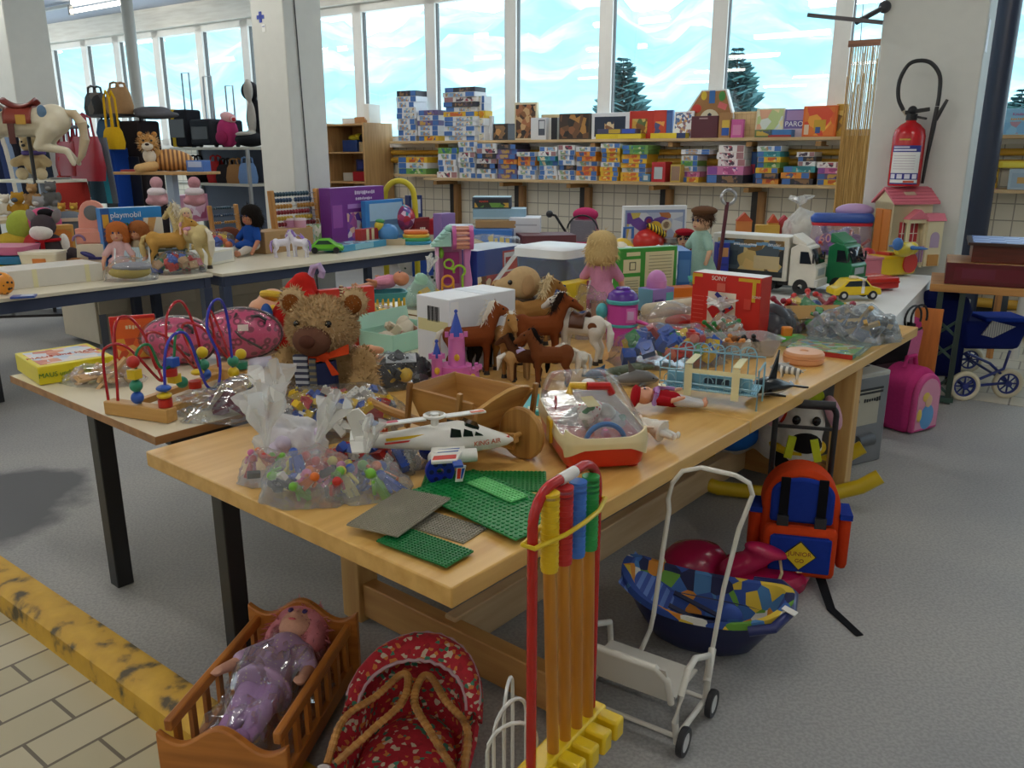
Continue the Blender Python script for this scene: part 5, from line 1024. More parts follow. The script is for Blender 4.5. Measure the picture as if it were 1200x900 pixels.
# ------------------------------------------------------------------ truck table, dollhouse, rack
def lorry(label,L,rz,s,cab,body=None,art=None,grille='p d8d8d4 .4'):
    t = T('toy_lorry',label,'toy lorry',L,rz); t.scale = (s,) * 3      # faces +x, unit cab width 1
    m = M(cab); m.prism([(.0,.28),(.0,1.55),(.28,1.72),(.62,1.62),(.86,1.02),(.92,.95),(.92,.28)],-.5,.5,'xz'); c = m.go('cab',t,bev=.03)
    m = M(cab); m.prism([(.02,1.70),(.5,1.62),(.5,1.72),(.02,2.02)],-.46,.46,'xz'); m.go('wind_deflector',c,bev=.03)
    m = M('p 1a2028 .1'); m.quad((.665,-.40,1.55),(.665,.40,1.55),(.862,.42,1.06),(.862,-.42,1.06)); o = m.go('windscreen',c,solid=.02); o.location.x = .012
    for y in (-.505,.505): m = M('p 20262e .1'); m.prism([(.34,1.06),(.74,1.06),(.60,1.46),(.34,1.46)],y - .006,y + .006,'xz'); m.go('side_window',c)
    m = M('p aeb8c0 .3'); m.box((.925,0,.78),(.012,.62,.22)); m.go('grille',c); m = M(grille); m.box((.93,0,.42),(.10,1.04,.26)); m.go('bumper',c,bev=.02)
    for y in (-.40,.40): m = M('p f0f0ea .2'); m.box((.985,y,.44),(.01,.16,.10)); m.go('headlamp',c)
    for y in (-.56,.56): m = M('p 26282c .4'); m.box((.80,y,1.25),(.05,.05,.3)); m.go('mirror',c)
    m = M('p 24262a .5'); m.box((-1.2,0,.32),(3.2,.5,.14)); m.go('chassis',t)
    if body:
        m = M(body); m.box((-1.45,0,1.16),(2.75,1.04,1.5)); b_ = m.go('box_body',t,bev=.03)
        if art:
            m = M('a 2.2 .35 c0a468 7a6038 c8b07a 4a5660 2e2c2c d0ae70'); m.box((-1.42,-.528,1.14),(2.4,.012,1.24)); m.use('p 6f9cc4 .35')
            for i in range(12): m.box((-2.5 + i * .2,-.536,1.58 + .06 * math.sin(i)),(.2,.006,.10))
            m.use('p c8b48a .4'); m.box((-.8,-.5365,1.0),(.9,.006,.45)); m.use('p 2e3032 .4'); m.box((-1.42,-.5365,.62),(2.4,.006,.18)); m.use('p 3a4450 .3'); m.box((-2.1,-.537,1.1),(.5,.006,.5)); m.go('side_picture',b_,smooth=0)
            text('bruder',.16,'p f0ece0 .4',b_,(-.55,-.542,1.62)); text('~14',.11,'p f4f0e8 .4',b_,(-1.6,-.542,1.58))
    else:
        m = M(cab); m.box((-1.3,0,.62),(2.4,1.0,.42)); m.go('tipper',t,bev=.04)
    for x in (.42,-.75,-2.1,-2.55):
        for y in (-.42,.42): m = M('p 1b1b1e .6'); m.lathe([(.08,-.1),(.24,-.11),(.28,-.05),(.28,.05),(.24,.11),(.08,.1)],(x,y,.28),18,(90,0,0)); m.go('wheel',t)
    return t
L = at(925,338); rzT = -12
lorry('white toy lorry with a picture panel on its box, on the paper covered table',at(934,345) + Vector((0,.1,0)),-38,.195,'p e4e0d4 .3','p dcd8cc .35',True)
lorry('green toy lorry beside the white lorry',at(990,345) + Vector((-.02,.18,0)),-50,.195,'p 1c7a4c .3',None,grille='p 186a42 .4')
# yellow taxi
p1,p2 = at(985,352),at(1028,350); t = T('toy_taxi','yellow toy taxi with white stripe before the green lorry','toy car',(p1 + p2) / 2 + Vector((-.02,.05,0)),6); t.scale = (.285,) * 3
m = M('p e4c41c .25'); m.prism([(-.55,.10),(-.56,.24),(-.40,.30),(-.26,.45),(.16,.46),(.32,.30),(.54,.25),(.56,.10)],-.22,.22,'xz'); m.go('body',t,bev=.03)
m = M('p 2a3238 .1')
for y in (-.222,.222): m.prism([(-.34,.30),(-.23,.42),(.14,.43),(.26,.30)],y - .004,y + .004,'xz')
m.box((.245,0,.36),(.02,.36,.13),(0,-45,0)); m.go('window',t); m = M('p eeeae0 .4'); m.box((.10,0,.31),(.07,.452,.33)); m.go('white_stripe',t); m = M('p eeeae0 .4'); m.box((-.05,0,.485),(.14,.1,.05)); m.go('roof_sign',t)
for x in (-.34,.34):
    for y in (-.2,.2): m = M('p 1c1c1e .6'); m.cyl((x,y - .04,.10),(x,y + .04,.10),.10,n=18); m.use('p c8c8c8 .3'); m.cyl((x,y - .043,.10),(x,y + .043,.10),.05,n=14); m.go('wheel',t)
# red box, pink lid box, phone toy, toy plane
L = at(1030,340); t = T('red_case','flat red plastic case with lettering right of the taxi','case',L + Vector((0,.12,0)),24); m = M('p c8281e .3'); m.box((0,0,.04),(.28,.22,.08)); m.go('case',t,bev=.012); m = M('p b02018 .35'); m.box((.0,-.112,.045),(.27,.006,.012)); m.go('rim',t); text('~6',.06,'p f0dcd0 .4',t,(0,0,.0815),(0,0,0))
L = at(1018,330); t = T('pink_box','pink translucent box behind the flat red case','box',L + Vector((.02,.25,0)),20); m = M('p cf7a8a .35'); m.box((0,0,.07),(.26,.2,.14)); m.go('box',t,bev=.01); m = M('p d88a98 .3'); m.box((0,0,.145),(.27,.21,.015)); m.go('lid',t)
L = at(1050,326); t = T('toy_recorder','yellow and red toy with rainbow keys before the dollhouse','toy',L + Vector((.02,.22,0)),26); m = M('p e4c21c .3'); m.prism([(-.2,0),(.2,0),(.22,.08),(.16,.15),(-.2,.15)],-.1,.1,'xz'); m.go('body',t,bev=.02); m = M('p cf4038 .3'); m.lathe([(0,0),(.075,0),(.075,.012),(0,.012)],(.12,-.102,.09),24,(90,0,0)); m.go('dial',t)
for i,c in enumerate(('c0392b','e08a2a','e4cf2a','4aa84a','3a7ac0','7a4ab0')): m = M('p %s .3' % c); m.box((-.05 + i * .04,0,.162),(.034,.12,.02)); m.go('key',t)
L = at(1056,324); t = T('toy_aeroplane','blue and yellow chubby toy aeroplane before the dollhouse','toy plane',L + Vector((0,.0,.14)),40); t.scale = (.8,) * 3; m = M('p d8c43a .35'); m.ball((0,0,.08),(.16,.07,.07)); m.go('body',t); m = M('p 3f74b8 .35'); m.ball((.02,-.02,.1),(.05,.19,.02)); m.go('wing',t); m = M('p 3f74b8 .35'); m.ball((-.15,0,.14),(.04,.05,.06)); m.go('tail',t); m = M('p e4cf3a .35'); m.ball((.15,0,.08),(.06,.06,.06)); m.go('nose',t)
# dollhouse
p1,p2 = at(1022,316),at(1102,308); mid = (p1 + p2) / 2; t = T('dollhouse','cream dollhouse with pink roof and orange door below the fire extinguisher','dollhouse',at(1038,314) + Vector((.06,.12,0)),12); k = K(mid)
CR = 'p e8dcb4 .4'; PK = 'p e07888 .35'; t.scale = (1.02,) * 3
m = M(CR); m.prism([(0,0),(.0,.50),(.12,.60),(.24,.50),(.24,0)],0,.36,'yz',(0,0,0)); m.go('side_walls',t,bev=.004)
m = M(CR); m.box((.17,.12,.255),(.34,.24,.5)); m.go('main_wall',t)
m = M(PK); m.rings([[(-.02,-.03,.49),(-.02,-.03,.505),(-.02,.12,.625),(-.02,.12,.605)],[(.40,-.03,.49),(.40,-.03,.505),(.40,.12,.625),(.40,.12,.605)]]); m.rings([[(-.02,.27,.49),(-.02,.27,.505),(-.02,.12,.625),(-.02,.12,.605)],[(.40,.27,.49),(.40,.27,.505),(.40,.12,.625),(.40,.12,.605)]]); m.use('p d0687a .4')
for i in range(5): m.box((.19,-.022 + i * .03,.515 + i * .0235),(.42,.004,.006),(38,0,0))
m.use('c d8c8a8'); m.box((.17,.05,.572),(.10,.04,.003),(38,0,0)); m.go('roof',t)
m = M('p cf7f36 .4'); m.box((-.004,.115,.23),(.012,.19,.44)); m.go('door',t,bev=.003); m = M('p c4742e .4'); m.box((-.013,.115,.23),(.006,.006,.42)); m.go('door_seam',t)
m = M(CR); m.box((.19,-.03,.36),(.17,.08,.03)); m.box((.115,-.055,.17),(.02,.02,.36)); m.box((.265,-.055,.17),(.02,.02,.36)); m.go('porch',t)
m = M(PK); m.prism([(.09,.375),(.29,.375),(.19,.455)],-.085,.0,'xz'); m.go('porch_roof',t,bev=.004)
for x in (.095,.20):
    m = M('p b8303a .4'); m.box((x,-.004,.24),(.045 if x < .1 else .075,.008,.22)); m.use('p ece4d8 .4')
    for z in (.19,.26): m.box((x,-.010,z),(.045 if x < .1 else .075,.004,.006))
    m.box((x,-.010,.24),(.006,.004,.22)); m.go('window',t)
m = M('p b48ab4 .4')
for i in range(7): m.box((.11 + i * .024,-.075,.10),(.010,.01,.13))
m.box((.18,-.075,.155),(.17,.012,.012)); m.go('fence',t)
m = M(CR); m.box((.34,-.02,.18),(.14,.14,.36)); m.go('bay_wall',t); m = M(PK); m.prism([(-.10,.36),(.06,.36),(.04,.42),(-.06,.42)],.26,.43,'yz'); m.go('bay_roof',t,bev=.004)
m = M('p b8a0bc .4'); m.prism([(.30,.15),(.38,.15),(.38,.23)] + [(.34 + .04 * math.cos(a),.23 + .045 * math.sin(a)) for a in [i * PI / 8 for i in range(1,8)]] + [(.30,.23)],-.096,-.088,'xz'); m.go('arched_window',t); m = M('p c8904a .5'); m.box((.34,-.095,.05),(.09,.02,.09)); m.go('step',t)
# zip tote and white bag with things behind the lorries
L = at(982,306) + Vector((0,0,0)); t = T('zip_bag','clear toy tote with blue and red zip edge behind the green lorry','bag',L,-12)
m = M('g f0e4ea .2 1'); m.rings([rr_(.46,.18,.10,5),rr_(.50,.2,.2,5),rr_(.46,.12,.33,5)],caps=False); m.go('film',t); m = M('p 2450a8 .35'); m.rings([rr_(.50,.13,.33,5),rr_(.52,.14,.37,5),rr_(.46,.10,.41,5)]); m.go('zip_band',t,bev=.01); m = M('p c8283a .4'); m.rings([rr_(.485,.135,.305,5),rr_(.50,.14,.33,5)],caps=False); m.go('red_band',t); text('60',.10,'p d8a0a0 .4',t,(-.14,-.1,.2)); m = M('p c0a0d0 .4'); m.ball((.1,.05,.43),(.16,.06,.06)); m.go('pillow_edge',t)
contents(L,-12,.4,.14,.28,[('ball','toy ball','yellow',YEL),('block','toy block','blue',BLU),('puff','toy pad','purple','p 8a5ab0 .4'),('rod','toy rod','red',RED)],22,'in the zip tote behind the green lorry','toys in the zip tote',71,1.5)
for i,(x,y,mm,lb) in enumerate(((1010,318,'p c0242e .35','red plastic toy lump between green lorry and dollhouse'),(985,300,'p 34489a .35','blue plastic toy lump just behind the green lorry'))):
    m = M(mm); m.ball((0,0,.07),(.13,.08,.07)); m.ball((.1,.0,.11),(.07,.06,.06)); m.cap((-.1,0,.1),(-.16,-.05,.17),.03); m.thing('toy_whistle',lb,'toy',at(x,y) + Vector((0,.15,.08 * i)),10,remesh=.012)
L = at(1000,322) + Vector((.04,.1,0)); bag('clear bag with a round lid shape beside the green lorry',L,(.24,.18,.2),0,73,FILM); contents(L,0,.2,.14,.16,[('puff','soft toy','grey','p a8a8b4 .5'),('ball','toy ball','red',RED)],8,'in the bag beside the green lorry','toys beside the green lorry',74,1.5)
L = at(942,296) + Vector((0,.1,.12)); bag('puffy white bag standing behind the white lorry',L,(.36,.26,.27),0,75,MILK,(-.04,0,.30,-.1,0,.10,.12))
m = M('f e8e0c8'); m.ball((0,0,.09),(.11,.09,.09)); m.thing('fleece_bundle','cream bundle inside the puffy white bag behind the lorry','cloth',L + Vector((.02,0,0)),0)
# wooden train castle blocks behind lorry
for i,(x,w_,hh,mm,rf) in enumerate(((876,.13,.16,'p c87a3a .5','p c0502a .5'),(905,.20,.12,'p d8ae4a .5',None),(912,.09,.14,'p d8a44a .5','p c8502a .5'),(926,.12,.13,'p b83a3a .5','p c0404a .5'))):
    L = at(x,296) + Vector((0,.2 + .02 * i,0)); t = T('block_house',['terracotta toy house left of the yellow block wall','long yellow toy block behind the white lorry','little toy house with a pointed roof right of the yellow block','red toy house beside the puffy white bag'][i],'toy house',L,-10); m = M(mm); m.box((0,0,hh / 2 + .06),(w_ * 1.1,.1,hh + .12)); m.go('wall',t)
    if rf: m = M(rf); m.prism([(-w_ * .6,hh + .12),(w_ * .6,hh + .12),(0,hh + .20)],-.06,.06,'xz'); m.go('roof',t)
# ------------------------------------------------------------------ dolls and boxes behind the green game box
doll('tall doll with brown bonnet and mint dress holding a broom stick, standing behind the lorry',at(822,342) + Vector((0,.1,0)),-60,.54,'p e0b08c .45','f 5a4030','f a8ccbc',hairstyle='short',hat='f 6b4a34')
o = [x for x in bpy.data.objects if x.get('label','').startswith('tall doll with brown')][0]
m = M('p 5a2230 .4'); m.cyl((0,0,0),(.04,0,.60),.013,n=10); t = m.thing('toy_broom','dark red stick with a silver ring beside the mint dressed doll','stick',at(838,345),0); m = M('m c8c8cc .3'); m.tube(arc((.045,0,.63),.045,0,360,20),.010,8,True); m.go('ring',t)
doll('doll with a red velvet beret sitting beside the blue box',at(803,330) + Vector((0,.12,.06)),-20,.42,'p d8a684 .45','f 3a2a22','f 8a1a28',pose='sit',hairstyle='short',hat='f a81c2c')
pack('blue box with white printed side behind the purple castle',(792,346),(808,346),294,.34,'c 3a72b8 .4',[(.1,.3,.9,.8,'c 5a8ac8')],name='toy_box',side='a 14 .4 dce0e4 c8d0d8 8a6a7a dce0e4 4a5a7a')
pack('blue plastic crate left of the white lorry',(838,338),(852,338),285,.25,'p 2a3aa8 .35',[(.1,.7,.9,.9,'c c8905a'),(.1,.5,.9,.56,'p 1e2c88 .35')],name='toy_crate',cat='toy crate')
t = pack('framed board picture of bright cartoon shapes standing at the back',(728,322),(801,320),241,.04,'c e6e8ec .4',[(.03,.02,.97,.94,'c 8a9ac0 .4'),(.06,.05,.94,.9,'a 11 .4 c8ccd4 a8b0c8 c8b45a 6a4a9a c8ccd4 b06a3a')],name='picture_board',cat='picture')
cw_ = t.children[0].bound_box[6][0]; ch_ = t.children[0].bound_box[6][2]
m = M('p 6a3a8a .4')
for x,z,r,c in ((-.10,.78,.07,'5a3a90'),(-.10,.78,.04,'c83a3a'),(.0,.66,.12,'d8b030'),(.18,.72,.08,'e0d0b0'),(.18,.72,.05,'a06a4a'),(-.22,.5,.05,'4a3a8a')): m.use('p %s .4' % c); m.cyl((x * cw_ * 2,-.024,z * ch_),(x * cw_ * 2,-.020 - .01 * r,z * ch_),r * ch_,n=20)
m.go('printed_shapes',t)
pack('orange wooden puzzle house behind the beret doll',(768,318),(800,316),272,.05,'p d89a4a .5',[(.1,.2,.3,.6,'p a85a2a .5'),(.5,.2,.7,.6,'p a85a2a .5')],name='puzzle_house',cat='puzzle')
L = at(758,322); t = T('toy_helmet','red toy helmet with black and yellow stripes before the picture board','toy helmet',L + Vector((0,.0,.19)),0); m = M('p c8281e .3'); m.ball((0,0,.06),(.12,.11,.10)); m.go('shell',t); m = M('s 14 x e0c020 222222'); m.ball((.06,0,.15),(.09,.08,.03),(0,30,0)); m.go('crest',t)
L = at(727,326); t = T('toy_drum','yellow and white striped round toy left of the red helmet','toy',L + Vector((0,0,.10)),30); m = M('p e0bb38 .35'); m.ball((0,0,.1),(.11,.08,.10)); m.go('body',t); m = M('p ece4d0 .4'); m.ball((-.035,-.03,.1),(.075,.07,.08)); m.go('cap',t); m = M('p 3a6ab0 .4'); m.tube([(.02,0,.19),(.02,0,.27),(.1,0,.27),(.1,0,.19)],.012); m.go('frame',t)
L = at(745,332); m = M('p e9edf2 .8'); rr = random.Random(4)
for i in range(34): m.ball((rr.gauss(0,.12),rr.gauss(0,.05),.08 + abs(rr.gauss(0,.07)) + .02),(.045,.03,.04),n=8)
m.thing('tulle_bundle','white tulle bundle before the red helmet','cloth',L,12,remesh=.012)
L = at(784,322); t = T('glass_jar','clear jar with metal lid beside the red helmet','jar',L + Vector((0,0,.14)),0); m = M('g e0e4e0 .15 1'); m.lathe([(.0,0),(.07,0),(.075,.08),(.06,.11),(.0,.112)],n=24); m.go('glass',t); m = M('m b8b8b4 .35'); m.cyl((0,0,.11),(0,0,.14),.063,n=24); m.go('lid',t)
pack('small white box before the jar',(765,336),(786,334),296,.12,'c e8e8e6 .5',[(.1,.7,.9,.95,'c f4f4f4')],name='carton')
L = at(672,322); pack('yellow and black toy box behind the blonde doll',(668,350),(688,348),308,.2,'c e0b820 .4',[(.3,.2,.6,.6,'c 2a2a30')],name='toy_box')
# ------------------------------------------------------------------ pile of game boxes by the wall, pink pram
zz = .75
def stackbox(label,px_,w,d,h,z,mat,rz,panels=(),words=(),dx=0,top=None,name='game_box'):
    L = at(px_[0],px_[1]); return carton(label,Vector((L.x + dx,L.y + d / 2,z)),rz,w,d,h,mat,panels,words,name,top=top)
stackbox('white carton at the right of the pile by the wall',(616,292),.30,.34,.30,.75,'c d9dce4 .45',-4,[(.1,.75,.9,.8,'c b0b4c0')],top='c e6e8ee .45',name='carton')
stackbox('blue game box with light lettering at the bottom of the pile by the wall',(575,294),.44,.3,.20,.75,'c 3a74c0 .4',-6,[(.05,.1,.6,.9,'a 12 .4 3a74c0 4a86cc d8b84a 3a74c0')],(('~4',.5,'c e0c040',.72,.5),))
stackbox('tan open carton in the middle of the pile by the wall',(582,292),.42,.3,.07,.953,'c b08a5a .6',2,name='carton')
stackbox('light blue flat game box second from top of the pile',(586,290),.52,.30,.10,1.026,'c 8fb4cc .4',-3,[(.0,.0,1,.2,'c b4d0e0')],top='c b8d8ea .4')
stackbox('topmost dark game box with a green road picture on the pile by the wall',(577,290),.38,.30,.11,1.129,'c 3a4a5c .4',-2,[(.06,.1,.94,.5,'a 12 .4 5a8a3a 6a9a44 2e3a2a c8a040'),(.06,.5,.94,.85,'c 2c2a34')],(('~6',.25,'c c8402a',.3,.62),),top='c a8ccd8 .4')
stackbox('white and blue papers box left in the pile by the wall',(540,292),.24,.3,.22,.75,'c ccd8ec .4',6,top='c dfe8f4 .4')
stackbox('small burgundy cardboard box with slanted lid before the wall',(640,296),.52,.35,.16,.75,'c 5e2a30 .5',10)
L = at(690,320,.3); t = T('doll_pram','pink and grey doll pushchair parked by the tiled wall','doll pram',(.82,9.5,0),-20); t.scale = (.82,) * 3
m = M('f b0708a'); m.prism([(-.2,.55),(.2,.55),(.2,.95),(.12,1.18),(-.12,1.18),(-.2,.95)],-.06,.14,'xz'); m.go('backrest',t,bev=.03); m = M('f b8355f'); m.box((0,-.08,.72),(.42,.2,.24)); m.go('seat',t,bev=.03); m = M('f c23a6a'); m.ball((0,.05,1.2),(.18,.14,.10)); m.go('hood',t); m = M('f 8a8690'); m.box((0,-.075,.98),(.36,.03,.3)); m.go('panel',t,bev=.01)
m = M('p 2a2a2e .4'); m.tube([(-.24,.1,.55),(-.28,.05,.95),(-.42,.0,1.18),(-.5,-.02,1.2)],.018); m.ball((-.5,-.02,1.2),.05); m.go('handle',t); m = M('p 2a2a2e .4'); m.tube(arc((0,-.10,.98),.22,10,170,12),.012); m.go('bar',t)
for x in (-.2,.2): m = M('p 2a2a2e .4'); m.tube([(x,.1,.95),(x,.15,.5),(x,-.2,.10)],.015); m.go('frame',t)
for x in (-.2,.2):
    for y in (-.2,.2): m = M('p 1e1e20 .5'); m.cyl((x - .02,y,.09),(x + .02,y,.09),.09,n=18); m.go('wheel',t)
# ------------------------------------------------------------------ fire extinguisher, bamboo blind, window opener
c = on_pillar(PR,1062,217); ctop = on_pillar(PR,1062,142); hgt = ctop.z - c.z; t = T('fire_extinguisher','red fire extinguisher with black hose on the right pillar','fire extinguisher',c + WN * .15,WRZ + 10); r = hgt * .235
m = M('p c0141c .22'); m.lathe([(0,0),(r,0),(r * 1.02,.02),(r * 1.02,hgt * .76),(r * .92,hgt * .86),(r * .6,hgt * .94),(r * .32,hgt * .98),(r * .32,hgt)],n=36); m.go('cylinder',t)
m = M('p f0f0ee .35'); ang = [-150 + 10 * i for i in range(11)]
def wrap(m,z0,z1,a0=-150,a1=-40,k=1.026): m.grid(14,1,lambda i,j: (r * k * math.cos(R(a0 + (a1 - a0) * i)),r * k * math.sin(R(a0 + (a1 - a0) * i)),hgt * (z0 + (z1 - z0) * j)))
wrap(m,.04,.62); m.use('p 2a2f8a .35'); wrap(m,.52,.62,k=1.03); wrap(m,.10,.20,k=1.03); wrap(m,.03,.05,k=1.03); m.use('p e8e8f4 .35')
for i in range(4): wrap(m,.115,.185,-146 + 27 * i,-127 + 27 * i,1.034)
m.use('p d2502a .35'); wrap(m,.055,.085,-95,-55,1.034); m.use('p c8b8c8 .4')
for i in range(6): wrap(m,.26 + i * .04,.27 + i * .04,-140,-60,1.034)
m.use('p e8e8f4 .4'); wrap(m,.585,.605,-145,-85,1.034); wrap(m,.54,.565,-145,-60,1.034); m.use('p d0a82a .4'); wrap(m,.70,.72,-125,-85,1.03); m.go('label_sheet',t)
m = M('p 16161a .35'); m.cyl((0,0,hgt),(0,0,hgt * 1.10),r * .36,n=20); m.box((r * .3,0,hgt * 1.14),(r * 1.5,r * .35,hgt * .06),(0,-8,0)); m.box((r * .35,0,hgt * 1.05),(r * 1.2,r * .3,hgt * .035),(0,12,0)); m.ball((0,0,hgt * 1.15),r * .3); m.go('valve_head',t,bev=.004); m = M('m b8b0a0 .3'); m.cyl((-r * .3,0,hgt * 1.08),(-r * .6,0,hgt * 1.17),r * .12); m.go('brass_nozzle',t)
hp = [(-r * .55,0,hgt * 1.15),(-r * .95,0,hgt * 1.34),(-r * 1.0,.0,hgt * 1.6),(-r * .6,.0,hgt * 1.82),(0,0,hgt * 1.88),(r * .75,.0,hgt * 1.84),(r * 1.35,.0,hgt * 1.66),(r * 1.48,.0,hgt * 1.4),(r * 1.45,.0,hgt * 1.18)]
P_ = [Vector(p) for p in hp]; P_ = [P_[0] * 2 - P_[1]] + P_ + [P_[-1] * 2 - P_[-2]]; o_ = []
for i in range(1,len(P_) - 2):
    for q in range(8): f = q / 8; a,b,c_,d = P_[i - 1:i + 3]; o_.append(.5 * ((2 * b) + (c_ - a) * f + (2 * a - 5 * b + 4 * c_ - d) * f * f + (3 * b - a - 3 * c_ + d) * f ** 3))
m = M('p 1a1a1e .45'); m.tube(o_,r * .13,10); m.go('hose',t); m = M('p 1a1a1e .4'); m.tube([(r * 1.45,0,hgt * 1.2),(r * 1.38,0,hgt * .9),(r * 1.25,0,hgt * .5),(r * 1.15,0,hgt * .04)],[r * .13,r * .16,r * .12,r * .10],10); m.cyl((r * 1.45,0,hgt * 1.0),(r * 2.0,0,hgt * 1.3),r * .15,r * .1); m.go('discharge_pipe',t)
s0,z1_ = onw(990,58,.45); t = T('bamboo_blind','rolled down straw blind hanging beside the right pillar','blind',wp(s0 + .30,.62,0),WRZ)
zb_ = .35; zt_ = z1_
m = M('straw'); rr = random.Random(9)
for i in range(56):
    x = -.21 + i * .0075; zt2 = zt_ - (.0 if i % 3 else rr.uniform(0,.6)); m.box((x,rr.uniform(-.012,.012),(zb_ + zt2) / 2),(.006,.008,zt2 - zb_))
m.box((0,.006,(zb_ + zt_ - .85) / 2),(.42,.012,zt_ - .85 - zb_)); m.go('straw_mat',t,smooth=0); m = M('w 8a5a40 6a4430 .5 x'); m.box((0,0,zt_ + .03),(.46,.03,.06)); m.go('top_batten',t)
for x in (-.12,.14): m = M('p 6a6a6c .4'); m.tube([(x,0,zt_ + .05),(x - .02,.05,zt_ + .4)],.004,6); m.go('cord',t)
a = on_pillar(PR,1042,8); q = ray(978,12); m = M('p 3a3a40 .4'); m.cyl((0,0,0),(-.16,-.22,-.13),.022,n=10); m.ball((0,0,0),.05); t = m.thing('window_opener','dark folding window opener arm at the top left of the right pillar','window opener',a - WE * .03 + WN * .02,WRZ); m = M('p 4a4448 .4'); m.box((-.25,-.25,-.10),(.6,.03,.03),(0,10,0)); m.go('lever',t)
c = on_pillar(PR + WE * (PRW or .9) ,1160,40)
m = M('c f4f6fa .5'); m.box((0,0,0),(.004,.14,.24)); m.thing('paper_notice','small white paper on the bright side of the right pillar','notice',PR + WE * (PRW + .003) - WN * .10 + Vector((0,0,zat(1141,42,7.0))),WRZ)
# ------------------------------------------------------------------ things on the green trestle rack
_o = bpy.data.objects['trestle_rack'].matrix_basis; LR = lambda x,y,z: _o @ Vector((x,y,ZR + z)); t = carton('burgundy wooden game case at the front of the green trestle rack',LR(.33,.27,.001),-27,.64,.50,zat(1089,307,5.48) - ZR,'p 5a1620 .25',[(.08,.2,.98,.8,'p 641a2a .22'),(.15,.3,.45,.75,'p 6a2338 .2')],name='game_case',cat='game case',top='w b0804a 8a5a30 .3 x')
h1 = t.children[0].bound_box[6][2]; t = carton('dark red wooden chess box with blue checked top on the burgundy case',LR(.43,.33,h1 + .003),-27,.56,.50,zat(1110,285,5.6) - ZR - h1,'w 6a2c20 4c1e16 .3 x',(),name='chess_box',cat='game case')
h2 = t.children[0].bound_box[6][2]; m = M('p 3a2420 .3'); m.box((0,0,h2 + .009),(.62,.55,.018)); m.use('k 11 8fa8d8 5a78b8'); m.box((0,0,h2 + .0195),(.56,.5,.004)); m.go('checked_lid',t); 
for i in range(3): m = M('m b0b4bc .35'); m.box((.285,0,.035 + i * .045),(.006,.44,.012)); m.go('side_strip',t)
# far right wall shelf goods come with the wall shelves
# ------------------------------------------------------------------ blue framed tables at the left
t = pack('long white box with cream tape bands at the front of the far left table',(12,340),(122,328),313,.34,'c dcd8cc .45',[(.24,0,.29,1,'c e2dcae'),(.80,0,.85,1,'c e2dcae')],name='carton',top='c e4e2da .3')
L = at(145,331) + Vector((0,.12,0)); bag('flat clear pack of yellow and silver cloth beside the long white box',L,(.36,.22,.17),10,81,FILMX); m = M('f c8b050'); m.ball((0,0,.06),(.15,.09,.05)); m.use('f a8a8b0'); m.ball((.02,-.01,.10),(.14,.08,.035)); m.thing('folded_cloth','folded yellow and silver cloth inside the flat clear pack','cloth',L,10)
L = at(200,323) + Vector((0,.15,0)); bag('clear bag of green and blue building blocks at the front of the far left table',L,(.40,.26,.17),20,82,FILMX); contents(L,20,.36,.22,.15,[('block','wooden block','green',GRN),('block','wooden block','blue',BLU),('block','wooden block','beige','w c8a070 a88050 .5 x'),('block','wooden block','red',RED)],26,'in the clear bag on the far left table','blocks in the bag on the far left table',83,1.1)
pack('white shoe box at the right end of the far left table',(229,315),(275,306),294,.22,'c e2dece .45',[(.45,.2,.95,.85,'c d0d0cc')],name='carton',top='c e2e0d8 .4')
# plush donkey
L = at(52,314) + Vector((0,.12,0)); t = T('plush_donkey','dark grey plush donkey with white muzzle and red ribbon','plush toy',L,10); t.scale = (1.25,) * 3
m = M('f 4a4246'); m.ball((0,.02,.10),(.10,.09,.12)); m.ball((.12,.04,.07),(.05,.05,.05)); m.ball((-.05,-.06,.03),(.04,.06,.035)); m.ball((.06,-.06,.03),(.04,.06,.035)); m.go('body',t,remesh=.012)
m = M('f 4a4246'); m.ball((-.01,-.02,.265),(.075,.075,.075)); m.go('head',t); m = M('f e8e4dc'); m.ball((-.015,-.065,.225),(.07,.06,.05)); m.go('muzzle',t)
for x in (-.08,.07): m = M('f 8a8486'); m.ball((x,0,.325),(.028,.02,.05),(0,x * 300,0)); m.go('ear',t)
m = M('f 1c1a1e'); m.ball((0,.02,.345),(.05,.05,.03)); m.go('mane',t); m = M('f b01c24'); m.box((-.01,-.085,.12),(.025,.01,.16)); m.tube(arc((0,0,.175),.075,0,360,18,'xy'),.012,6,True); m.go('ribbon',t); m = M('f e8e4dc'); m.ball((.085,.03,.14),(.03,.05,.07)); m.go('side_patch',t)
# vanity mirror set
L = at(104,317) + Vector((0,.16,0)); t = T('toy_vanity','salmon pink toy vanity with oval mirror and cream drawer front','toy vanity',L,8); VP = 'p e49a88 .4'
m = M('p e2d4bc .4'); m.prism([(-.13,0),(.13,0),(.13,.2),(-.11,.2)],-.1,.1,'xz'); m.go('base',t,bev=.006); m = M(VP); m.box((0,.03,.255),(.26,.14,.13)); m.box((0,-.045,.25),(.24,.02,.09)); m.go('drawer_box',t,bev=.008)
m = M(VP); m.prism([(-.12,.31),(.12,.31),(.11,.42)] + [(.10 * math.cos(a),.44 + .10 * math.sin(a)) for a in [i * PI / 10 for i in range(11)]] + [(-.11,.42)],.02,.05,'xz'); m.go('mirror_frame',t,bev=.006); m = M('m a8aab8 .08'); m.cyl((0,.012,.44),(0,.021,.44),.06,n=28); o = m.go('mirror',t); m = M('p 3a3a80 .4'); m.ball((-.03,-.11,.12),(.06,.02,.02),(0,20,0)); m.box((.03,-.105,.09),(.12,.01,.02)); m.go('purple_clasp',t); m = M('p 8a6a90 .4'); m.tube(arc((-.10,-.06,.225),.045,0,180,10),.01); m.go('handle',t)
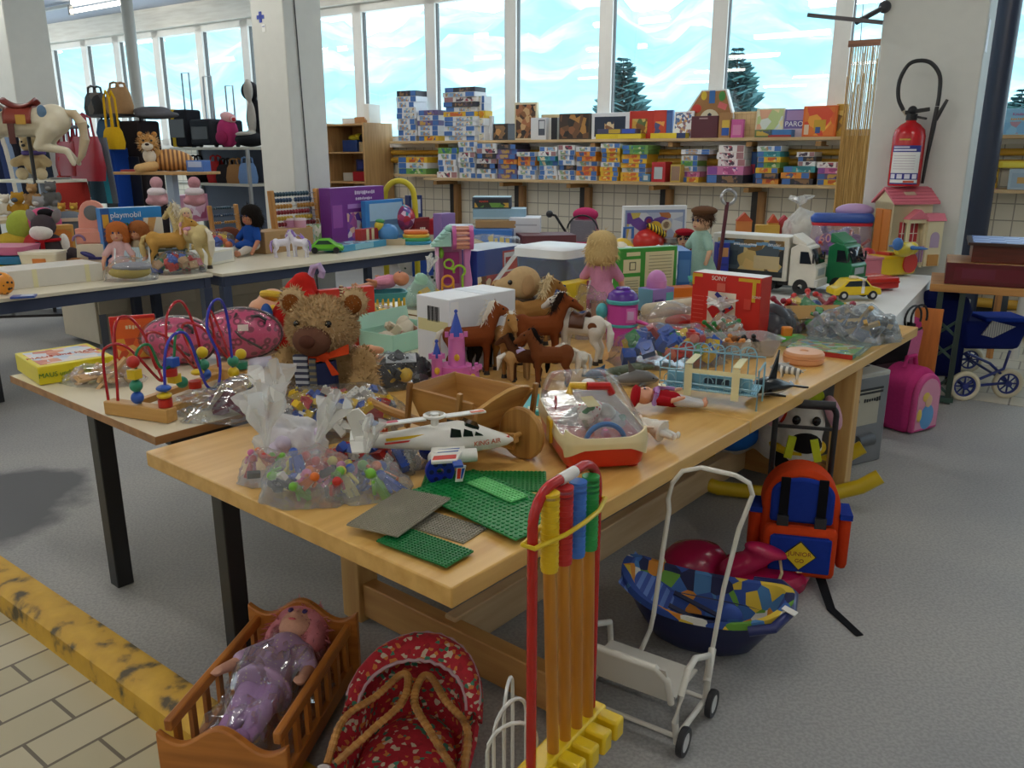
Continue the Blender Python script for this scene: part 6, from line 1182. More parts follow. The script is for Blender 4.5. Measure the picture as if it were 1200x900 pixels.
# blue boxed playset
t = pack('large blue playset box with palm tree pictures behind the long haired dolls',(126,316),(196,310),243,.11,'c 2a86d0 .35',[(.0,.0,.14,1,'c 2a5aa0'),(.16,.05,.68,.75,'a 6 .35 3a98dc 3a98dc 3f8a4a 3a98dc 6a4a34 58b0e0'),(.68,.0,1,.82,'a 9 .35 4a3a30 c89a60 2a3a5a 8a5a3a e0d8c8'),(.02,.68,.12,.9,'c d8a83a')],(('playmobil',.13,'c e8eef4',.40,.88),),name='playset_box',top='c a8c8e0 .35')
cw_ = t.children[0].bound_box[6][0]; ch_ = t.children[0].bound_box[6][2]
m = M('c 2f6a34')
for a in range(7): m.box((-.10 * cw_ + .03 * math.cos(a),-.061,ch_ * .62 + .03 * math.sin(a)),(.07,.002,.012),(0,-a * 51,0))
m.use('c 6a4a2a'); m.box((-.10 * cw_,-.061,ch_ * .45),(.014,.002,ch_ * .3)); m.use('c 58b03a'); m.cyl((.25 * cw_,-.062,ch_ * .62),(.25 * cw_,-.060,ch_ * .62),.04); m.go('palm_print',t)
for i,(x,y,hc,dr,lb,rz_) in enumerate(((136,318,'f c8743a','f e0b8b8','orange haired doll leaning at the left of the blue playset box',15),(160,316,'f a8683a','f c8b89a','auburn haired doll with long hair leaning on the blue playset box',-20))):
    doll(lb,at(x,y) + Vector((0,.10,0)),rz_,.52,'p d8a080 .45',hc,dr,pose='sit',hairstyle='big')
# toy horses with riders
hh = horse('tan toy horse with cream mane standing before the blue playset box',at(192,318) + Vector((0,.15,0)),15,.34,'f d0a054','f e2c88a',headup=.9)
hh = horse('cream toy horse with curly white mane carrying a doll, tallest on the far left table',at(222,316) + Vector((0,.1,0)),150,.40,'f dcc890','f ece2cc',headup=1.2,shag=1.5)
doll('blonde doll in pink riding the cream toy horse',at(219,316) + Vector((0,.1,.27)),30,.30,'p e0b094 .45','f ead8b0','f d8a0b8',pose='sit',hairstyle='long')
L = at(198,316) + Vector((0,.05,0)); t = T('toy_stool','dark green toy fence stool under the tan horse','toy fence',L,10); m = M('p 1f3a2c .4'); m.box((0,0,.15),(.26,.1,.015)); m.go('top',t)
for x in (-.11,.11): m = M('p 1f3a2c .4'); m.box((x,0,.075),(.018,.06,.15)); m.go('leg',t)
t = T('doll_deckchair','light blue and white striped doll deckchair before the dolls','doll chair',at(145,320) + Vector((.05,.06,0)),20); m = M('s 26 x 9cc4d8 dfe6ea'); m.prism([(0,.02),(.14,.07),(.16,.17),(.145,.18),(.13,.09),(0,.04)],-.12,.12,'yz'); m.go('sling',t,bev=.004)
for x in (-.125,.125): m = M('p e6e8ea .4'); m.tube([(x,.0,.0),(x,.06,.12),(x,.17,.2)],.007); m.go('frame',t)
# ball pack, plush cushion elf, tubs
L = at(242,303) + Vector((0,.25,0)); bag('clear bag of coloured plastic shapes beside the seated dark haired doll',L,(.46,.3,.22),0,85,FILMX); contents(L,0,.42,.26,.2,[('ball','plastic ball','red',RED),('block','plastic block','yellow',YEL),('ball','plastic ball','green','p 3f8a5a .3'),('block','plastic block','blue',BLU),('ball','plastic ball','orange',ORG)],34,'in the clear bag beside the dark haired doll','plastic shapes by the dark haired doll',86,1.35)
L = at(16,306) + Vector((0,.35,.0)); t = T('plush_elf','plush toy in pink and green cap at the left edge behind the donkey','plush toy',L,0); t.scale = (1.5,) * 3
m = M('f c8587e'); m.ball((.08,0,.2),(.10,.09,.09)); m.go('cap',t); m = M('f a8b44a'); m.ball((-.04,-.02,.18),(.09,.09,.10)); m.go('head',t,remesh=.014); m = M('f d0b040'); m.ball((-.09,-.04,.10),(.11,.09,.05)); m.go('collar',t); m = M('f b83a3a'); m.ball((.08,-.04,.08),(.11,.1,.08)); m.go('body',t)
L = at(28,326) + Vector((0,.3,0)); t = T('plastic_tub','cream tub with orange picture left of the plush donkey','tub',L,0); m = M('p e6dcc0 .4'); m.rings([rr_(.26,.18,0,6),rr_(.30,.2,.15,6)]); m.use('p d8803a .4'); m.box((.02,-.1,.08),(.10,.012,.08)); m.go('tub',t); m = M('p ece4d0 .4'); m.rings([rr_(.31,.21,.15,6),rr_(.31,.21,.17,6)]); m.go('lid',t)
L = at(6,320) + Vector((0,.1,0)); t = T('plastic_crate','pink blue and yellow stacked plastic trays at the left edge','tray',L,0)
for i,c in enumerate(('d8c030','2a7ab0','c86a90')): m = M('p %s .35' % c); m.rings([rr_(.34,.3,.07 * i + .002,6),rr_(.38,.34,.07 * i + .065,6)]); m.go('tray',t)
L = at(3,346) + Vector((0,.02,0)); t = T('tambourine','orange and black patterned round toy at the very left edge of the table','toy',L,0); m = M('d 30 .3 e0902a 2a1a1a'); m.ball((0,0,.075),(.075,.05,.075)); m.go('disc',t)
L = at(26,349); m = M('c 3a5aa8 .3'); m.box((0,0,.006),(.14,.10,.012)); m.use('c c8d4e8 .3'); m.box((.02,0,.0125),(.07,.06,.002)); m.thing('card_pack','small blue card pack at the front corner before the long white box','card pack',L + Vector((0,.02,0)),20)
L = at(76,318) + Vector((0,.3,0)); pack('orange picture box behind the donkey',(62,312),(92,309),264,.1,'c cf9c4a .4',[(.1,.1,.9,.9,'a 10 .4 d8a03a c87a2a e0c070 b8863a')],name='picture_box')
L = at(84,322) + Vector((0,.1,0)); t = T('brown_pouch','brown oval pouch between donkey and vanity','pouch',L,0); m = M('f 8a5a30'); m.ball((0,0,.06),(.10,.07,.06)); m.go('pouch',t)
# second table: abacus, doll, boxes
def abacus(label,p1,p2,ytop,rows,nb,dy=.12):
    mid,rz,w = fr(*p1,*p2); h = zat((p1[0] + p2[0]) / 2,ytop,mid.y + dy) - .75; t = T('abacus',label,'abacus',mid + Vector((0,dy,0)),rz)
    for x in (-w / 2,w / 2): m = M('w c08a4a 9a6a34 .45 z'); m.box((x,0,h / 2),(w * .07,.05,h),(0,-4,0)); m.go('side_post',t,bev=.004)
    for x in (-w / 2,w / 2): m = M('w c08a4a 9a6a34 .45 x'); m.box((x,0,.015),(w * .10,.2,.03)); m.go('foot',t)
    r = random.Random(int(w * 1000))
    cols = ('2a4a5a','2f4a6a','b8843a','8a2430','c8a83a','7a2030','d0a840','2a3a6a','9a2a30','c8a040')
    for i in range(rows):
        z = h * (.93 - .82 * i / (rows - 1)); m = M('m b8b8b8 .3'); m.cyl((-w / 2,0,z),(w / 2,0,z),.004,n=6); b_ = m.go('rod',t); m = M('p %s .3' % cols[i % 10]); rad = min(h * .41 / rows,w * .44 / nb); x = -w * .45
        for j in range(nb):
            if j == nb // 2: x += w * .06 * (i % 3)
            m.ball((x,0,z),(rad * .8,rad,rad),n=10); x += rad * 1.75
        m.go('beads',b_)['kind'] = 'stuff'
    return t
abacus('large wooden abacus with coloured beads beside the pillar',(306,300),(362,292),222,9,12,.5)
abacus('small white abacus with coloured beads behind the dark haired doll',(229,300),(262,296),240,6,9,.5)
doll('black haired doll in a blue jumper sitting before the large abacus',at(292,300) + Vector((0,.12,0)),-28,.62,'p b87a5a .45','f 1e1814','f 2450a0',legs='f d8d0c4',pose='sit',hairstyle='big')
L = at(258,300) + Vector((0,.3,.0)); m = M('f 6a3a2a'); m.ball((0,0,.14),(.12,.1,.10)); m.thing('plush_hair','brown fuzzy plush ball left of the dark haired doll','plush toy',L,0)
pack('brown cardboard box before the large abacus',(312,298),(368,290),269,.25,'c b08a5c .6',[(.3,.5,.6,.8,'c a07a4c')],name='carton',top='c bb9668 .6')
for i,(x,c) in enumerate(((338,'c890b4'),(350,'d8a0b8'))): t = T('beaker',['lilac plastic beaker on the brown cardboard box','pink plastic beaker on the brown cardboard box'][i],'beaker',at(x,292) + Vector((0,.12,.17)),0); m = M('p %s .4' % c); m.lathe([(.0,0),(.055,0),(.06,.10),(.05,.105),(0,.1)],n=18); m.go('cup',t); m = M('p e8dce4 .4'); m.cyl((0,0,.10),(0,0,.12),.06); m.go('lid',t)
for i,(x,c,lb) in enumerate(((360,'b8dcd8','mint gift bag left of the three by the purple puzzle box'),(370,'9cc48a','green white patterned gift bag in the middle by the purple puzzle box'),(383,'c0e0d4','pale turquoise gift bag nearest the purple puzzle box'))):
    L = at(x,288) + Vector((0,.12,0)); t = T('gift_bag',lb,'gift bag',L,-8); m = M('a 22 .5 %s e8ece0 %s f0f0e8' % (c,c)); m.prism([(-.07,0),(.07,0),(.08,.20),(.04,.19),(0,.21),(-.04,.19),(-.08,.20)],-.04,.04,'xz'); m.go('bag_body',t); m = M('p e0e6e0 .4'); m.tube([(-.04,0,.19),(-.02,0,.26),(.02,0,.26),(.04,0,.19)],.005,6); m.go('handle',t)
for i,(x,rz_,mn) in enumerate(((332,40,'f b89ad8'),(352,160,'f 9a7cc8'))): t = horse(['white toy pony with lilac mane, left of the pair before the gift bags','white toy pony with purple mane and wings, beside the green car'][i],at(x,301),rz_,.19,'p e4e0ec .4',mn,mn,shag=.3,name='toy_pony',hoof='p e4e0ec .4'); 
m = M('p a884d8 .4'); m.prism([(-.1,0),(.25,.28),(.0,.2),(.1,.35),(-.12,.16)],-.02,.02,'xz'); m.go('wing',t,(-.05,-.18,.75))
# green car
L = at(381,297); t = T('toy_car','bright green toy car before the purple puzzle box','toy car',L + Vector((0,.06,0)),6); t.scale = (.30,) * 3
m = M('p 6cc030 .25'); m.prism([(-.55,.10),(-.56,.22),(-.40,.28),(-.22,.44),(.12,.44),(.34,.28),(.54,.22),(.56,.10)],-.24,.24,'xz'); m.go('body',t,bev=.05); m = M('p 2c4a3a .15')
for y in (-.243,.243): m.prism([(-.30,.28),(-.20,.40),(.10,.40),(.25,.28)],y - .004,y + .004,'xz')
m.go('window',t); m = M('p 3f8a28 .4'); m.box((0,0,.12),(1.08,.5,.06)); m.go('sill',t)
for x in (-.33,.33):
    for y in (-.22,.22): m = M('p 1c1c1e .6'); m.cyl((x,y - .04,.10),(x,y + .04,.10),.10,n=18); m.go('wheel',t)
# purple puzzle box etc.
PP = 'c 7a3590 .35'
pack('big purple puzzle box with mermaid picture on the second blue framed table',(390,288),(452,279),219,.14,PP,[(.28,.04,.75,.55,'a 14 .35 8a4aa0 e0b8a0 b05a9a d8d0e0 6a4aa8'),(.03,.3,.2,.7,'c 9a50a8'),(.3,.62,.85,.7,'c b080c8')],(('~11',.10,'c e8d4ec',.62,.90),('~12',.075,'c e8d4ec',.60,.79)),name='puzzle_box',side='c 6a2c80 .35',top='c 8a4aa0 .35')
pack('blue framed puzzle with a lake picture right of the purple puzzle box',(430,284),(474,278),234,.06,'c 3a86cc .35',[(.10,.08,.96,.92,'c a8c8e0 .35'),(.10,.08,.96,.40,'c 7aa8cc .35'),(.10,.36,.96,.5,'c 5a7a9a .35')],name='framed_puzzle',cat='puzzle')
pack('small red and blue striped box in front of the lake puzzle',(424,290),(444,287),268,.08,'c a83030 .4',[(.3,0,.45,1,'c e0d0a0'),(.6,0,.75,1,'c e0d0a0')])
L = at(455,287) + Vector((0,.04,0)); t = T('plush_bird','blue toy bird with yellow and green head in a cardboard tray','toy bird',L,0); m = M('p 4a8ac8 .4'); m.ball((0,0,.11),(.11,.08,.10)); m.go('body',t); m = M('p d8c43a .4'); m.ball((-.09,-.01,.19),(.05,.05,.05)); m.go('head',t); m = M('p 3a8a4a .4'); m.ball((-.08,0,.235),(.05,.05,.025)); m.go('cap',t); m = M('c b8a888 .5'); m.box((.03,0,.03),(.30,.16,.06)); m.go('tray',t)
L = at(468,279) + Vector((0,.14,.0)); t = T('toy_globe','clear ball toy with rainbow edge and purple swirls behind the blue bird','toy ball',L,0); m = M('a 16 .2 8a3a6a c03a4a 6a4a9a 3a8a9a b83a6a d8b0c8'); m.ball((.02,0,.21),.15,n=24); m.go('ball',t)
for i,c in enumerate(('c8302a','e08a2a','e0cc3a','3f9a4a')): m = M('p %s .35' % c); m.tube(arc((-.03,.02 + .0,.17),.205 - .018 * i,70,190,12),.010,8); m.go('rainbow_band',t)
L = at(487,287) + Vector((0,.08,0))
for i,(c,n_) in enumerate((('3a9ac0','lowest blue'),('4aa86a','green'),('e0b83a','yellow'),('e0702a','topmost orange'))): m = M('p %s .35' % c); m.rings([rr_(.30 - .02 * i,.2,0,3),rr_(.32 - .02 * i,.22,.02,3),rr_(.30 - .02 * i,.2,.034,3)]); m.thing('rainbow_ring','%s ring of the rainbow stack at the right end of the second blue table' % n_,'toy ring',L + Vector((0,0,.001 + .0355 * i)),10,'rainbow stacking rings')
t = pack('flat turquoise boxed game in film before the purple puzzle box',(400,296),(453,288),284,.22,'c 4a9ac0 .25',[(.3,.1,.7,.9,'c 8ac4d8 .25')],top='a 14 .25 6a8aa0 8fb8c8 5a7a90 a8ccd8',name='flat_game',cat='game')
for a in (('small dark blue cereal sized box standing at the wall end of the second blue table',(481,276),(496,275),229,.1,'c 22306e .4',[(.15,.55,.85,.9,'c c8d0e8'),(.15,.1,.85,.4,'c 8a94c0')]),('red card game box with white lettering right of the clear ball toy',(486,278),(504,276),255,.08,'c 8a1c24 .4',[(.1,.4,.9,.8,'c 7a1820')])): t = pack(*a)
text('~3',.055,'c f0e0d0',t,(0,-.046,.09))
L = at(514,276) + Vector((0,.15,0)); t = T('red_toolcase','red toy case with handle behind the rainbow rings','toy case',L,10); m = M('p c0242e .35'); m.box((0,0,.09),(.3,.14,.18)); m.go('case',t,bev=.02); m = M('p d03a40 .35'); m.tube([(-.07,0,.18),(-.05,0,.23),(.05,0,.23),(.07,0,.18)],.012); m.go('handle',t)
pack('purple and grey toy box right of the red toy case',(518,282),(534,280),250,.12,'c 9a7ab8 .4',[(.1,.1,.9,.5,'c b8b0c8')])
L = at(470,262) + Vector((0,.5,0)); t = T('yellow_hoop','yellow foam arch standing by the wall behind the second blue table','toy hoop',(-1.25,9.4,0),0); m = M('p d8c42a .5'); m.tube([(-.18,0,0),(-.17,0,1.1)] + arc((0,0,1.2),.16,170,10,12) + [(.17,0,1.1),(.18,0,0)],.032,10); m.go('arch',t)
# rocking horse toys under the second table
t = T('rocking_toy','white spotted rocking toy with blue label on the floor under the second blue table','rocking toy',at(485,352,0) + Vector((.1,.1,0)),30); m = M('d 12 .22 e6e4de 2a4a3a'); m.ball((0,0,.45),(.32,.12,.2)); m.ball((.2,0,.3),(.14,.1,.25)); m.go('seat',t,remesh=.03); m = M('c 2a52b0 .4'); m.box((-.05,-.125,.4),(.26,.01,.22)); m.go('blue_label',t); m = M('w c8a058 a88040 .5 x'); m.tube([(-.5,-.1,.12),(-.2,-.1,.03),(.2,-.1,.03),(.5,-.1,.12)],.03,8); m.go('rocker',t)
# ------------------------------------------------------------------ display tables, racks and bags at the far left
def pedestal(label,p,ztop,Y,w,d,mat,legs):
    q = ray(p[0],p[1]); X = q[0] * Y / q[1]; z = EYE + q[2] * Y / q[1]; t = T('display_table',label,'table',(X,Y,0),WRZ + 15); m = M(mat); m.box((0,0,z - .015),(w,d,.03)); m.go('tabletop',t,bev=.004)
    for x in legs: m = M('m a8b4c8 .4 .4'); m.box((x,0,(z - .03) / 2),(.09,.09,z - .03)); m.go('leg',t)
    return Vector((X,Y,z)),t
TG,t_ = pedestal('small wooden display table carrying the plush tiger',(196,201),0,9.4,.98,.55,'w c49a60 a87e48 .45 x',(.05,))
BE,t_ = pedestal('white display table at the far left carrying the cream plush bear',(46,210),0,9.0,.78,.5,'p dcd8c8 .4',(.0,))
L = TG + Vector((-.02,-.02,0)); t = T('plush_tiger','plush tiger lying with raised head on the small wooden table','plush toy',L + Vector((-.06,0,0)),22); t.scale = (1.0,) * 3; TI = 's 9 x c88a48 d8a868'
m = M('s 7 x d09a58 7a5030'); m.ball((.12,.05,.12),(.24,.12,.12)); m.ball((.26,.05,.10),(.12,.12,.10)); m.go('body',t,remesh=.016)
m = M('f cf9c5c'); m.ball((-.08,-.05,.30),(.10,.09,.095)); m.cap((-.05,0,.2),(-.08,-.04,.28),.09,.07); m.go('head',t,remesh=.014); fur([((-.08,-.05,.30),(.10,.09,.095))],500,.035,['f cf9c5c','f e0c8a0','f 6a4a30'],'fur',t,4,.2)
m = M('f ece2d0'); m.ball((-.09,-.12,.265),(.06,.045,.045)); m.ball((-.08,-.06,.17),(.07,.06,.09)); m.go('muzzle',t); m = M('f 3a2a2a'); m.ball((-.09,-.16,.285),(.022,.012,.014)); m.go('nose',t)
for x in (-.125,-.045): m = M('p 1a1410 .2'); m.ball((x,-.13,.325),.013,n=8); m.go('eye',t)
for x in (-.15,-.01): m = M('f c08a4c'); m.ball((x,-.03,.39),(.03,.02,.03)); m.go('ear',t)
for y in (-.12,.04): m = M('f d8b078'); m.cap((-.05,y * .6,.06),(-.20,y - .06,.035),.055,.045); m.go('paw',t)
pack_c = carton('blue and white little box on the wooden table beside the tiger',TG + Vector((.36,-.02,0)),-10,.20,.16,.12,'c 4a74c0 .4',[(.1,.4,.9,.9,'c a8b8d8')],name='small_box')
m = M('c a83a3a .5'); m.box((0,0,.01),(.3,.2,.02)); m.thing('red_folder','flat red folder on the left of the tiger table','folder',TG + Vector((-.32,.0,0)),-20)
L = BE + Vector((0,-.03,0)); t = T('plush_bear','cream plush bear with a purple collar on the white display table','plush toy',L,0); t.scale = (1.05,) * 3; CB = 'f d8c094'
m = M(CB); m.ball((0,0,.15),(.10,.09,.12)); m.cap((-.08,-.02,.2),(-.17,-.06,.16),.05,.045); m.cap((.08,-.02,.2),(.16,-.07,.16),.05,.045); m.go('body',t,remesh=.014); m = M('f e4d2ac')
for x in (-.09,.10): m = M('f e4d2ac'); m.ball((x,-.10,.055),(.06,.05,.06)); m.go('foot',t)
m = M(CB); m.ball((-.02,-.01,.34),(.10,.085,.085)); m.ball((-.02,-.08,.315),(.05,.05,.04)); m.go('head',t,remesh=.013)
for x in (-.10,.06): m = M(CB); m.ball((x,0,.42),(.035,.02,.035)); m.go('ear',t)
m = M('f 6a5a9a'); m.tube(arc((0,0,.255),.09,0,360,18,'xy'),.022,8,True); m.go('collar',t); m = M('p 1c1614 .3'); m.ball((-.02,-.13,.325),(.02,.012,.014)); m.go('nose',t)
for x in (-.055,.015): m = M('p 120e0c .2'); m.ball((x,-.085,.36),.011,n=8); m.go('eye',t)
m = M('m c8ccd4 .2'); m.lathe([(0,0),(.09,0),(.11,.02),(0,.012)],n=20); m.thing('small_dish','small shiny dish beside the cream plush bear','dish',BE + Vector((.24,-.03,0)),0)
# white carousel horse
HC = Vector((0,0,0)); Yh = 8.7; q = ray(42,150); zc = EYE + q[2] * Yh / q[1]; L = Vector((q[0] * Yh / q[1] - .12,Yh,zc + .05)); zc += .05
t = T('carousel_horse','big cream carousel horse with red saddle at the top left','carousel horse',L,-170); t.scale = (.64,) * 3; HW = 'p d8cfb6 .35'
S_h = lambda p: p
m = M(HW); cap = lambda a,b,r0,r1: m.cap(S_h(a),S_h(b),r0,r1)
cap((-.42,0,.02),(.30,0,-.02),.235,.20); m.ball(S_h((-.45,0,.04)),(.26,.22,.25)); cap((.30,0,.02),(.66,0,.42),.20,.14); m.ball(S_h((.36,0,.02)),(.22,.2,.24)); cap((.64,0,.44),(1.0,0,.34),.12,.08)
for y in (-.12,.12):
    cap((-.42,y,-.08),(-.22,y * 1.1,-.36),.15,.08); cap((-.22,y * 1.1,-.36),(-.62 if y > 0 else -.55,y * 1.1,-.42),.075,.055); cap((-.62 if y > 0 else -.55,y * 1.1,-.42),(-.70,y * 1.1,-.62),.05,.045)
    cap((.36,y,-.1),(.62,y * 1.1,-.28),.11,.065); cap((.62,y * 1.1,-.28),(.50,y * 1.1,-.50),.06,.045)
m.go('body',t,remesh=.024)
m = M('p c8b494 .45'); m.tube([S_h(p) for p in ((-.62,0,.16),(-.76,0,.14),(-.86,0,.0),(-.87,0,-.25),(-.80,0,-.48),(-.72,0,-.62))],[.05,.075,.08,.075,.055,.02],12); m.go('tail',t)
m = M('p 8a3a2c .35'); m.grid(12,10,lambda i,j: S_h((-.20 + .40 * i,.25 * math.sin((j - .5) * 3.4),.01 + .235 * math.cos((j - .5) * 3.4)))); m.go('saddle_cloth',t,solid=.02)
m = M('p 7a2c22 .35'); m.grid(12,8,lambda i,j: S_h((-.24 + .48 * i,.2 * (j - .5) * 1.6,.265 + .10 * (2 * i - 1) ** 2 - .2 * (j - .5) ** 2))); m.go('saddle',t,solid=.035)
m = M('p 5a2a24 .4'); m.box(S_h((.10,.245,-.14)),(.09,.02,.36)); m.go('girth',t)
m = M('p 5a7a9a .4'); m.tube([S_h((.22,.2,.20)),S_h((.42,.235,.06)),S_h((.58,.15,-.02))],.035,8); m.ball(S_h((-.36,.2,.16)),(.07,.03,.10)); m.go('blue_trim',t)
m = M('p c89a3a .35'); m.box(S_h((-.06,.262,.04)),(.14,.015,.14)); m.go('gold_badge',t)
for x in (-.05,.60): m = M('p 2a2626 .4'); m.cyl((x,0,-zc / .64),(x,0,-.05),.03,n=12); m.go('stand_pole',t)
m = M('p 2a2626 .4'); m.box((.25,0,.02 - zc / .64),(1.2,.5,.04)); m.go('stand_base',t)
# bags: hanging rack with red handbags, blue sports bag, suitcases
def wl(x,y,Y): q = ray(x,y); return Vector((q[0] * Y / q[1],Y,EYE + q[2] * Y / q[1]))
t = T('bag_rack','dark metal rack of shelves holding handbags before the far windows','rack',wl(135,180,11.2) * 1,WRZ); t.location.z = 0; zA = wl(128,136,11.2).z; zB = wl(128,164,11.2).z; zC = wl(128,187,11.2).z
for z in (zA,zB,zC): m = M('p 3a3638 .5'); m.box((0,0,z),(.78,.4,.03)); m.go('shelf',t)
for x in (-.38,.38):
    for y in (-.18,.18): m = M('p 2c2a2c .4'); m.box((x,y,zA / 2),(.035,.035,zA)); m.go('post',t)
def handbag(label,p,w,h,d,mat,rz=0,strap=.2,group=None,buckle=None):
    t = T('handbag',label,'handbag',p,rz,group); m = M(mat); m.rings([rr_(w * .9,d,0,4,24),rr_(w,d * 1.1,h * .3,4,24),rr_(w * .95,d * .8,h * .8,4,24),rr_(w * .85,d * .45,h,4,24)]); m.go('bag_body',t)
    for y in (-d * .2,d * .2): m = M(mat); m.tube([(-w * .28,y,h * .95),(-w * .22,y,h + strap * .8),(0,y,h + strap),(w * .22,y,h + strap * .8),(w * .28,y,h * .95)],.014,6); m.go('handle',t)
    return t
handbag('grey and black travel bag with orange tag on top of the bag rack',t.location + Vector((-.19,.05,zA + .016)),.32,.27,.2,'a 9 .7 2a2a2c 6a6058 3a3634 4a4a4c 2a2a2c',WRZ,.08); handbag('tan leather handbag on top of the bag rack',t.location + Vector((.20,-.15,zA + .016)),.36,.32,.22,'f b08a62',WRZ,.06)
handbag('blue grey bag on the middle shelf of the bag rack',t.location + Vector((0,-.05,zB + .016)),.42,.24,.2,'f 4a6a88',WRZ,.03)
for i,(x,y0,y1,Y,w,mm,lb) in enumerate(((84,166,206,9.9,.42,'p 861422 .35','dark red shiny handbag hanging left in the pair below the horse tail'),(104,160,212,9.8,.50,'p 96182a .35','large crimson shiny handbag hanging right in the pair below the horse tail'),(88,206,245,9.9,.40,'f a8342c','brick red cloth bag hanging low under the crimson handbags'))):
    a = wl(x,y0,Y); b = wl(x,y1,Y); handbag(lb,b,w,a.z - b.z,.16,mm,WRZ + 10 * i,.25)
t2 = handbag('bright yellow drawstring bag hanging from the bag rack',wl(135,175,10.6),.26,.26,.18,'f e0b020',WRZ,.42)
for i,(x0,c) in enumerate(((4,'28304e'),(11,'3a4a78'),(17,'d8d4c8'),(22,'8aa0c0'),(28,'2a2a34'),(52,'6a4a3a'),(60,'2f3a4a'),(120,'4a6a7a'),(126,'3a9ab0'),(132,'6a7078'))):
    p = wl(x0,228 if x0 < 100 else 238,10.1); m = M('f ' + c); m.rings([[(-.05 + .16 * math.cos(a) * f,.05 * math.sin(a),z) for a in [2 * PI * j / 10 for j in range(10)]] for z,f in ((0,1.0),(.2,.9),(.45,.7),(.75,.35))]); m.thing('hanging_cloth','%s %s hanging at the back left, %s' % (('dark navy','blue','white','pale blue','black','brown','slate','teal grey','turquoise','grey')[i],'scarf' if i % 2 else 'bag strap',('first from the left edge','second from the left edge','third from the left edge','just left of the bear table','behind the bear table pole','behind the cream bear','left of the red handbags','under the bag rack','beside the blue case','right under the bag rack')[i]),'cloth',p,WRZ)
m = M('p 30303a .5'); m.cyl((-.7,0,0),(.9,0,0),.02); m.thing('clothes_rail','dark rail from which the scarves and red handbags hang','rail',wl(60,150,10.1),WRZ - 5)
def suitcase(label,p,w,h,d,mat,rz,handle=.0,strap=None,name='suitcase'):
    t = T(name,label,'suitcase',p,rz); m = M(mat); m.box((0,0,h / 2 + .03),(w,d,h)); m.go('shell',t,bev=.03)
    for x in (-w * .38,w * .38): m = M('p 1a1a1c .5'); m.cyl((x - .015,0,.03),(x + .015,0,.03),.03); m.go('wheel',t)
    m = M('p 222226 .4'); m.box((0,-d / 2 - .004,h * .55),(w * .8,.01,h * .5)); m.go('front_pocket',t,bev=.01)
    if handle:
        m = M('m b8bcc4 .3'); m.tube([(-w * .2,d * .3,h),(-w * .2,d * .3,h + handle),(w * .2,d * .3,h + handle),(w * .2,d * .3,h)],.014,8); m.go('pull_handle',t)
    if strap: m = M(strap); m.box((-w * .22,0,h / 2 + .03),(.07,d * 1.05,h * 1.02)); m.go('strap',t)
    return t
p = wl(164,200,11.0); suitcase('tall dark brown suitcase behind the yellow drawstring bag',Vector((p.x,p.y,0)),.62,wl(164,145,11.0).z,.3,'f 2c2628',WRZ)
p = wl(145,240,10.9); suitcase('bright blue suitcase behind the handbags, left of the brown one',Vector((p.x,p.y,0)),.30,wl(145,176,10.9).z,.3,'f 2450b0',WRZ)
m = M('f 6a6a70'); m.ball((0,0,0),(.42,.16,.05)); m.ball((-.1,0,.06),(.34,.15,.05)); m.thing('folded_coats','grey folded garments lying on top of the brown suitcase','clothes',wl(184,138,10.9) + Vector((0,0,.03)),WRZ,remesh=.02)
# wire shelf with suitcases by the windows
SHZ = 1.42
c = wl(268,178,12.4); t = T('shelf_rack','metal shelf rack with bags between tiger table and left pillar','rack',Vector((c.x - .1,c.y,0)),WRZ); z1s = wl(262,174,12.2).z; z2s = wl(262,216,12.2).z
for z in (z1s,z2s,.25): m = M('p c8c4b4 .4'); m.box((0,0,z),(1.7,.5,.035)); m.go('shelf',t)
for x in (-.84,.84):
    for y in (-.23,.23): m = M('p 9a9a98 .4'); m.box((x,y,z1s / 2),(.04,.04,z1s)); m.go('post',t)
m = M('p 5a6478 .6'); m.box((0,.26,z1s / 2),(1.7,.01,z1s)); m.go('back_panel',t)
LS = t.location.copy(); wr = R(WRZ); ex_ = Vector((math.cos(wr),math.sin(wr),0))
suitcase('black trolley case with yellow strap and raised handle on the shelf rack',LS - ex_ * .78 + Vector((0,0,z1s)),.42,.52,.28,'f 26262c',WRZ,.55,'f d0a828'); suitcase('charcoal trolley case in the middle of the shelf rack',LS - ex_ * .28 + Vector((0,0,z1s + .018)),.46,.36,.26,'f 33363c',WRZ,.62)
suitcase('dark low trolley case behind the pink rucksack',LS + ex_ * .30 + Vector((-.1,.15,z1s + .018)),.40,.34,.16,'f 2a2c34',WRZ,.50)
p = LS + ex_ * .22 + Vector((.0,-.1,z1s + .018)); t = T('rucksack','pink rucksack with red white cap on the shelf rack','rucksack',p,WRZ); m = M('f c43f78'); m.ball((0,0,.20),(.17,.13,.21)); m.go('bag_body',t); m = M('f a8305f'); m.ball((0,-.11,.13),(.12,.05,.10)); m.go('front_pocket',t); m = M('s 16 x c8303a e8e0e0'); m.ball((.04,0,.40),(.13,.10,.07),(0,20,0)); m.go('cap',t)
p = LS + ex_ * .68 + Vector((0,-.08,z1s + .018)); t = T('child_seat','grey and black child car seat at the right end of the shelf rack','car seat',p,WRZ - 10)
m = M('f 26272c'); m.ball((0,0,.10),(.26,.2,.10)); m.ball((0,.10,.38),(.19,.09,.26)); m.ball((-.02,.06,.74),(.17,.10,.13)); m.go('shell',t,remesh=.02); m = M('f b8b4ac'); m.ball((.06,.01,.38),(.09,.05,.24)); m.ball((.08,-.02,.74),(.08,.06,.15)); m.ball((0,-.06,.17),(.18,.14,.04)); m.go('cushion',t,remesh=.018)
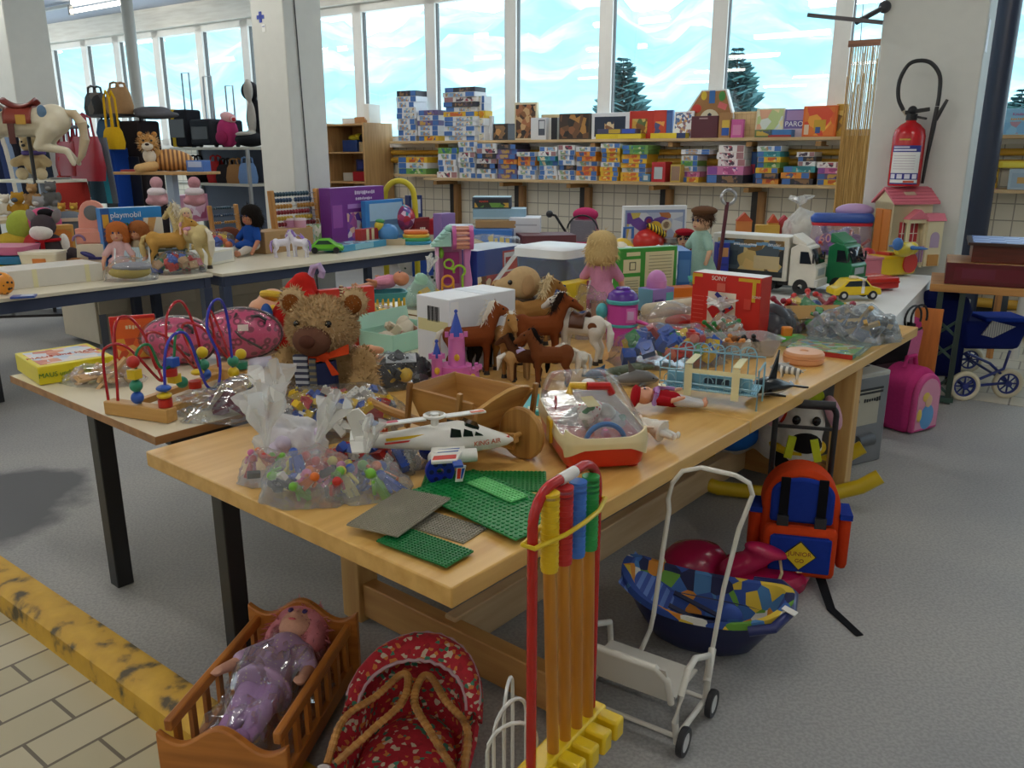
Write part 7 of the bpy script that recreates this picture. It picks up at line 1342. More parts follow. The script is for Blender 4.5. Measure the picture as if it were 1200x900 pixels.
for i,(sx,mm,lb,w,h) in enumerate(((-.55,'f 1e1c22','black shoulder bag on the lower shelf of the rack',.34,.3),(-.1,'f b02c2c','red bag on the lower shelf of the rack',.26,.30),(.12,'f 2a2426','dark brown bag on the lower shelf of the rack',.34,.26),(.34,'f a87c50','tan leather bag on the lower shelf of the rack',.34,.26),(.58,'f 7a9ac8','light blue bag at the right end of the lower shelf',.24,.28))): handbag(lb,LS + ex_ * sx + Vector((0,-.1,z2s + .018)),w,h,.2,mm,WRZ,.08)
for i,(x,c,lb) in enumerate(((186,'d0a0a8','pale pink plush figure sitting under the tiger table at left'),(230,'c8909a','pink and white doll figure under the tiger table at right'))):
    p = wl(x,240,8.9); t = T('plush_figure',lb,'plush toy',p,0); t.scale = (.66,) * 3; m = M('f ' + c); m.ball((0,0,.12),(.16,.12,.15)); m.ball((0,0,.34),(.10,.1,.10)) ; m.ball((-.1,-.05,.06),(.08,.08,.06)); m.ball((.1,-.05,.06),(.08,.08,.06)); m.go('body',t,remesh=.016); m = M('f e8dce0'); m.ball((0,-.02,.2),(.15,.12,.08)); m.go('collar',t)
# plush shelf at the far left behind the first table
q0 = wl(40,254,7.9); t = T('display_table','low grey and wooden plush display behind the first blue table','table',Vector((q0.x,q0.y,0)),URZ - 20); m = M('w d0c0a4 b8a688 .5 x'); m.box((0,0,q0.z - .02),(1.3,.6,.03)); m.go('tabletop',t); m = M('p 5a6470 .5'); m.grid(14,2,lambda i,j: (-.1 + .75 * i,-.28 + .02 * j,q0.z - .16 + .22 * math.sin(i * PI) * j)); m.go('grey_arch',t,solid=.02)
for x in (-.6,.6): m = M('p 8a8c90 .4'); m.box((x,0,(q0.z - .035) / 2),(.05,.5,q0.z - .035)); m.go('leg',t)
def soft(label,p,prims,mats,rz=0,sc=1.0):
    t = T('plush_toy',label,'plush toy',p,rz); t.scale = (sc * .5,) * 3; t.location.z -= .05
    for i,(nm,bl) in enumerate(prims):
        m = M(mats[i])
        for c,r in bl: m.ball(c,r)
        m.go(nm,t,remesh=.016 if len(bl) > 1 else 0)
    return t
SIT = lambda: [('body',[((0,0,.14),(.12,.10,.14)),((-.1,-.08,.05),(.06,.09,.05)),((.1,-.08,.05),(.06,.09,.05)),((-.13,-.03,.17),(.05,.05,.09)),((.13,-.03,.17),(.05,.05,.09))]),('head',[((0,-.02,.34),(.10,.09,.095)),((-.08,0,.42),(.03,.02,.03)),((.08,0,.42),(.03,.02,.03))]),('muzzle',[((0,-.10,.32),(.05,.04,.035))])]
for (x,y,c1,c2,lb,sc) in ((24,252,'f b08430','f 5a6472','golden brown plush bear in grey waistcoat at the back left',1.2),(62,236,'f 6a6a6a','f 8a8a88','grey plush wolf behind the grey arch',1.1),(74,252,'f c08a3a','f d8c060','small orange plush lion on the grey arch, left one',.75),(88,252,'f b8863c','f d8b84a','small yellowish plush lion on the grey arch, right one',.75),(40,236,'f a8845a','f c8a880','pale brown plush bear just behind the golden one',1.0),(8,246,'f d8d2c4','f ece8de','white plush toy at the left edge behind the golden bear',.9),(48,254,'f 9a9a9c','f c0bebc','long grey plush seal beside the golden bear',1.1)):
    soft(lb,wl(x,y,7.9 if y > 240 else 8.2),SIT(),[c1,c1,c2],0,sc)
pack('white open carton behind the pink vanity',(105,268),(121,267),232,.2,'c dcdcd8 .5',[(.1,.6,.9,.65,'c b8b8b4')],name='carton'); pack('brown open carton behind the small lions',(92,270),(106,269),238,.2,'c a07a4a .6',[(.2,.4,.8,.7,'c 8a6438')],name='carton')
pack('green and blue flat box behind the blue playset box',(138,250),(162,248),228,.2,'c 5a8a5a .4',[(.1,.2,.9,.8,'c 8ab08a')],name='game_box'); pack('pink clear toy box under the tiger table',(214,262),(246,258),228,.2,'c c88aa0 .3',[(.1,.1,.9,.9,'a 12 .3 d8a8b8 b86a84 e8d0d8 a04a6a')],name='toy_box')
# ------------------------------------------------------------------ beech bookcase by the left pillar
s_,z_ = onw(390,180,.5); s2_,_ = onw(436,180,.5); ztop = onw(415,144,.6)[1]; bw = s2_ - s_
t = T('bookcase','tall beech bookcase with open shelves beside the left pillar','bookcase',wp((s_ + s2_) / 2,.36,0),WRZ); BW = 'w c29a66 a8804e .45 z'
for x in (-bw / 2,bw / 2): m = M(BW); m.box((x,0,ztop / 2),(.03,.62,ztop)); m.go('side_panel',t)
m = M('w b88e5c 9a7446 .5 z'); m.box((0,.30,ztop / 2),(bw,.02,ztop)); m.go('back_panel',t)
zs = [onw(415,y,.6)[1] for y in (145,178,213,240)] + [.9,.5,.08]
for z in zs: m = M('w c29a66 a8804e .45 x'); m.box((0,0,z - .012),(bw - .03,.60,.025)); m.go('shelf',t)
BC = t.location.copy()
def bc(dx,z,dd=-.12): return BC + WE * dx + WN * (-dd) + Vector((0,0,z + .002))
for dx,zi,w,h,c,lb,cat in ((-.13,1,.30,.17,'p 2a4a90 .4','blue crate on the upper shelf of the beech bookcase','crate'),(.14,1,.16,.14,'c c8b48a','tan box right of the blue crate in the bookcase','box'),(-.2,2,.20,.12,'c d8d4c8','white box at the left on the lower shelf of the bookcase','box'),(.05,2,.30,.14,'p b8202a .4','red crate on the lower shelf of the beech bookcase','crate'),(.21,2,.10,.26,'p d8dce0 .4','white canister at the right on the lower shelf of the bookcase','canister'),(-.12,0,.28,.09,'c d8d8d4','flat pale box on top of the bookcase','box'),(.12,0,.26,.10,'c a87848','small brown carton on top of the bookcase','box'),(.24,0,.10,.28,'c e8e6de','white upright box on top right of the bookcase','box')):
    carton(lb,bc(dx,zs[zi],.08),WRZ,w,.25,h,c,[(.1,.2,.9,.8,c)],name=cat.replace('canister','white_canister').replace('box','small_box').replace('crate','plastic_crate'),cat=cat)
m = M('p d8c82a .5'); m.ball((0,0,0),(.12,.1,.05)); m.ball((.08,0,.03),(.08,.07,.04)); m.thing('yellow_cloth','yellow cloth heaped on the blue crate in the bookcase','cloth',bc(-.12,zs[1] + .20,.08),WRZ)
m = M('f 1c1a1e'); m.ball((0,0,.06),(.14,.1,.08)); m.ball((.08,0,.13),(.09,.08,.1)); m.thing('black_cloth','black cloth heap right on the upper shelf of the bookcase','cloth',bc(.13,zs[1] + .145,.06),WRZ,remesh=.015)
carton('little dark blue picture box on the red crate',bc(.0,zs[2] + .15,.08),WRZ,.18,.1,.17,'c 22306a .4',[(.2,.2,.8,.8,'c 3a4a9a')],name='small_box')
t = T('shelf_sign','white paper sign on the front edge of the bookcase shelf','sign',bc(-.16,zs[1],.33) + Vector((0,0,-.10)),WRZ); m = M('c e6e8ec .5'); m.box((0,0,0),(.26,.004,.16)); m.go('paper',t); text('~6',.06,'c 33343c',t,(0,-.004,.03)); text('~5',.045,'c 33343c',t,(0,-.004,-.035))
# dark cupboard and small cage between pillar and bookcase
p = wp(s_ - .35,.4,0); t = T('dark_shelf','dark brown shelf unit between left pillar and bookcase','shelf',p,WRZ); m = M('w 5a3c28 3c281c .5 z'); m.box((0,.1,ztop * .5),(.7,.4,ztop)); m.go('carcass',t)
for z in (.5,1.0,1.3): m = M('w 6a4a34 4a3222 .5 x'); m.box((0,-.12,z),(.68,.2,.03)); m.go('shelf',t)
t = T('wire_cage','pale wire cage standing on the dark shelf beside the pillar','cage',p + WN * .42 + Vector((0,0,1.42)),WRZ); m = M('p b0bccc .4'); m.box((0,0,.02),(.5,.3,.12)); m.go('tray',t)
for i in range(10): m = M('m c8ccd4 .4'); m.tube([(-.24 + i * .053,-.14,.06),(-.24 + i * .053,-.14,.42),(-.24 + i * .053,.14,.42),(-.24 + i * .053,.14,.06)],.005,5); m.go('bar',t)
m = M('p 4a3020 .5'); m.box((0,.12,.24),(.46,.01,.36)); m.go('dark_lining',t)
# ------------------------------------------------------------------ the two wall shelves
def shelfrun(name,label,xa,xb,yy,d,z,th=.035,ref=None):
    a,_ = onw(xa,yy,d); b,_ = onw(xb,yy,d); t = T(name,label,'shelf',wp((a + b) / 2,0,0),WRZ); m = M('w cdb083 b09064 .5 x'); m.box((0,-d / 2 - .01,z - th / 2),(b - a,d,th)); m.go('board',t,bev=.003); return t,a,b
ZU = 1.825; ZL = 1.30
ZU = onw(700,163,.36)[1]; ZL = onw(700,212,.50)[1]
tu,ua,ub = shelfrun('wall_shelf','upper wooden wall shelf below the windows carrying puzzles and games',457,1006,163,.36,ZU)
tl,la,lb_ = shelfrun('wall_shelf','lower wooden wall shelf carrying the stacks of puzzle boxes',497,1008,212,.52,ZL)
for tt,a,b,d,z,xs in ((tu,ua,ub,.36,ZU,(520,605,700,790,880,960)),(tl,la,lb_,.52,ZL,(525,602,680,776,886))):
    for x in xs:
        s,_ = onw(x,200,.2); m = M('w b88a52 96703c .5 y'); m.box((s - (a + b) / 2,-d / 2,z - .07),(.06,d * .92,.05)); m.go('bracket',tt)
        if tt is tl: m = M('w a87c48 8a6234 .5 z'); m.box((s - (a + b) / 2 + .05,-.05,(z - .1) / 2),(.08,.08,z - .1)); m.go('upright',tt); m = M('p 26221f .5'); m.box((s - (a + b) / 2 - .03,-.05,(z - .1) / 2),(.07,.06,z - .1)); m.go('dark_rail',tt)
t,a,b = shelfrun('wall_shelf','short left wall shelf with green boxes beside the bookcase',462,512,205,.40,ZL + .04)
tr_,ra,rb = shelfrun('wall_shelf','upper wall shelf at the far right behind the dark post',1135,1290,163,.36,ZU)
tr2,ra2,rb2 = shelfrun('wall_shelf','lower wall shelf at the far right behind the dark post',1128,1290,222,.50,onw(1170,222,.5)[1])
for x in (1150,): s,_ = onw(x,200,.2); m = M('w a87c48 8a6234 .5 z'); m.box((s - (ra2 + rb2) / 2,-.05,.6),(.08,.08,1.2)); m.go('upright',tr2)
ORD = ['bottom','second','third','fourth','fifth','sixth','seventh','eighth','ninth','tenth','eleventh','twelfth']
PAL = {'b': ('c e2e4e8 .45',['c 4672b6 .4','c e2e4e8 .45','a 26 .4 d8d4c8 7a9cc4 b08a6a 9ab4cc e0d8c0 8aa484'],'white and blue'),'y': ('c e4b830 .4',['c 4672b6 .4','c e8c440 .4','a 26 .4 e0a030 c8602a 4a6aa0 e8d070 d8882a'],'yellow'),'o': ('c dc8c30 .4',['c 4672b6 .4','c e09a38 .4','a 26 .4 d87a2a b84a2a e0b050 4a5a8a'],'orange'),'d': ('c 2e2c36 .4',['c 4672b6 .4','c 4a4438 .4','a 26 .4 3a3438 8a6a4a 5a4a5a 2a2a30'],'dark'),'g': ('c 7aa858 .4',['c 3a6ab0 .4','c a8c890 .4','a 26 .4 7ab04a 4a8a4a c8d0a0 3a6a8a'],'green'),'t': ('c 3f9aa0 .4',['c 4672b6 .4','c 6ab4b8 .4','a 26 .4 4aa0a8 2a7a84 a8d0d0 d8c8a0'],'teal'),'p': ('c d078a8 .4',['c 8a4a9a .4','c e0a0c0 .4','a 26 .4 d878a8 a84a80 e8c0d4 6a4a9a'],'pink'),'w': ('c ece8e4 .45',['c a87a7c .4','c ece8e4 .45','a 30 .4 e8e4e0 4a3a4a a84a5a e8e4e0 c8b0b0'],'white'),'v': ('c 6a5a8a .4',['c 4672b6 .4','c 8a7aa8 .4','a 26 .4 7a6a98 c8a050 4a3a6a b89a70'],'violet brown')}
def flatbox(s,d,z,w,dp,h,key,label,group,rzj=0,seed=0):
    base,arts,cn = PAL[key]; r = random.Random(seed); t = T('puzzle_box',label % cn,'puzzle box',wp(s,d + dp / 2,z),WRZ + rzj,group); m = M(base); m.box((0,0,h / 2),(w,dp,h)); m.go('carton',t)
    m = M(arts[0]); x0 = -w / 2 + w * (.72 if r.random() < .5 else .02); bw_ = w * .26; m.box((x0 + bw_ / 2,-dp / 2 - .001,h * .5),(bw_,.002,h * .92)); m.go('end_label',t,smooth=0)
    m = M(arts[2]); x1 = -w / 2 + w * (.06 if x0 > 0 else .34); m.box((x1 + w * .3,-dp / 2 - .001,h * .5),(w * (.34 + .22 * r.random()),.002,h * .8)); m.go('picture',t,smooth=0); return t
SEED = [0]
def stack(x0,x1,yb,yt,keys,desc,shelf,z,d,dp,group,jit=3):
    """stack of flat boxes between two pixel columns; keys from the bottom up"""
    sa,_ = onw(x0,(yb + yt) / 2,d + dp); sb,_ = onw(x1,(yb + yt) / 2,d + dp); zt = onw((x0 + x1) / 2,yt,d + dp)[1]; n = len(keys); h = (zt - z) / n; w = sb - sa
    for i,k in enumerate(keys):
        SEED[0] += 1; r = random.Random(SEED[0]); nm = ORD[i] if i else 'bottom'; pos = 'topmost box' if i == n - 1 and n > 1 else ('bottom box' if i == 0 else '%s box up' % nm)
        flatbox((sa + sb) / 2 + r.uniform(-.01,.01),d,z + .001 + i * h,w * r.uniform(.9,1),dp * r.uniform(.9,1),h - .002,k,'%s ' + ('%s %s' % (pos,desc)),group,r.uniform(-jit,jit),SEED[0])
GU,GL = 'puzzle boxes on the upper wall shelf','puzzle boxes on the lower wall shelf'
du,dl = .04,.10
stack(464,487,163,106,'bbbbbbbbd','in the leftmost upper shelf stack',0,ZU,du,.28,GU)
stack(489,514,163,129,'ybbvbv','in the short upper stack between tall ones',0,ZU,du,.28,GU)
stack(519,557,163,102,'bbbbbybdwbd','of the tallest stack on the upper shelf',0,ZU,du,.28,GU,2)
stack(557,568,163,112,'bbbybb','of the narrow stack beside the tallest',0,ZU,du + .0,.20,GU,2)
stack(466,500,205,184,'gby','of the heap on the short left shelf',1,ZL + .04,dl,.3,'boxes on the short left shelf')
stack(512,535,211,173,'wbbbg','in the green topped stack, lower shelf left end',1,ZL,dl,.36,GL)
stack(536,556,211,166,'bbbbwbb','of the second stack on the lower shelf',1,ZL,dl,.36,GL)
stack(557,581,211,168,'bbdwdwb','of the third stack on the lower shelf',1,ZL,dl,.36,GL)
stack(582,605,211,169,'vvvovvd','of the violet stack on the lower shelf',1,ZL,dl,.36,GL)
stack(606,628,211,178,'bbboob','of the fifth stack on the lower shelf',1,ZL,dl,.36,GL)
stack(630,652,212,172,'bbbttwb','of the teal stack on the lower shelf',1,ZL,dl,.36,GL)
stack(653,673,212,170,'bbdbbbw','of the white stack mid lower shelf',1,ZL,dl,.36,GL)
stack(674,699,212,172,'booboob','of the first orange stack on the lower shelf',1,ZL,dl,.36,GL)
stack(703,726,213,168,'yyybyyyb','of the tall yellow stack on the lower shelf',1,ZL,dl,.36,GL)
stack(727,758,213,170,'yybyyygg','of the last yellow stack on the lower shelf',1,ZL,dl,.36,GL)
stack(798,818,214,182,'ypbgb','in the mixed heap by the toy radio',1,ZL,dl,.30,GL)
stack(826,872,215,195,'dp','under the white trio, lower shelf',1,ZL,dl,.4,GL)
zz = onw(850,195,dl + .4)[1]
stack(841,874,195,170,'www','of the white trio on the pink box',1,zz,dl,.3,GL)
stack(885,914,216,171,'odygytb','of the yellow topped stack on the lower shelf',1,ZL,dl,.36,GL)
stack(914,952,217,195,'dot','of the brown game stack on the lower shelf',1,ZL,dl,.4,GL)
zz = onw(945,195,dl + .4)[1]; stack(934,956,195,178,'wdw','of the small white stack on brown games',1,zz,dl,.28,GL)
stack(956,988,218,190,'yvpw','of the heap by the straw blind',1,ZL,dl,.36,GL)
# upright boxes on the upper shelf
def upright(label,x0,x1,yb,yt,base,panels,words=(),d=.06,dp=.06,tilt=0,z=None,name='game_box',cat='game box',rzj=0):
    sa,_ = onw(x0,yb,d + dp); sb,_ = onw(x1,yb,d + dp); z = ZU if z is None else z; zt = onw((x0 + x1) / 2,yt,d + dp)[1]; return carton(label,wp((sa + sb) / 2,d + dp / 2,z + .001),WRZ + rzj,sb - sa,dp,zt - z,base,panels,words,name,cat,None,tilt=tilt)
BRW = 'a 16 .4 4a3424 8a5a34 c8a070 2a2220 a86a44'
upright('white leaning box just right of the tallest puzzle stack',569,577,163,136,'c d8dce4 .4',[(.1,.1,.9,.9,'c e4e6ea')])
upright('dark sunset picture box on the upper shelf',578,595,163,145,'c 3a3432 .4',[(.05,.1,.95,.9,'a 14 .4 2a2626 8a6a4a c8945a 3a3436')])
upright('grey blue box beside the dark sunset box',595,604,163,145,'c 5a6878 .4',[(.1,.1,.9,.9,'c 6a7888')])
upright('tall brown picture puzzle standing on the upper shelf',603,629,162,120,'c d8cba8 .4',[(.06,.05,.94,.94,BRW)])
upright('grey and white boxed clock like game before the brown picture puzzle',622,640,163,138,'c d8dade .4',[(.5,.2,.92,.9,'c 4a5260'),(.55,.5,.88,.85,'c c8ccd2')],d=.16)
upright('black and white box beside the clock like game',639,653,163,138,'c d8d8d4 .4',[(.5,0,1,1,'c 2c2e34')],d=.08)
upright('row of tan box backs behind the dark ballroom puzzle',634,655,162,134,'c c8b48a .45',[(.1,.1,.9,.9,'c b8a070')],d=.02,dp=.03)
upright('dark wide puzzle with a ballroom picture on the upper shelf',655,691,163,133,'c 4a3c30 .4',[(.04,.05,.96,.95,'a 13 .4 3a2a22 6a4a30 2a2420 8a5a3a b08040')])
t = upright('white framed dark picture puzzle above the yellow flat boxes',693,737,163,132,'c e0e2e6 .4',[(.08,.1,.9,.85,'c 2a3448'),(.35,.3,.6,.65,'a 20 .4 c8a070 8a5a3a 2a3448 e0c8a0')])
upright('yellow flat puzzle box lying before the white framed puzzle',698,751,163,157,'c e0c828 .4',[(.5,.1,.98,.9,'c e8d23a')],d=.16,dp=.14,name='puzzle_box',cat='puzzle box')
upright('blue and brown flat box on the yellow flat puzzle box',700,745,157,151,'c 4a4a6a .4',[(.3,.1,.6,.9,'c c8a83a'),(.65,.1,.98,.9,'c 3a5ac0')],d=.16,dp=.14,z=onw(720,157,.3)[1],name='puzzle_box',cat='puzzle box')
upright('red western picture puzzle box on the upper shelf',737,765,163,130,'c c0301f .4',[(.12,.2,.75,.72,'a 18 .4 d0a040 8a5a2a c8b060 5a6a3a')])
upright('narrow red box with pictures beside the red puzzle',765,780,163,129,'c c83a28 .4',[(.1,.1,.9,.6,'a 18 .4 c84a2a 4a4a7a e0a050')]); upright('narrow blue box at the right of the red boxes',780,787,163,129,'c 3a5a98 .4',[(.1,.1,.9,.9,'c 4a6aa8')])
upright('yellow flat box lying before the red boxes',762,803,163,156,'c e0c828 .4',[(.75,0,1,1,'c 2c3a6a')],d=.16,dp=.12,name='puzzle_box',cat='puzzle box')
t = upright('white board of small pictures leaning beside the gabled house',788,811,156,130,'c e8e8ea .4',[(.08,.06,.92,.94,'a 34 .4 e8e8ea e8e8ea 8a6a7a 4a6a9a c89a6a')],tilt=-8,d=.14,dp=.02,name='picture_board',cat='picture')
# gabled picture house
sa,_ = onw(802,160,.12); sb,_ = onw(857,160,.12); w = sb - sa; h = onw(830,105,.12)[1] - ZU; t = T('gable_house','house shaped cardboard display with brown gable in front of the window','toy house',wp((sa + sb) / 2,.05,ZU + .001),WRZ)
pl = [(-w / 2,0),(w / 2,0),(w / 2,h * .45),(w * .32,h),(-w * .2,h),(-w / 2,h * .55)]; m = M('c e4e2de .4'); m.prism(pl,-.04,.04,'xz'); m.go('board',t)
m = M('c a0703c .5'); m.prism([(x * .93,z * .97) for x,z in pl],-.0415,-.039,'xz'); m.use('c e2d8b8 .5'); m.cyl((0,-.044,h * .38),(0,-.041,h * .38),h * .22,n=24); m.use('c 2a6ab0 .5'); m.box((.02,-.045,h * .85),(w * .12,.004,h * .26)); m.use('c 3f8a3a .5'); m.ball((w * .24,-.044,h * .86),(w * .07,.004,h * .10)); m.use('c e0c030 .5'); m.ball((-w * .14,-.044,h * .88),(w * .06,.004,h * .09)); m.use('c c83a2a .5'); m.ball((-w * .28,-.044,h * .62),(w * .10,.004,h * .09)); m.use('c d86a6a .5'); m.box((w * .26,-.044,h * .66),(w * .18,.004,h * .12),(0,20,0)); m.use('c 2a2a34 .5'); m.cyl((.0,-.048,h * .48),(.0,-.045,h * .48),h * .05,n=5); m.go('printed_gable',t,smooth=0)
upright('burgundy binder standing before the gabled house',809,840,163,136,'c 5a2230 .35',[(.3,.86,.62,.92,'c b89a9a')],d=.16,dp=.05,name='binder',cat='binder')
upright('narrow yellow blue and brown box right of the burgundy binder',841,855,163,132,'c a87a48 .4',[(.3,.1,.9,.4,'c 2a5ab0'),(.3,.4,.9,.7,'c d8b84a')],d=.14)
t = upright('pink toy case with handle on the upper shelf',856,870,162,140,'c c8589a .35',[(.15,.15,.85,.7,'c d888b4')],d=.16,name='toy_case',cat='toy case')
upright('tan gridded board behind the pink toy case',856,888,162,131,'c d8bc8a .5',[(.05 + .16 * i,.04,.06 + .16 * i,.96,'c b8986a') for i in range(6)] + [(.02,.1 + .2 * i,.98,.11 + .2 * i,'c b8986a') for i in range(5)],d=.03,dp=.02,name='game_board',cat='game board')
upright('pale landscape picture box leaning on the upper shelf',884,917,158,127,'c d8d0b0 .4',[(.05,.05,.95,.95,'a 10 .4 d8d8b8 b8c888 e0a888 d0d8d0 e8d8a0')],tilt=-6,d=.10)
upright('flat green and brown game lying below the pale landscape box',884,905,161,152,'c 6a7a4a .4',[(.1,.2,.9,.8,'a 20 .4 8a9a5a c8a84a 4a5a6a')],d=.2,dp=.14); upright('flat blue game with red edge before the lettered box',900,927,161,152,'c 3a78b8 .4',[(.0,.0,1,.3,'c a83a3a')],d=.2,dp=.14)
t = upright('purple game box with big white PARO lettering',917,941,161,128,'c 6a5a9a .4',[(.1,.6,.9,.95,'c a88ab8'),(.0,.0,1,.3,'c c8b8c8')],(('PARO',.26,'c f0f0f0',.5,.46),),tilt=-5,d=.12)
t = upright('orange game box with cartoon animal picture, biggest at the right of the upper shelf',939,978,162,124,'c e06a20 .4',[(.06,.05,.94,.95,'a 9 .4 e0782a d84a2a e8a03a e0602a'),(.35,.2,.7,.55,'c c8a030'),(.4,.12,.55,.32,'c 3a5a9a'),(.06,.08,.2,.4,'c e0c8b0')],d=.14,dp=.07)
upright('yellow picture box partly behind the straw blind',977,990,162,122,'c c8a038 .4',[(.1,.1,.9,.8,'a 14 .4 c8a038 8a6a3a e0c870')],d=.08)
t = upright('red toy radio box with handle on the lower shelf',763,779,213,190,'c c02830 .35',[(.2,.15,.8,.75,'c b8c0c4')],d=.3,dp=.2,z=ZL,name='toy_radio',cat='toy')
upright('yellow and purple upright tin right of the red toy radio',785,797,214,193,'c c8a84a .4',[(.1,.1,.9,.9,'s 30 x b8984a 6a4a7a')],d=.3,dp=.2,z=ZL,name='upright_tin',cat='tin'); upright('small grey blue box left of the red toy radio',752,762,213,204,'c 5a8aa8 .4',[(.2,.2,.7,.8,'c d8d8d0')],d=.3,dp=.16,z=ZL)
upright('blue box leaning behind the white trio',874,892,196,178,'c 2a5aa0 .4',[(.3,.3,.6,.6,'c c83a4a')],d=.12,dp=.05,z=ZL)
stack(797,832,181,175,'bb','on the mixed heap by the toy radio',1,onw(815,181,.4)[1],dl,.3,GL)
# far right shelves
upright('light blue game box with pink lettering at the far right',1172,1215,163,127,'c 8ac0e0 .4',[(.05,.05,.95,.5,'a 12 .4 8ac0e0 7ab0d8 b08a9a d8d8e0')],(('Kinder',.16,'c c83a8a',.42,.78),('~7',.14,'c e0a03a',.42,.6)),d=.12); upright('narrow yellow box beside the light blue box',1164,1172,163,128,'c d0b848 .4',[(.1,.1,.9,.9,'c c8a838')],d=.1); upright('yellow edge of a box left of the dark post',1146,1150,163,120,'c d8c040 .4',[(.1,.1,.9,.9,'c d8c860')],d=.1)
z2 = onw(1170,222,.5)[1]
t = upright('yellow and black checked box on the lower right shelf',1141,1167,221,198,'c d0aa28 .4',[(.02,.02,.98,.98,'k 18 d8b02a 3a1a1c')],d=.3,dp=.16,z=z2); upright('clear box with tan fish picture at the far right',1180,1215,221,198,'c a8bcc8 .35',[(.1,.1,.9,.8,'c 9ab0c0'),(.3,.3,.7,.6,'c c8a060')],d=.3,dp=.2,z=z2); upright('yellow game box lying on the clear box at the far right',1170,1215,197,189,'c d8c030 .4',[(.1,.2,.9,.8,'c e0d050')],d=.3,dp=.2,z=onw(1190,197,.5)[1]); upright('flat pink and blue box under the checked box',1138,1168,223,221,'c c07088 .4',[(.0,.1,.5,.9,'c 6a9ac0')],d=.3,dp=.2,z=z2 - .0)
# ------------------------------------------------------------------ THINGS ON THE FLOOR
# doll cradle with wrapped doll
t = T('doll_cradle','orange pine doll cradle on the floor in front of the workbench','doll cradle',Vector((-.70,2.05,0)),-9.5); CD = 'w c07a34 94561f .4 x'; CL,CWd = .52,.30
dirL = Vector((0,1,0))
def wavy(w,h0,h1,n=24): return [(-w / 2,.04)] + [(w / 2,.04)] + [(w / 2 - w * i / n,h0 + (h1 - h0) * (.5 + .5 * math.cos((i / n - .5) * 3 * PI))) for i in range(n + 1)]
for y,hh in ((-CL / 2,.20),(CL / 2,.27)):
    m = M('w c07a34 94561f .4 x'); m.prism(wavy(CWd + .06,hh - .02,hh + .04),y - .012,y + .012,'xz'); e = m.go('end_board',t,bev=.005)
    m = M('w b06c2a 854c1a .4 x'); m.prism([(-.20,0),(.20,0),(.16,.05),(-.16,.05)],y - .014,y + .014,'xz'); m.go('rocker',e,bev=.004)
for x in (-1,1):
    m = M('w c07a34 94561f .4 y'); m.box((x * CWd / 2,0,.225),(.022,CL,.035)); m.go('top_rail',t,bev=.005); m = M('w b06c2a 854c1a .4 y'); m.box((x * CWd / 2,0,.075),(.02,CL,.05)); m.go('bottom_rail',t,bev=.004)
    for i in range(7): m = M('w b87230 8a501c .4 z'); m.box((x * CWd / 2,-CL * .42 + i * CL * .14,.15),(.012,.022,.14)); m.go('slat',t)
m = M('w a8682c 80481a .5 y'); m.box((0,0,.055),(CWd,CL,.012)); m.go('floor_board',t)
LC = t.location.copy(); rzc = t.rotation_euler[2]
d = doll('rag doll with pink hair and lilac dress lying wrapped in the orange cradle',LC,-9.5,.60,'f d9a58e','f d88a94','d 40 .2 b294b8 d8cfa8',legs='f b08ab8',hairstyle='big',shoes='f a884b4',skirt=.45)
d.rotation_euler = (R(-82),0,rzc); d.location = LC + Vector((math.sin(rzc) * .24,-math.cos(rzc) * .24,.16)); d.scale = (.55,.55,.55)
for ch in d.children:
    if ch.name.startswith('eye'): ch.data.materials[0] = mt('p 3c2a6a .3'); ch.scale = (1,1,1)
t2 = bag('crumpled clear film around the rag doll in the cradle',LC + Vector((0,0,.07)),(.26,.48,.21),math.degrees(rzc),91,FILMX,rough=.24)
# wicker carrier
L = Vector((-.28,1.87,0)); t = T('doll_carrier','red flowered fabric doll carrier with wicker handles in front of the workbench','doll carrier',L,-6); t.scale = (.95,.95,.74); RF = 'd 34 .25 b01e2c c8963c 3a8a6a'; RF2 = 'a 75 .8 a81a2a b01e2e a81a2a 981626 c87a3a b01e2e a81a2a 3a7a62 b01e2e a81a2a c8b8a0'
hw,hl,hz_ = .185,.30,.17
def ovl(k,z,y0=0,n=36): return [(hw * k * math.copysign(abs(math.cos(2 * PI * j / n)) ** .8,math.cos(2 * PI * j / n)),y0 + hl * k * math.copysign(abs(math.sin(2 * PI * j / n)) ** .8,math.sin(2 * PI * j / n)),z + (.10 * max(0,math.sin(2 * PI * j / n)) if z > .1 else 0)) for j in range(n)]
m = M(RF2); m.rings([ovl(.8,.01),ovl(.95,.06),ovl(1.0,hz_),ovl(1.07,hz_ + .03),ovl(1.02,hz_ + .045),ovl(.86,hz_ + .01),ovl(.78,.09),ovl(.6,.07)]); m.go('basket',t)
m = M(RF2); m.ball((0,-.02,.10),(hw * .76,hl * .76,.055)); m.go('quilt',t)
m = M(RF2); m.grid(16,10,lambda i,j: (hw * 1.08 * math.cos(PI * i) * (1 - .2 * j),hl * .2 + hl * .9 * math.sin(PI * i) * (1 - .52 * j),hz_ + .05 + .13 * math.sin(PI * i) ** .6 + .05 * math.sin(j * PI) + .008 * math.sin(i * 60) * j)); m.go('hood',t,solid=.012)
for j in (.12,1):
    m = M('f c8a8b0'); m.tube([(hw * 1.08 * math.cos(PI * i / 30) * (1 - .2 * j),hl * .2 + hl * .9 * math.sin(PI * i / 30) * (1 - .52 * j) - .004,hz_ + .06 + .13 * math.sin(PI * i / 30) ** .6 + .05 * math.sin(j * PI) + .004 * math.sin(i * 3)) for i in range(1,30)],.006,6); m.go('lace_trim',t)
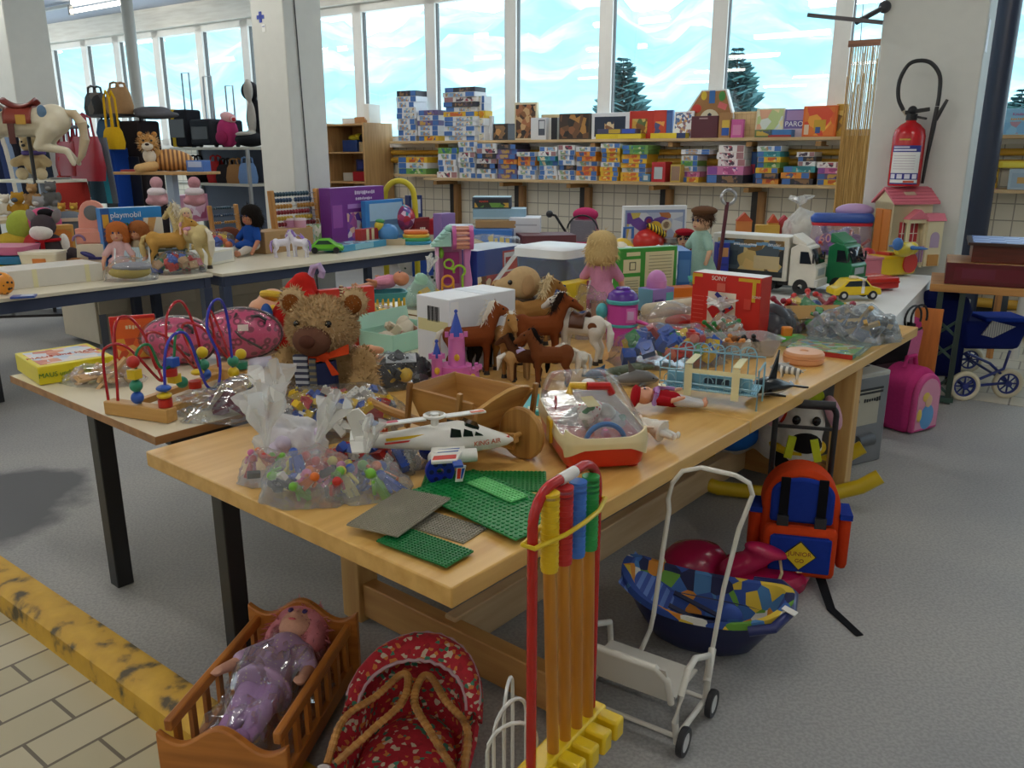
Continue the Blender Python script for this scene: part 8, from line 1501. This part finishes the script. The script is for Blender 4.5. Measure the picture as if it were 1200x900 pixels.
for s in (-1,1):
    P_ = [(s * hw * 1.0,-.14,.22),(s * hw * .94,-.02,.28),(s * .10,.06,.31),(s * .045,.125,.345),(s * .018,.11,.345),(s * .018,.03,.32),(s * .08,-.05,.28),(s * hw * .94,-.155,.215)]
    P_ = [Vector(p) for p in P_]; P_ = [P_[0] * 2 - P_[1]] + P_ + [P_[-1] * 2 - P_[-2]]; o_ = []
    for i in range(1,len(P_) - 2):
        for q in range(7): f = q / 7; a,b,c_,dd = P_[i - 1:i + 3]; o_.append(.5 * ((2 * b) + (c_ - a) * f + (2 * a - 5 * b + 4 * c_ - dd) * f * f + (3 * b - a - 3 * c_ + dd) * f ** 3))
    m = M('w b8803c 8a5a26 .5 x'); m.tube(o_,.0105,8)
    m.use('w c89450 7a4c20 .5 x')
    for i in range(2,len(o_) - 1,1): m.cyl(o_[i] - (o_[i + 1] - o_[i - 1]).normalized() * .004,o_[i] + (o_[i + 1] - o_[i - 1]).normalized() * .004,.0122,n=8)
    m.go('wicker_handle',t)
    m = M('f c8c0c0'); m.ball((s * hw * 1.02,-.15,.21),(.02,.012,.014)); m.tube([(s * hw * 1.02,-.155,.21),(s * hw * 1.08,-.17,.15),(s * hw * 1.09,-.18,.09)],.006,6); m.go('ribbon_tie',t)
# croquet stand
pl_ = at(622,905,0); gx = Vector((.16,.155,0))
zt_ = 1.10; bl = Vector((.035,1.28,0)); br = Vector((.162,1.46,0)); ct = (bl + br) / 2
t = T('croquet_stand','red tube croquet stand with yellow brackets in front of the workbench corner','croquet stand',ct,math.degrees(math.atan2(br.y - bl.y,br.x - bl.x))); hw = (br - bl).length / 2
m = M('p b5201c .25'); m.tube([(-hw,0,.0),(-hw,0,zt_ - .06)] + arc((-hw + .06,0,zt_ - .06),.06,180,95,8)[1:] + arc((hw - .06,0,zt_ - .06),.06,85,0,8) + [(hw,0,0)],.0095,12); m.go('frame_tube',t)
m = M('c e6e2dc .4'); m.tube([(-.025,0,zt_ - .001),(.025,0,zt_ - .001)],.0108,12); m.go('price_label',t)
m = M('p e0c020 .35'); m.tube([(-hw - .012,-.012,zt_ - .09),(-hw * .5,-.032,zt_ - .085),(0,-.034,zt_ - .085),(hw * .6,-.03,zt_ - .085),(hw + .012,-.012,zt_ - .085),(hw + .012,.012,zt_ - .085),(0,.03,zt_ - .085),(-hw - .012,.012,zt_ - .09)],.0045,8,True); m.go('yellow_band',t)
m = M('p e3c11c .3'); m.box((0,.0,.53),(hw * 2 + .05,.05,.05)); 
for i in range(5): m.box((-hw + .02 + i * (hw * 2 - .02) / 4,-.045,.53),(.034,.05,.045))
m.go('bracket_bar',t,bev=.006)
for x in (-hw,hw): m = M('p e3c11c .3'); m.box((x,0,.012),(.03,.30,.024)); m.go('foot',t,bev=.004)
bs = R(math.degrees(math.atan2(br.y - bl.y,br.x - bl.x))); bx = Vector((math.cos(bs),math.sin(bs),0)); by = Vector((-bx.y,bx.x,0))
for i,(c,nm) in enumerate((('e0bc1c','yellow'),('c02a2c','red'),('3f78d0','blue'),('2a9a4a','green'))):
    x = -hw * .62 + i * hw * .42; p = ct + bx * x - by * .008; t = T('croquet_mallet','croquet mallet with %s ribbed grip standing in the red stand' % nm,'croquet mallet',p,math.degrees(bs),'croquet mallets')
    z0,z1,z2 = .05,zt_ - .155 - .005 * i,zt_ - .02 - .012 * i; e = Vector((.05 - .006 * i,-.0,0))
    m = M('w c8882c a86a1c .35 z'); m.cyl(e * 1.0 + Vector((0,0,z0)),Vector((0,0,z1)),.0115,n=14); m.go('shaft',t)
    m = M('p %s .4' % c); m.cyl((0,0,z1),(0,0,z2),.0155,.0150,18)
    for k in range(14): m.cyl((0,0,z1 + .006 + k * .0105),(0,0,z1 + .011 + k * .0105),.0165,n=18)
    m.go('grip',t); m = M('w c8882c a86a1c .35 y'); m.cyl(e + Vector((0,-.07,.045)),e + Vector((0,.07,.045)),.026,n=18); m.go('head',t)
for i,(c,x,y) in enumerate((('2a6a3a',-.03,.09),('2a3a6a',.05,.10),('c8a020',.0,-.09))): m = M('p %s .3' % c); m.ball((0,0,.045),.045,n=20); m.thing('croquet_ball','%s croquet ball lying at the foot of the red stand' % ('dark green','dark blue','yellow')[i],'ball',ct + bx * x + by * y,0)
for i in range(3):
    m = M('p d8d8d4 .4'); m.tube([(-.05,0,0),(-.05,0,.20)] + arc((0,0,.20),.05,180,0,10)[1:-1] + [(.05,0,.20),(.05,0,0)],.004,6); m.thing('croquet_hoop','white wire croquet hoop %s' % ('leaning left of the stand','behind the red left tube','between the mallet heads')[i],'croquet hoop',ct - bx * (.085 - .05 * i) + by * (.06 + .04 * i) + Vector((0,0,.36)),20 + 30 * i)
# white doll stroller
L = at(772,820,0); t = T('doll_stroller','white metal doll stroller with seat and tall handle beside the workbench','doll stroller',L,0); SW = 'p dcd9d0 .35'
def wpt(x,y,z,Y=None): return at(x,y,z) - L
wa,wb,wc,wd_ = wpt(800,884,0),wpt(833,838,0),wpt(668,830,0),wpt(706,790,0)
WR = .042
for p in (wa,wb,wc,wd_):
    m = M('p 26262a .5'); m.lathe([(.028,-.009),(WR,-.009),(WR + .002,0),(WR,.009),(.028,.009)],(p.x,p.y,WR),22,(90,0,58)); w_ = m.go('tyre',t); m = M('p d8d8d6 .3'); m.lathe([(0,-.006),(.03,-.008),(.03,.008),(0,.006)],(p.x,p.y,WR),20,(90,0,58)); m.go('hub',w_)
up = Vector((0,0,1)); xr = (wa - wc).normalized(); yr = (wb - wa).normalized()
def tube_(pts,nm,r=.0085): m = M(SW); m.tube(pts,r,10); return m.go(nm,t)
A1,B1,C1,D1 = [p + up * .05 - (xr * .02 if i < 2 else -xr * .02) for i,p in enumerate((wa,wb,wc,wd_))]
for a,b in ((A1,B1),(C1,D1)): tube_([a,b],'side_rail'); 
tube_([A1 + up * .0,C1],'axle',.007); tube_([B1,D1],'axle',.007)
for a,b in ((A1,B1),(C1,D1)):
    tube_([a - up * .02,a - yr * .02 + up * .06,a + up * .13 + yr * .01,a + up * .19 + yr * .05,a + up * .20 + yr * .10,b + up * .15 + yr * .0,b + up * .08 + yr * .01,b],'arm_rest',.010)
sa,sb = A1 + up * .11 - xr * .02 + yr * .02,C1 + up * .11 + xr * .02 + yr * .02
m = M('p d4d1c8 .5'); m.rings([[sa,sb,sb + yr * .16,sa + yr * .16],[sa - up * .006,sb - up * .006,sb + yr * .16 - up * .006,sa + yr * .16 - up * .006]]); m.go('seat',t)
ba,bb = sa - yr * .03,sb - yr * .03; bk = -yr * .05 + up * .13
m = M('p cfccc4 .5'); m.rings([[ba,bb,bb + bk,ba + bk],[ba + yr * .005,bb + yr * .005,bb + bk + yr * .005,ba + bk + yr * .005]]); m.go('backrest',t)
tube_([ba,ba + bk * .7,ba + bk - xr * .03,bb + bk + xr * .03,bb + bk * .7,bb],'back_frame',.010)
hA,hB = B1 + up * .06,D1 + up * .06
q1 = at(848,690,.33) - L; 
def vp(x,y,Y): return Vector((ray(x,y)[0] * Y / ray(x,y)[1],Y,EYE + ray(x,y)[2] * Y / ray(x,y)[1])) - L
yb = L.y + (hA.y + hB.y) / 2
HP = [vp(835,760,yb - .02),vp(848,690,yb),vp(866,620,yb),vp(871,608,yb),vp(882,580,yb),vp(878,566,yb),vp(862,557,yb),vp(822,548,yb + .04),vp(800,552,yb + .06),vp(788,566,yb + .06),vp(783,585,yb + .06),vp(784,598,yb + .06),vp(776,650,yb + .06),vp(766,720,yb + .06),vp(762,738,yb + .06),vp(750,765,yb + .04)]
tube_(HP,'push_handle',.0075); tube_([hA,HP[0]],'handle_joint',.012); tube_([hB,HP[-1]],'handle_joint',.012)
# baby seat with patterned cloth
L = at(826,762,0); t = T('infant_carrier','dark blue baby seat lined with patchwork cloth on the floor behind the white stroller','baby seat',L + Vector((0,.05,0)),-22); t.scale = (.92,) * 3; BS = 'a 16 .7 2f4fa0 3a6ab0 2f4fa0 4a80b8 d88a2a 6aa03a 1e2450 e0c040 2f4fa0 e4e2da'
def shell(k,z,lift=0,n=40): return [(.30 * k * math.copysign(abs(math.cos(2 * PI * j / n)) ** .75,math.cos(2 * PI * j / n)),.17 * k * math.copysign(abs(math.sin(2 * PI * j / n)) ** .8,math.sin(2 * PI * j / n)),z + lift * (math.cos(2 * PI * j / n) ** 2) * (1.15 if math.cos(2 * PI * j / n) < 0 else .8)) for j in range(n)]
m = M('p 1c2250 .35'); m.rings([shell(.45,.0),shell(.62,.03),shell(.85,.11,.03),shell(1.0,.17,.06),shell(1.04,.185,.07),shell(.97,.185,.07),shell(.80,.12,.03),shell(.5,.06)]); m.go('shell',t)
m = M(BS); m.rings([shell(1.055,.175,.07),shell(1.05,.20,.075),shell(.95,.195,.075),shell(.78,.115,.03),shell(.45,.07)],caps=False); m.go('patchwork_lining',t)
m = M('s 11 x 3a55a8 6a8ad0'); m.rings([[(-.30,-.13,.255),(-.30,.13,.255),(-.13,.11,.10),(-.13,-.11,.10)],[(-.30,-.13,.262),(-.30,.13,.262),(-.13,.11,.108),(-.13,-.11,.108)]]); m.go('striped_back',t)
m = M('p 26306a .3'); m.tube([(.18,-.175,.19),(.26,-.165,.215),(.31,-.06,.235),(.31,.06,.235),(.26,.165,.215),(.16,.18,.2)],.018,10); m.go('carry_bar',t); m = M('c e8e6e0 .4'); m.box((.305,-.09,.252),(.05,.03,.004),(0,10,-20)); m.go('label',t)
m = M(BS); m.ball((.10,-.05,.15),(.05,.03,.06)); m.go('crotch_pad',t)
for s in (-1,1): m = M('p 22284a .5'); m.box((-.02,s * .05,.12),(.22,.025,.006),(0,20,0)); m.go('belt',t)
# magenta toboggan and helmet like seat
L = at(824,682,0); t = T('magenta_bowl','magenta plastic toy seat shell lying behind the patchwork baby seat','plastic seat',L + Vector((-.02,.08,0)),10); t.scale = (.76,) * 3; m = M('p a81848 .25'); m.rings([[(.19 * k * math.cos(a),.15 * k * math.sin(a),z) for a in [2 * PI * j / 30 for j in range(30)]] for k,z in ((1.0,.0),(1.03,.03),(.95,.09),(.7,.145),(.3,.165))]); m.go('shell',t); m = M('p c8b48a .5'); m.tube([(-.19,-.02,.12),(-.17,-.11,.04),(-.08,-.17,.0)],.006,6); m.go('cord',t)
L = at(889,690,0); t = T('magenta_ride','magenta plastic ride-on with raised front right of the magenta shell','ride-on toy',L + Vector((0,.05,0)),12); m = M('p b01c4c .25'); m.rings([[(.20 * k * math.cos(a) + .02,.15 * k * math.sin(a),z) for a in [2 * PI * j / 30 for j in range(30)]] for k,z in ((.95,.0),(1.0,.04),(.9,.07),(.5,.085))]); m.go('base',t); m = M('p bc2254 .25'); m.cap((-.12,-.02,.08),(-.02,-.06,.15),.05,.045); m.ball((.0,-.06,.17),(.10,.06,.025),(0,18,0)); m.go('raised_front',t,remesh=.012); m = M('p c8b48a .5'); m.tube([(.06,-.05,.16),(.04,-.12,.10),(-.02,-.16,.02)],.006,6); m.go('cord',t); m = M('c e0d0a0'); m.box((.14,-.09,.085),(.05,.03,.003)); m.go('price_tag',t)
# trolley rucksack
L = at(938,686,0); t = T('trolley_rucksack','orange and blue trolley rucksack with yellow diamond patch standing beside the workbench','rucksack',L + Vector((0,.09,0)),-14); OR,BL_ = 'f d2441a','f 1f3a9a'
k = K(L); W = 108 * k; Hh = 205 * k * .98
def outl(w,h,z0,n=18): return [(-w / 2,z0),(w / 2,z0),(w / 2,z0 + h * .62)] + [(w / 2 * math.cos(a),z0 + h * .62 + h * .38 * math.sin(a)) for a in [PI * i / n for i in range(1,n)]] + [(-w / 2,z0 + h * .62)]
Hb = 120 * k
m = M(OR); m.prism(outl(W * .8,Hb * 1.04,.05),-.06,.09,'xz'); m.go('body',t,bev=.02)
m = M(BL_); m.prism(outl(W * .64,Hb * .46,.05 + Hb * .52),-.085,-.055,'xz'); m.go('upper_panel',t,bev=.012)
m = M('f 1a2a7a'); m.box((0,-.085,.05 + Hb * .26),(W * .68,.10,Hb * .44)); m.go('front_pocket',t,bev=.025); m = M(OR); m.box((0,-.10,.05 + Hb * .26),(W * .74,.06,Hb * .50)); m.go('pocket_rim',t,bev=.02)
m = M(BL_); m.box((0,-.137,.05 + Hb * .26),(W * .62,.012,Hb * .36)); m.go('pocket_panel',t,bev=.006)
m = M('p 1a1a1e .5'); m.box((0,-.144,.05 + Hb * .26),(.088,.004,.088),(0,45,0)); m.use('p e0c020 .4'); m.box((0,-.147,.05 + Hb * .26),(.08,.004,.08),(0,45,0)); m.go('diamond_patch',t); text('JUNIOR',.025,'p 8a2a1a .4',t,(0,-.150,.05 + Hb * .28)); text('GO',.022,'p 8a2a1a .4',t,(0,-.150,.05 + Hb * .21))
for x in (-1,1):
    m = M('f c63c16'); m.box((x * W * .46,.0,.05 + Hb * .32),(W * .12,.12,Hb * .54)); s_ = m.go('side_pocket',t,bev=.02); m = M(BL_); m.box((x * W * .46,-.0,.05 + Hb * .60),(W * .125,.122,.022)); m.go('trim_band',s_)
    m = M('f 16161a'); m.box((x * W * .19,-.09,.05 + Hb * .76),(.035,.012,Hb * .46)); b_ = m.go('strap',t,bev=.003); m = M('p 2c2c30 .4'); m.box((x * W * .19,-.10,.05 + Hb * .55),(.042,.016,.05)); m.go('buckle',b_)
    m = M('p 1c1c20 .5'); m.cyl((x * W * .26 - .02,.05,.04),(x * W * .26 + .02,.05,.04),.04,n=18); m.go('wheel',t)
m = M('p 18181c .4'); m.box((0,.06,.05),(W * .7,.10,.05)); m.go('base_plate',t,bev=.01)
zh = 205 * k
m = M('p 17171b .35'); m.tube([(-W * .31,.10,.08),(-W * .31,.10,zh - .04)] + arc((-W * .31 + .04,.10,zh - .04),.04,180,92,6)[1:] + arc((W * .31 - .04,.10,zh - .04),.04,88,0,6) + [(W * .31,.10,.08)],.012,10); m.go('pull_handle',t); m = M('p 1e1e22 .5'); m.cyl((-W * .29,.10,zh),(W * .29,.10,zh),.018); m.box((0,.10,zh * .86),(W * .6,.012,.012)); m.go('grip',t)
m = M('f b8c830'); m.box((-.05,.09,zh * .74),(.03,.02,.09),(0,8,0)); m.go('lime_strap',t); m = M('f b8c830'); m.box((.05,.09,zh * .73),(.03,.02,.09),(0,-14,0)); m.go('lime_strap',t)
m = M('f 1a1a1e'); m.rings([[(W * .2,-.10,.05),(W * .2 + .035,-.10,.055),(W * .2 + .035,-.10,.05),(W * .2,-.10,.045)],[(W * .28,-.26,.006),(W * .28 + .03,-.25,.008),(W * .28 + .03,-.25,.004),(W * .28,-.26,.002)],[(W * .5,-.42,.005),(W * .5 + .025,-.41,.007),(W * .5 + .025,-.41,.003),(W * .5,-.42,.001)]]); m.go('loose_strap',t)
# plush cow rocker with yellow runner
L = at(905,575,0); t = T('cow_rocker','black and white plush cow rocker with yellow runners under the workbench','rocking toy',L + Vector((.05,.10,0)),-12); CWm = 'f dcd8d0'
m = M(CWm); m.ball((.0,.0,.30),(.16,.22,.17)); m.ball((.07,-.20,.40),(.11,.10,.13)); m.ball((.07,-.24,.30),(.10,.08,.10)); m.ball((-.28,.1,.24),(.2,.2,.13)); m.go('body',t,remesh=.02)
m = M('f 1e1c1e'); m.ball((.08,-.30,.33),(.075,.05,.05)); m.go('muzzle',t); m = M('f 1e1c1e'); m.ball((.03,-.19,.22),(.08,.07,.10)); m.go('coat_patch',t); m = M('f 1e1c1e'); m.ball((-.34,-.08,.25),(.07,.03,.05)); m.go('coat_patch',t)
for x,rz_ in ((-.05,20),(.20,-20)): m = M('f d8a8b8'); m.ball((x,-.24,.47),(.035,.03,.09),(0,rz_,0)); m.go('ear',t)
for x in (.03,.12): m = M('p 121012 .2'); m.ball((x,-.295,.44),(.02,.012,.024),n=8); m.go('eye',t)
m = M('f d8b428'); m.tube(arc((.06,-.18,.28),.115,0,360,20,'xy'),.02,8,True); m.go('collar',t); m = M('f b8c830'); m.ball((.10,-.2,.54),(.06,.04,.04)); m.go('bow',t); m = M('f 2468c0'); m.ball((-.24,-.1,.30),(.13,.10,.10)); m.go('blue_saddle',t); m = M('f c83a28'); m.ball((-.02,-.22,.44),(.04,.03,.04)); m.go('red_tuft',t)
for y in (-.24,.18): m = M('p d8b81e .35'); m.tube([(-.5,y,.10),(-.30,y,.045),(0,y,.035),(.2,y,.05),(.36,y,.11),(.44,y,.17)],.036,12); m.go('runner',t)
# shredder, black bag, pink rucksacks
mid,rz,w = fr(962,545,1022,548,0); t = T('paper_shredder','grey paper shredder with slotted top under the far end of the workbench','shredder',at(1002,548,0) + Vector((.0,.16,0)),28); hh = .50
m = M('m 8a8c90 .45 .4'); m.box((0,0,hh / 2),(.30,.24,hh)); m.go('casing',t,bev=.01); m = M('p c4c2b8 .45'); m.box((0,0,hh + .006),(.30,.24,.03)); m.go('top_cover',t,bev=.008); m = M('p 3a3a3e .5'); m.box((0,.0,hh + .022),(.22,.03,.004)); m.go('paper_slot',t)
m = M('c b8b4a4 .5'); m.box((-.02,-.1215,hh * .66),(.20,.003,.20)); o = m.go('notice_label',t); m = M('p 26262a .5'); m.box((-.02,-.1235,hh * .86),(.24,.003,.012)); m.go('dark_strip',t); m = M('p 26262a .5'); m.box((-.02,-.1235,hh * .82),(.24,.003,.012)); m.go('dark_strip',t); text('~7',.035,'c 2a2a2e',o,(.02,-.125,hh * .74)); m = M('p 232326 .5'); m.cyl((-.09,-.124,hh * .74),(-.09,-.12,hh * .74),.012); m.go('switch',t); m = M('m 6a6c70 .4 .5'); m.cyl((-.07,-.123,hh * .28),(.05,-.123,hh * .28),.035,n=18); m.go('handle_recess',t)
m = M('p 1a1a1c .5'); m.tube([(.15,.08,hh * .8),(.22,.04,hh * .72),(.235,.02,hh * .5),(.20,.02,hh * .3),(.16,.06,hh * .2)],.011,8); m.go('cable',t)
L = at(1030,505,0) + Vector((.05,.25,0)); t = T('black_bag','open black fabric bag standing on a crate behind the shredder','bag',Vector((L.x - .03,L.y,0)),30); m = M('f 1a181a'); m.rings([rr_(.38,.26,.40,6),rr_(.42,.30,.62,6),rr_(.41,.29,.62,6),rr_(.36,.24,.44,6)]); m.go('bag_body',t); m = M('f 241f20'); m.rings([rr_(.42,.30,.60,6),rr_(.43,.31,.625,6),rr_(.40,.28,.625,6)],caps=False); m.go('rim',t); m = M('p 2a2626 .5'); m.box((0,0,.2),(.36,.26,.4)); m.go('crate',t)
for x in (.18,.24): m = M('p 161618 .4'); m.tube(arc((x,-.12,.66),.08,-20,300,18),.007,6); m.go('cord_loop',t)
PKR = 'f c83a7e'
L = at(1062,505,0); t = T('pink_rucksack','pink school rucksack with a blue dressed figure picture, front one','rucksack',L + Vector((.02,.10,0)),32); k = K(L)
m = M(PKR); m.prism(outl(.30,.40,.0),-.12,.12,'xz'); m.go('bag_body',t,bev=.04); m = M('f d85a96'); m.prism(outl(.26,.36,.01),-.145,-.11,'xz'); m.go('front_panel',t,bev=.012); m = M('c d890ac .4'); m.prism(outl(.22,.31,.03),-.149,-.144,'xz'); m.use('c 5a9ad0 .4'); m.ball((.0,-.149,.10),(.07,.004,.08)); m.use('c e0b890 .4'); m.ball((.0,-.150,.20),(.035,.004,.04)); m.use('c e0c050 .4'); m.ball((-.03,-.150,.23),(.035,.003,.03)); m.ball((-.08,-.15,.12),(.025,.003,.04)); m.go('printed_picture',t)
m = M(PKR); m.tube([(-.06,0,.39),(-.04,0,.45),(.04,0,.45),(.06,0,.39)],.014,8); m.go('carry_loop',t)
L = at(1060,485,0); t = T('pink_suitcase','pink soft school bag standing behind the front pink rucksack','rucksack',L + Vector((.06,.32,0)),28); m = M('f c2447e'); m.box((0,0,.30),(.40,.22,.60)); m.go('bag_body',t,bev=.05); m = M('f d878a4'); m.box((.02,-.115,.42),(.28,.02,.2)); m.go('front_panel',t,bev=.01); m = M('f b03a70'); m.ball((-.12,-.08,.56),(.10,.05,.05)); m.go('flap',t)
m = M('f d8d4c8'); m.box((0,0,.30),(.28,.2,.6)); m.thing('white_bucket','white box behind the green trestle leg beside the blue pram','box',at(1120,452,0) + Vector((.02,.35,0)),5,bev=.01)
# blue doll pram
L = at(1150,462,0); t = T('doll_pram','dark blue doll pram with cream tyred spoked wheels at the right','doll pram',L,-3); BP = 'f 16246a'
k = K(L); pw = [at(1130,470,0) - L,at(1178,466,0) - L,at(1104,452,0) + Vector((-.06,.28,0)) - L,at(1152,448,0) + Vector((.0,.30,0)) - L]
for i,p in enumerate(pw):
    r = .105; m = M('p d8cdb0 .5'); m.tube([(p.x + (r - .016) * math.cos(a),p.y,r + (r - .016) * math.sin(a)) for a in [2 * PI * j / 28 for j in range(28)]],.018,10,True); w_ = m.go('tyre',t); m = M('p 24307a .4'); m.lathe([(.062,-.008),(.074,-.008),(.074,.008),(.062,.008)],(p.x,p.y,r),24,(90,0,0)); m.cyl((p.x,p.y - .02,r),(p.x,p.y + .02,r),.022,n=14)
    for a in range(8): m.cyl((p.x,p.y,r),(p.x + .068 * math.cos(a * PI / 4),p.y,r + .068 * math.sin(a * PI / 4)),.006,n=6)
    m.go('spoked_hub',w_)
def tb(pts,nm='frame',r=.010): m = M('p 1c2870 .35'); m.tube(pts,r,8); m.go(nm,t)
for a,b in ((pw[0],pw[1]),(pw[2],pw[3])):
    tb([a + up * .11,a + up * .10,b + up * .11],'axle_rail'); tb([a + up * .11,(a + b) / 2 + up * .22 + Vector((.10,0,0)),b + up * .34 + Vector((-.02,0,0))]); tb([b + up * .11,b + up * .16 + Vector((-.04,0,0)),(a + b) / 2 + up * .26,a + up * .34 + Vector((-.02,0,0))])
tb([pw[0] + up * .11,pw[2] + up * .11],'axle'); tb([pw[1] + up * .11,pw[3] + up * .11],'axle')
m = M(BP); m.prism([(-.16,.32),(.22,.32),(.28,.52),(-.20,.52)],.02,.30,'xz'); m.go('pram_body',t,bev=.03)
m = M('f 131f5c'); m.rings([[(-.20 - .12 * math.sin(a) * f - .02,.16 + .16 * math.cos(a) * g,.50 + h) for a in [0]] * 0 + [(-.30 + .2 * f * math.cos(b),.16 + .16 * g * math.sin(b),.50 + h * .6) for b in [2 * PI * j / 20 for j in range(20)]] for f,g,h in ((1.0,1.0,0),(1.1,1.0,.12),(.9,.9,.28),(.4,.5,.36))]); m.go('hood',t); m = M('f 121c54'); m.box((-.26,.16,.36),(.26,.24,.5)); m.go('side_cloth',t,bev=.04)
m = M('s 20 x b8b8b4 8a8c90'); m.prism([(.0,.53),(.16,.49),(.02,.41),(-.06,.43)],.0,.012,'xz'); m.go('striped_cloth',t); m = M('f 2444b0'); m.box((.12,.16,.53),(.30,.26,.03)); m.go('cover',t,bev=.01)
# right edge things
t = T('toy_tower','tall white and violet garden toy behind the blue pram','toy',at(1160,440,0) + Vector((.5,.55,0)),0)
m = M('p d8d6d0 .4'); m.cyl((0,0,0),(.02,0,.95),.04,n=14); m.go('pole',t); m = M('f 2a2468'); m.ball((-.06,.1,.80),(.14,.1,.14)); m.ball((.12,.1,.84),(.12,.1,.12)); m.go('violet_bag',t,remesh=.02); m = M('w c88a4a a06a34 .5 z'); m.box((-.2,0,.35),(.03,.05,.7)); m.go('stick',t); m = M('p d0a030 .4'); m.box((-.06,-.01,.80),(.05,.012,.05)); m.go('yellow_badge',t)
L = at(1192,400,0); t = T('wooden_barrow','pale wooden toy barrow with black tyre at the right edge','toy cart',L + Vector((.1,.1,0)),0); m = M('w c8a878 a88858 .5 x'); m.tube([(-.30,-.05,.04),(-.22,-.05,.02),(.1,-.05,.12),(.45,-.05,.2)],.035,8); m.box((.1,.0,.22),(.5,.3,.04)); m.box((-.1,-.05,.10),(.3,.04,.04),(0,-20,0)); m.go('frame',t); m = M('p 202022 .6'); m.lathe([(.05,-.05),(.17,-.06),(.21,0),(.17,.06),(.05,.05)],(-.12,.22,.21),24,(90,0,60)); m.go('tyre',t)
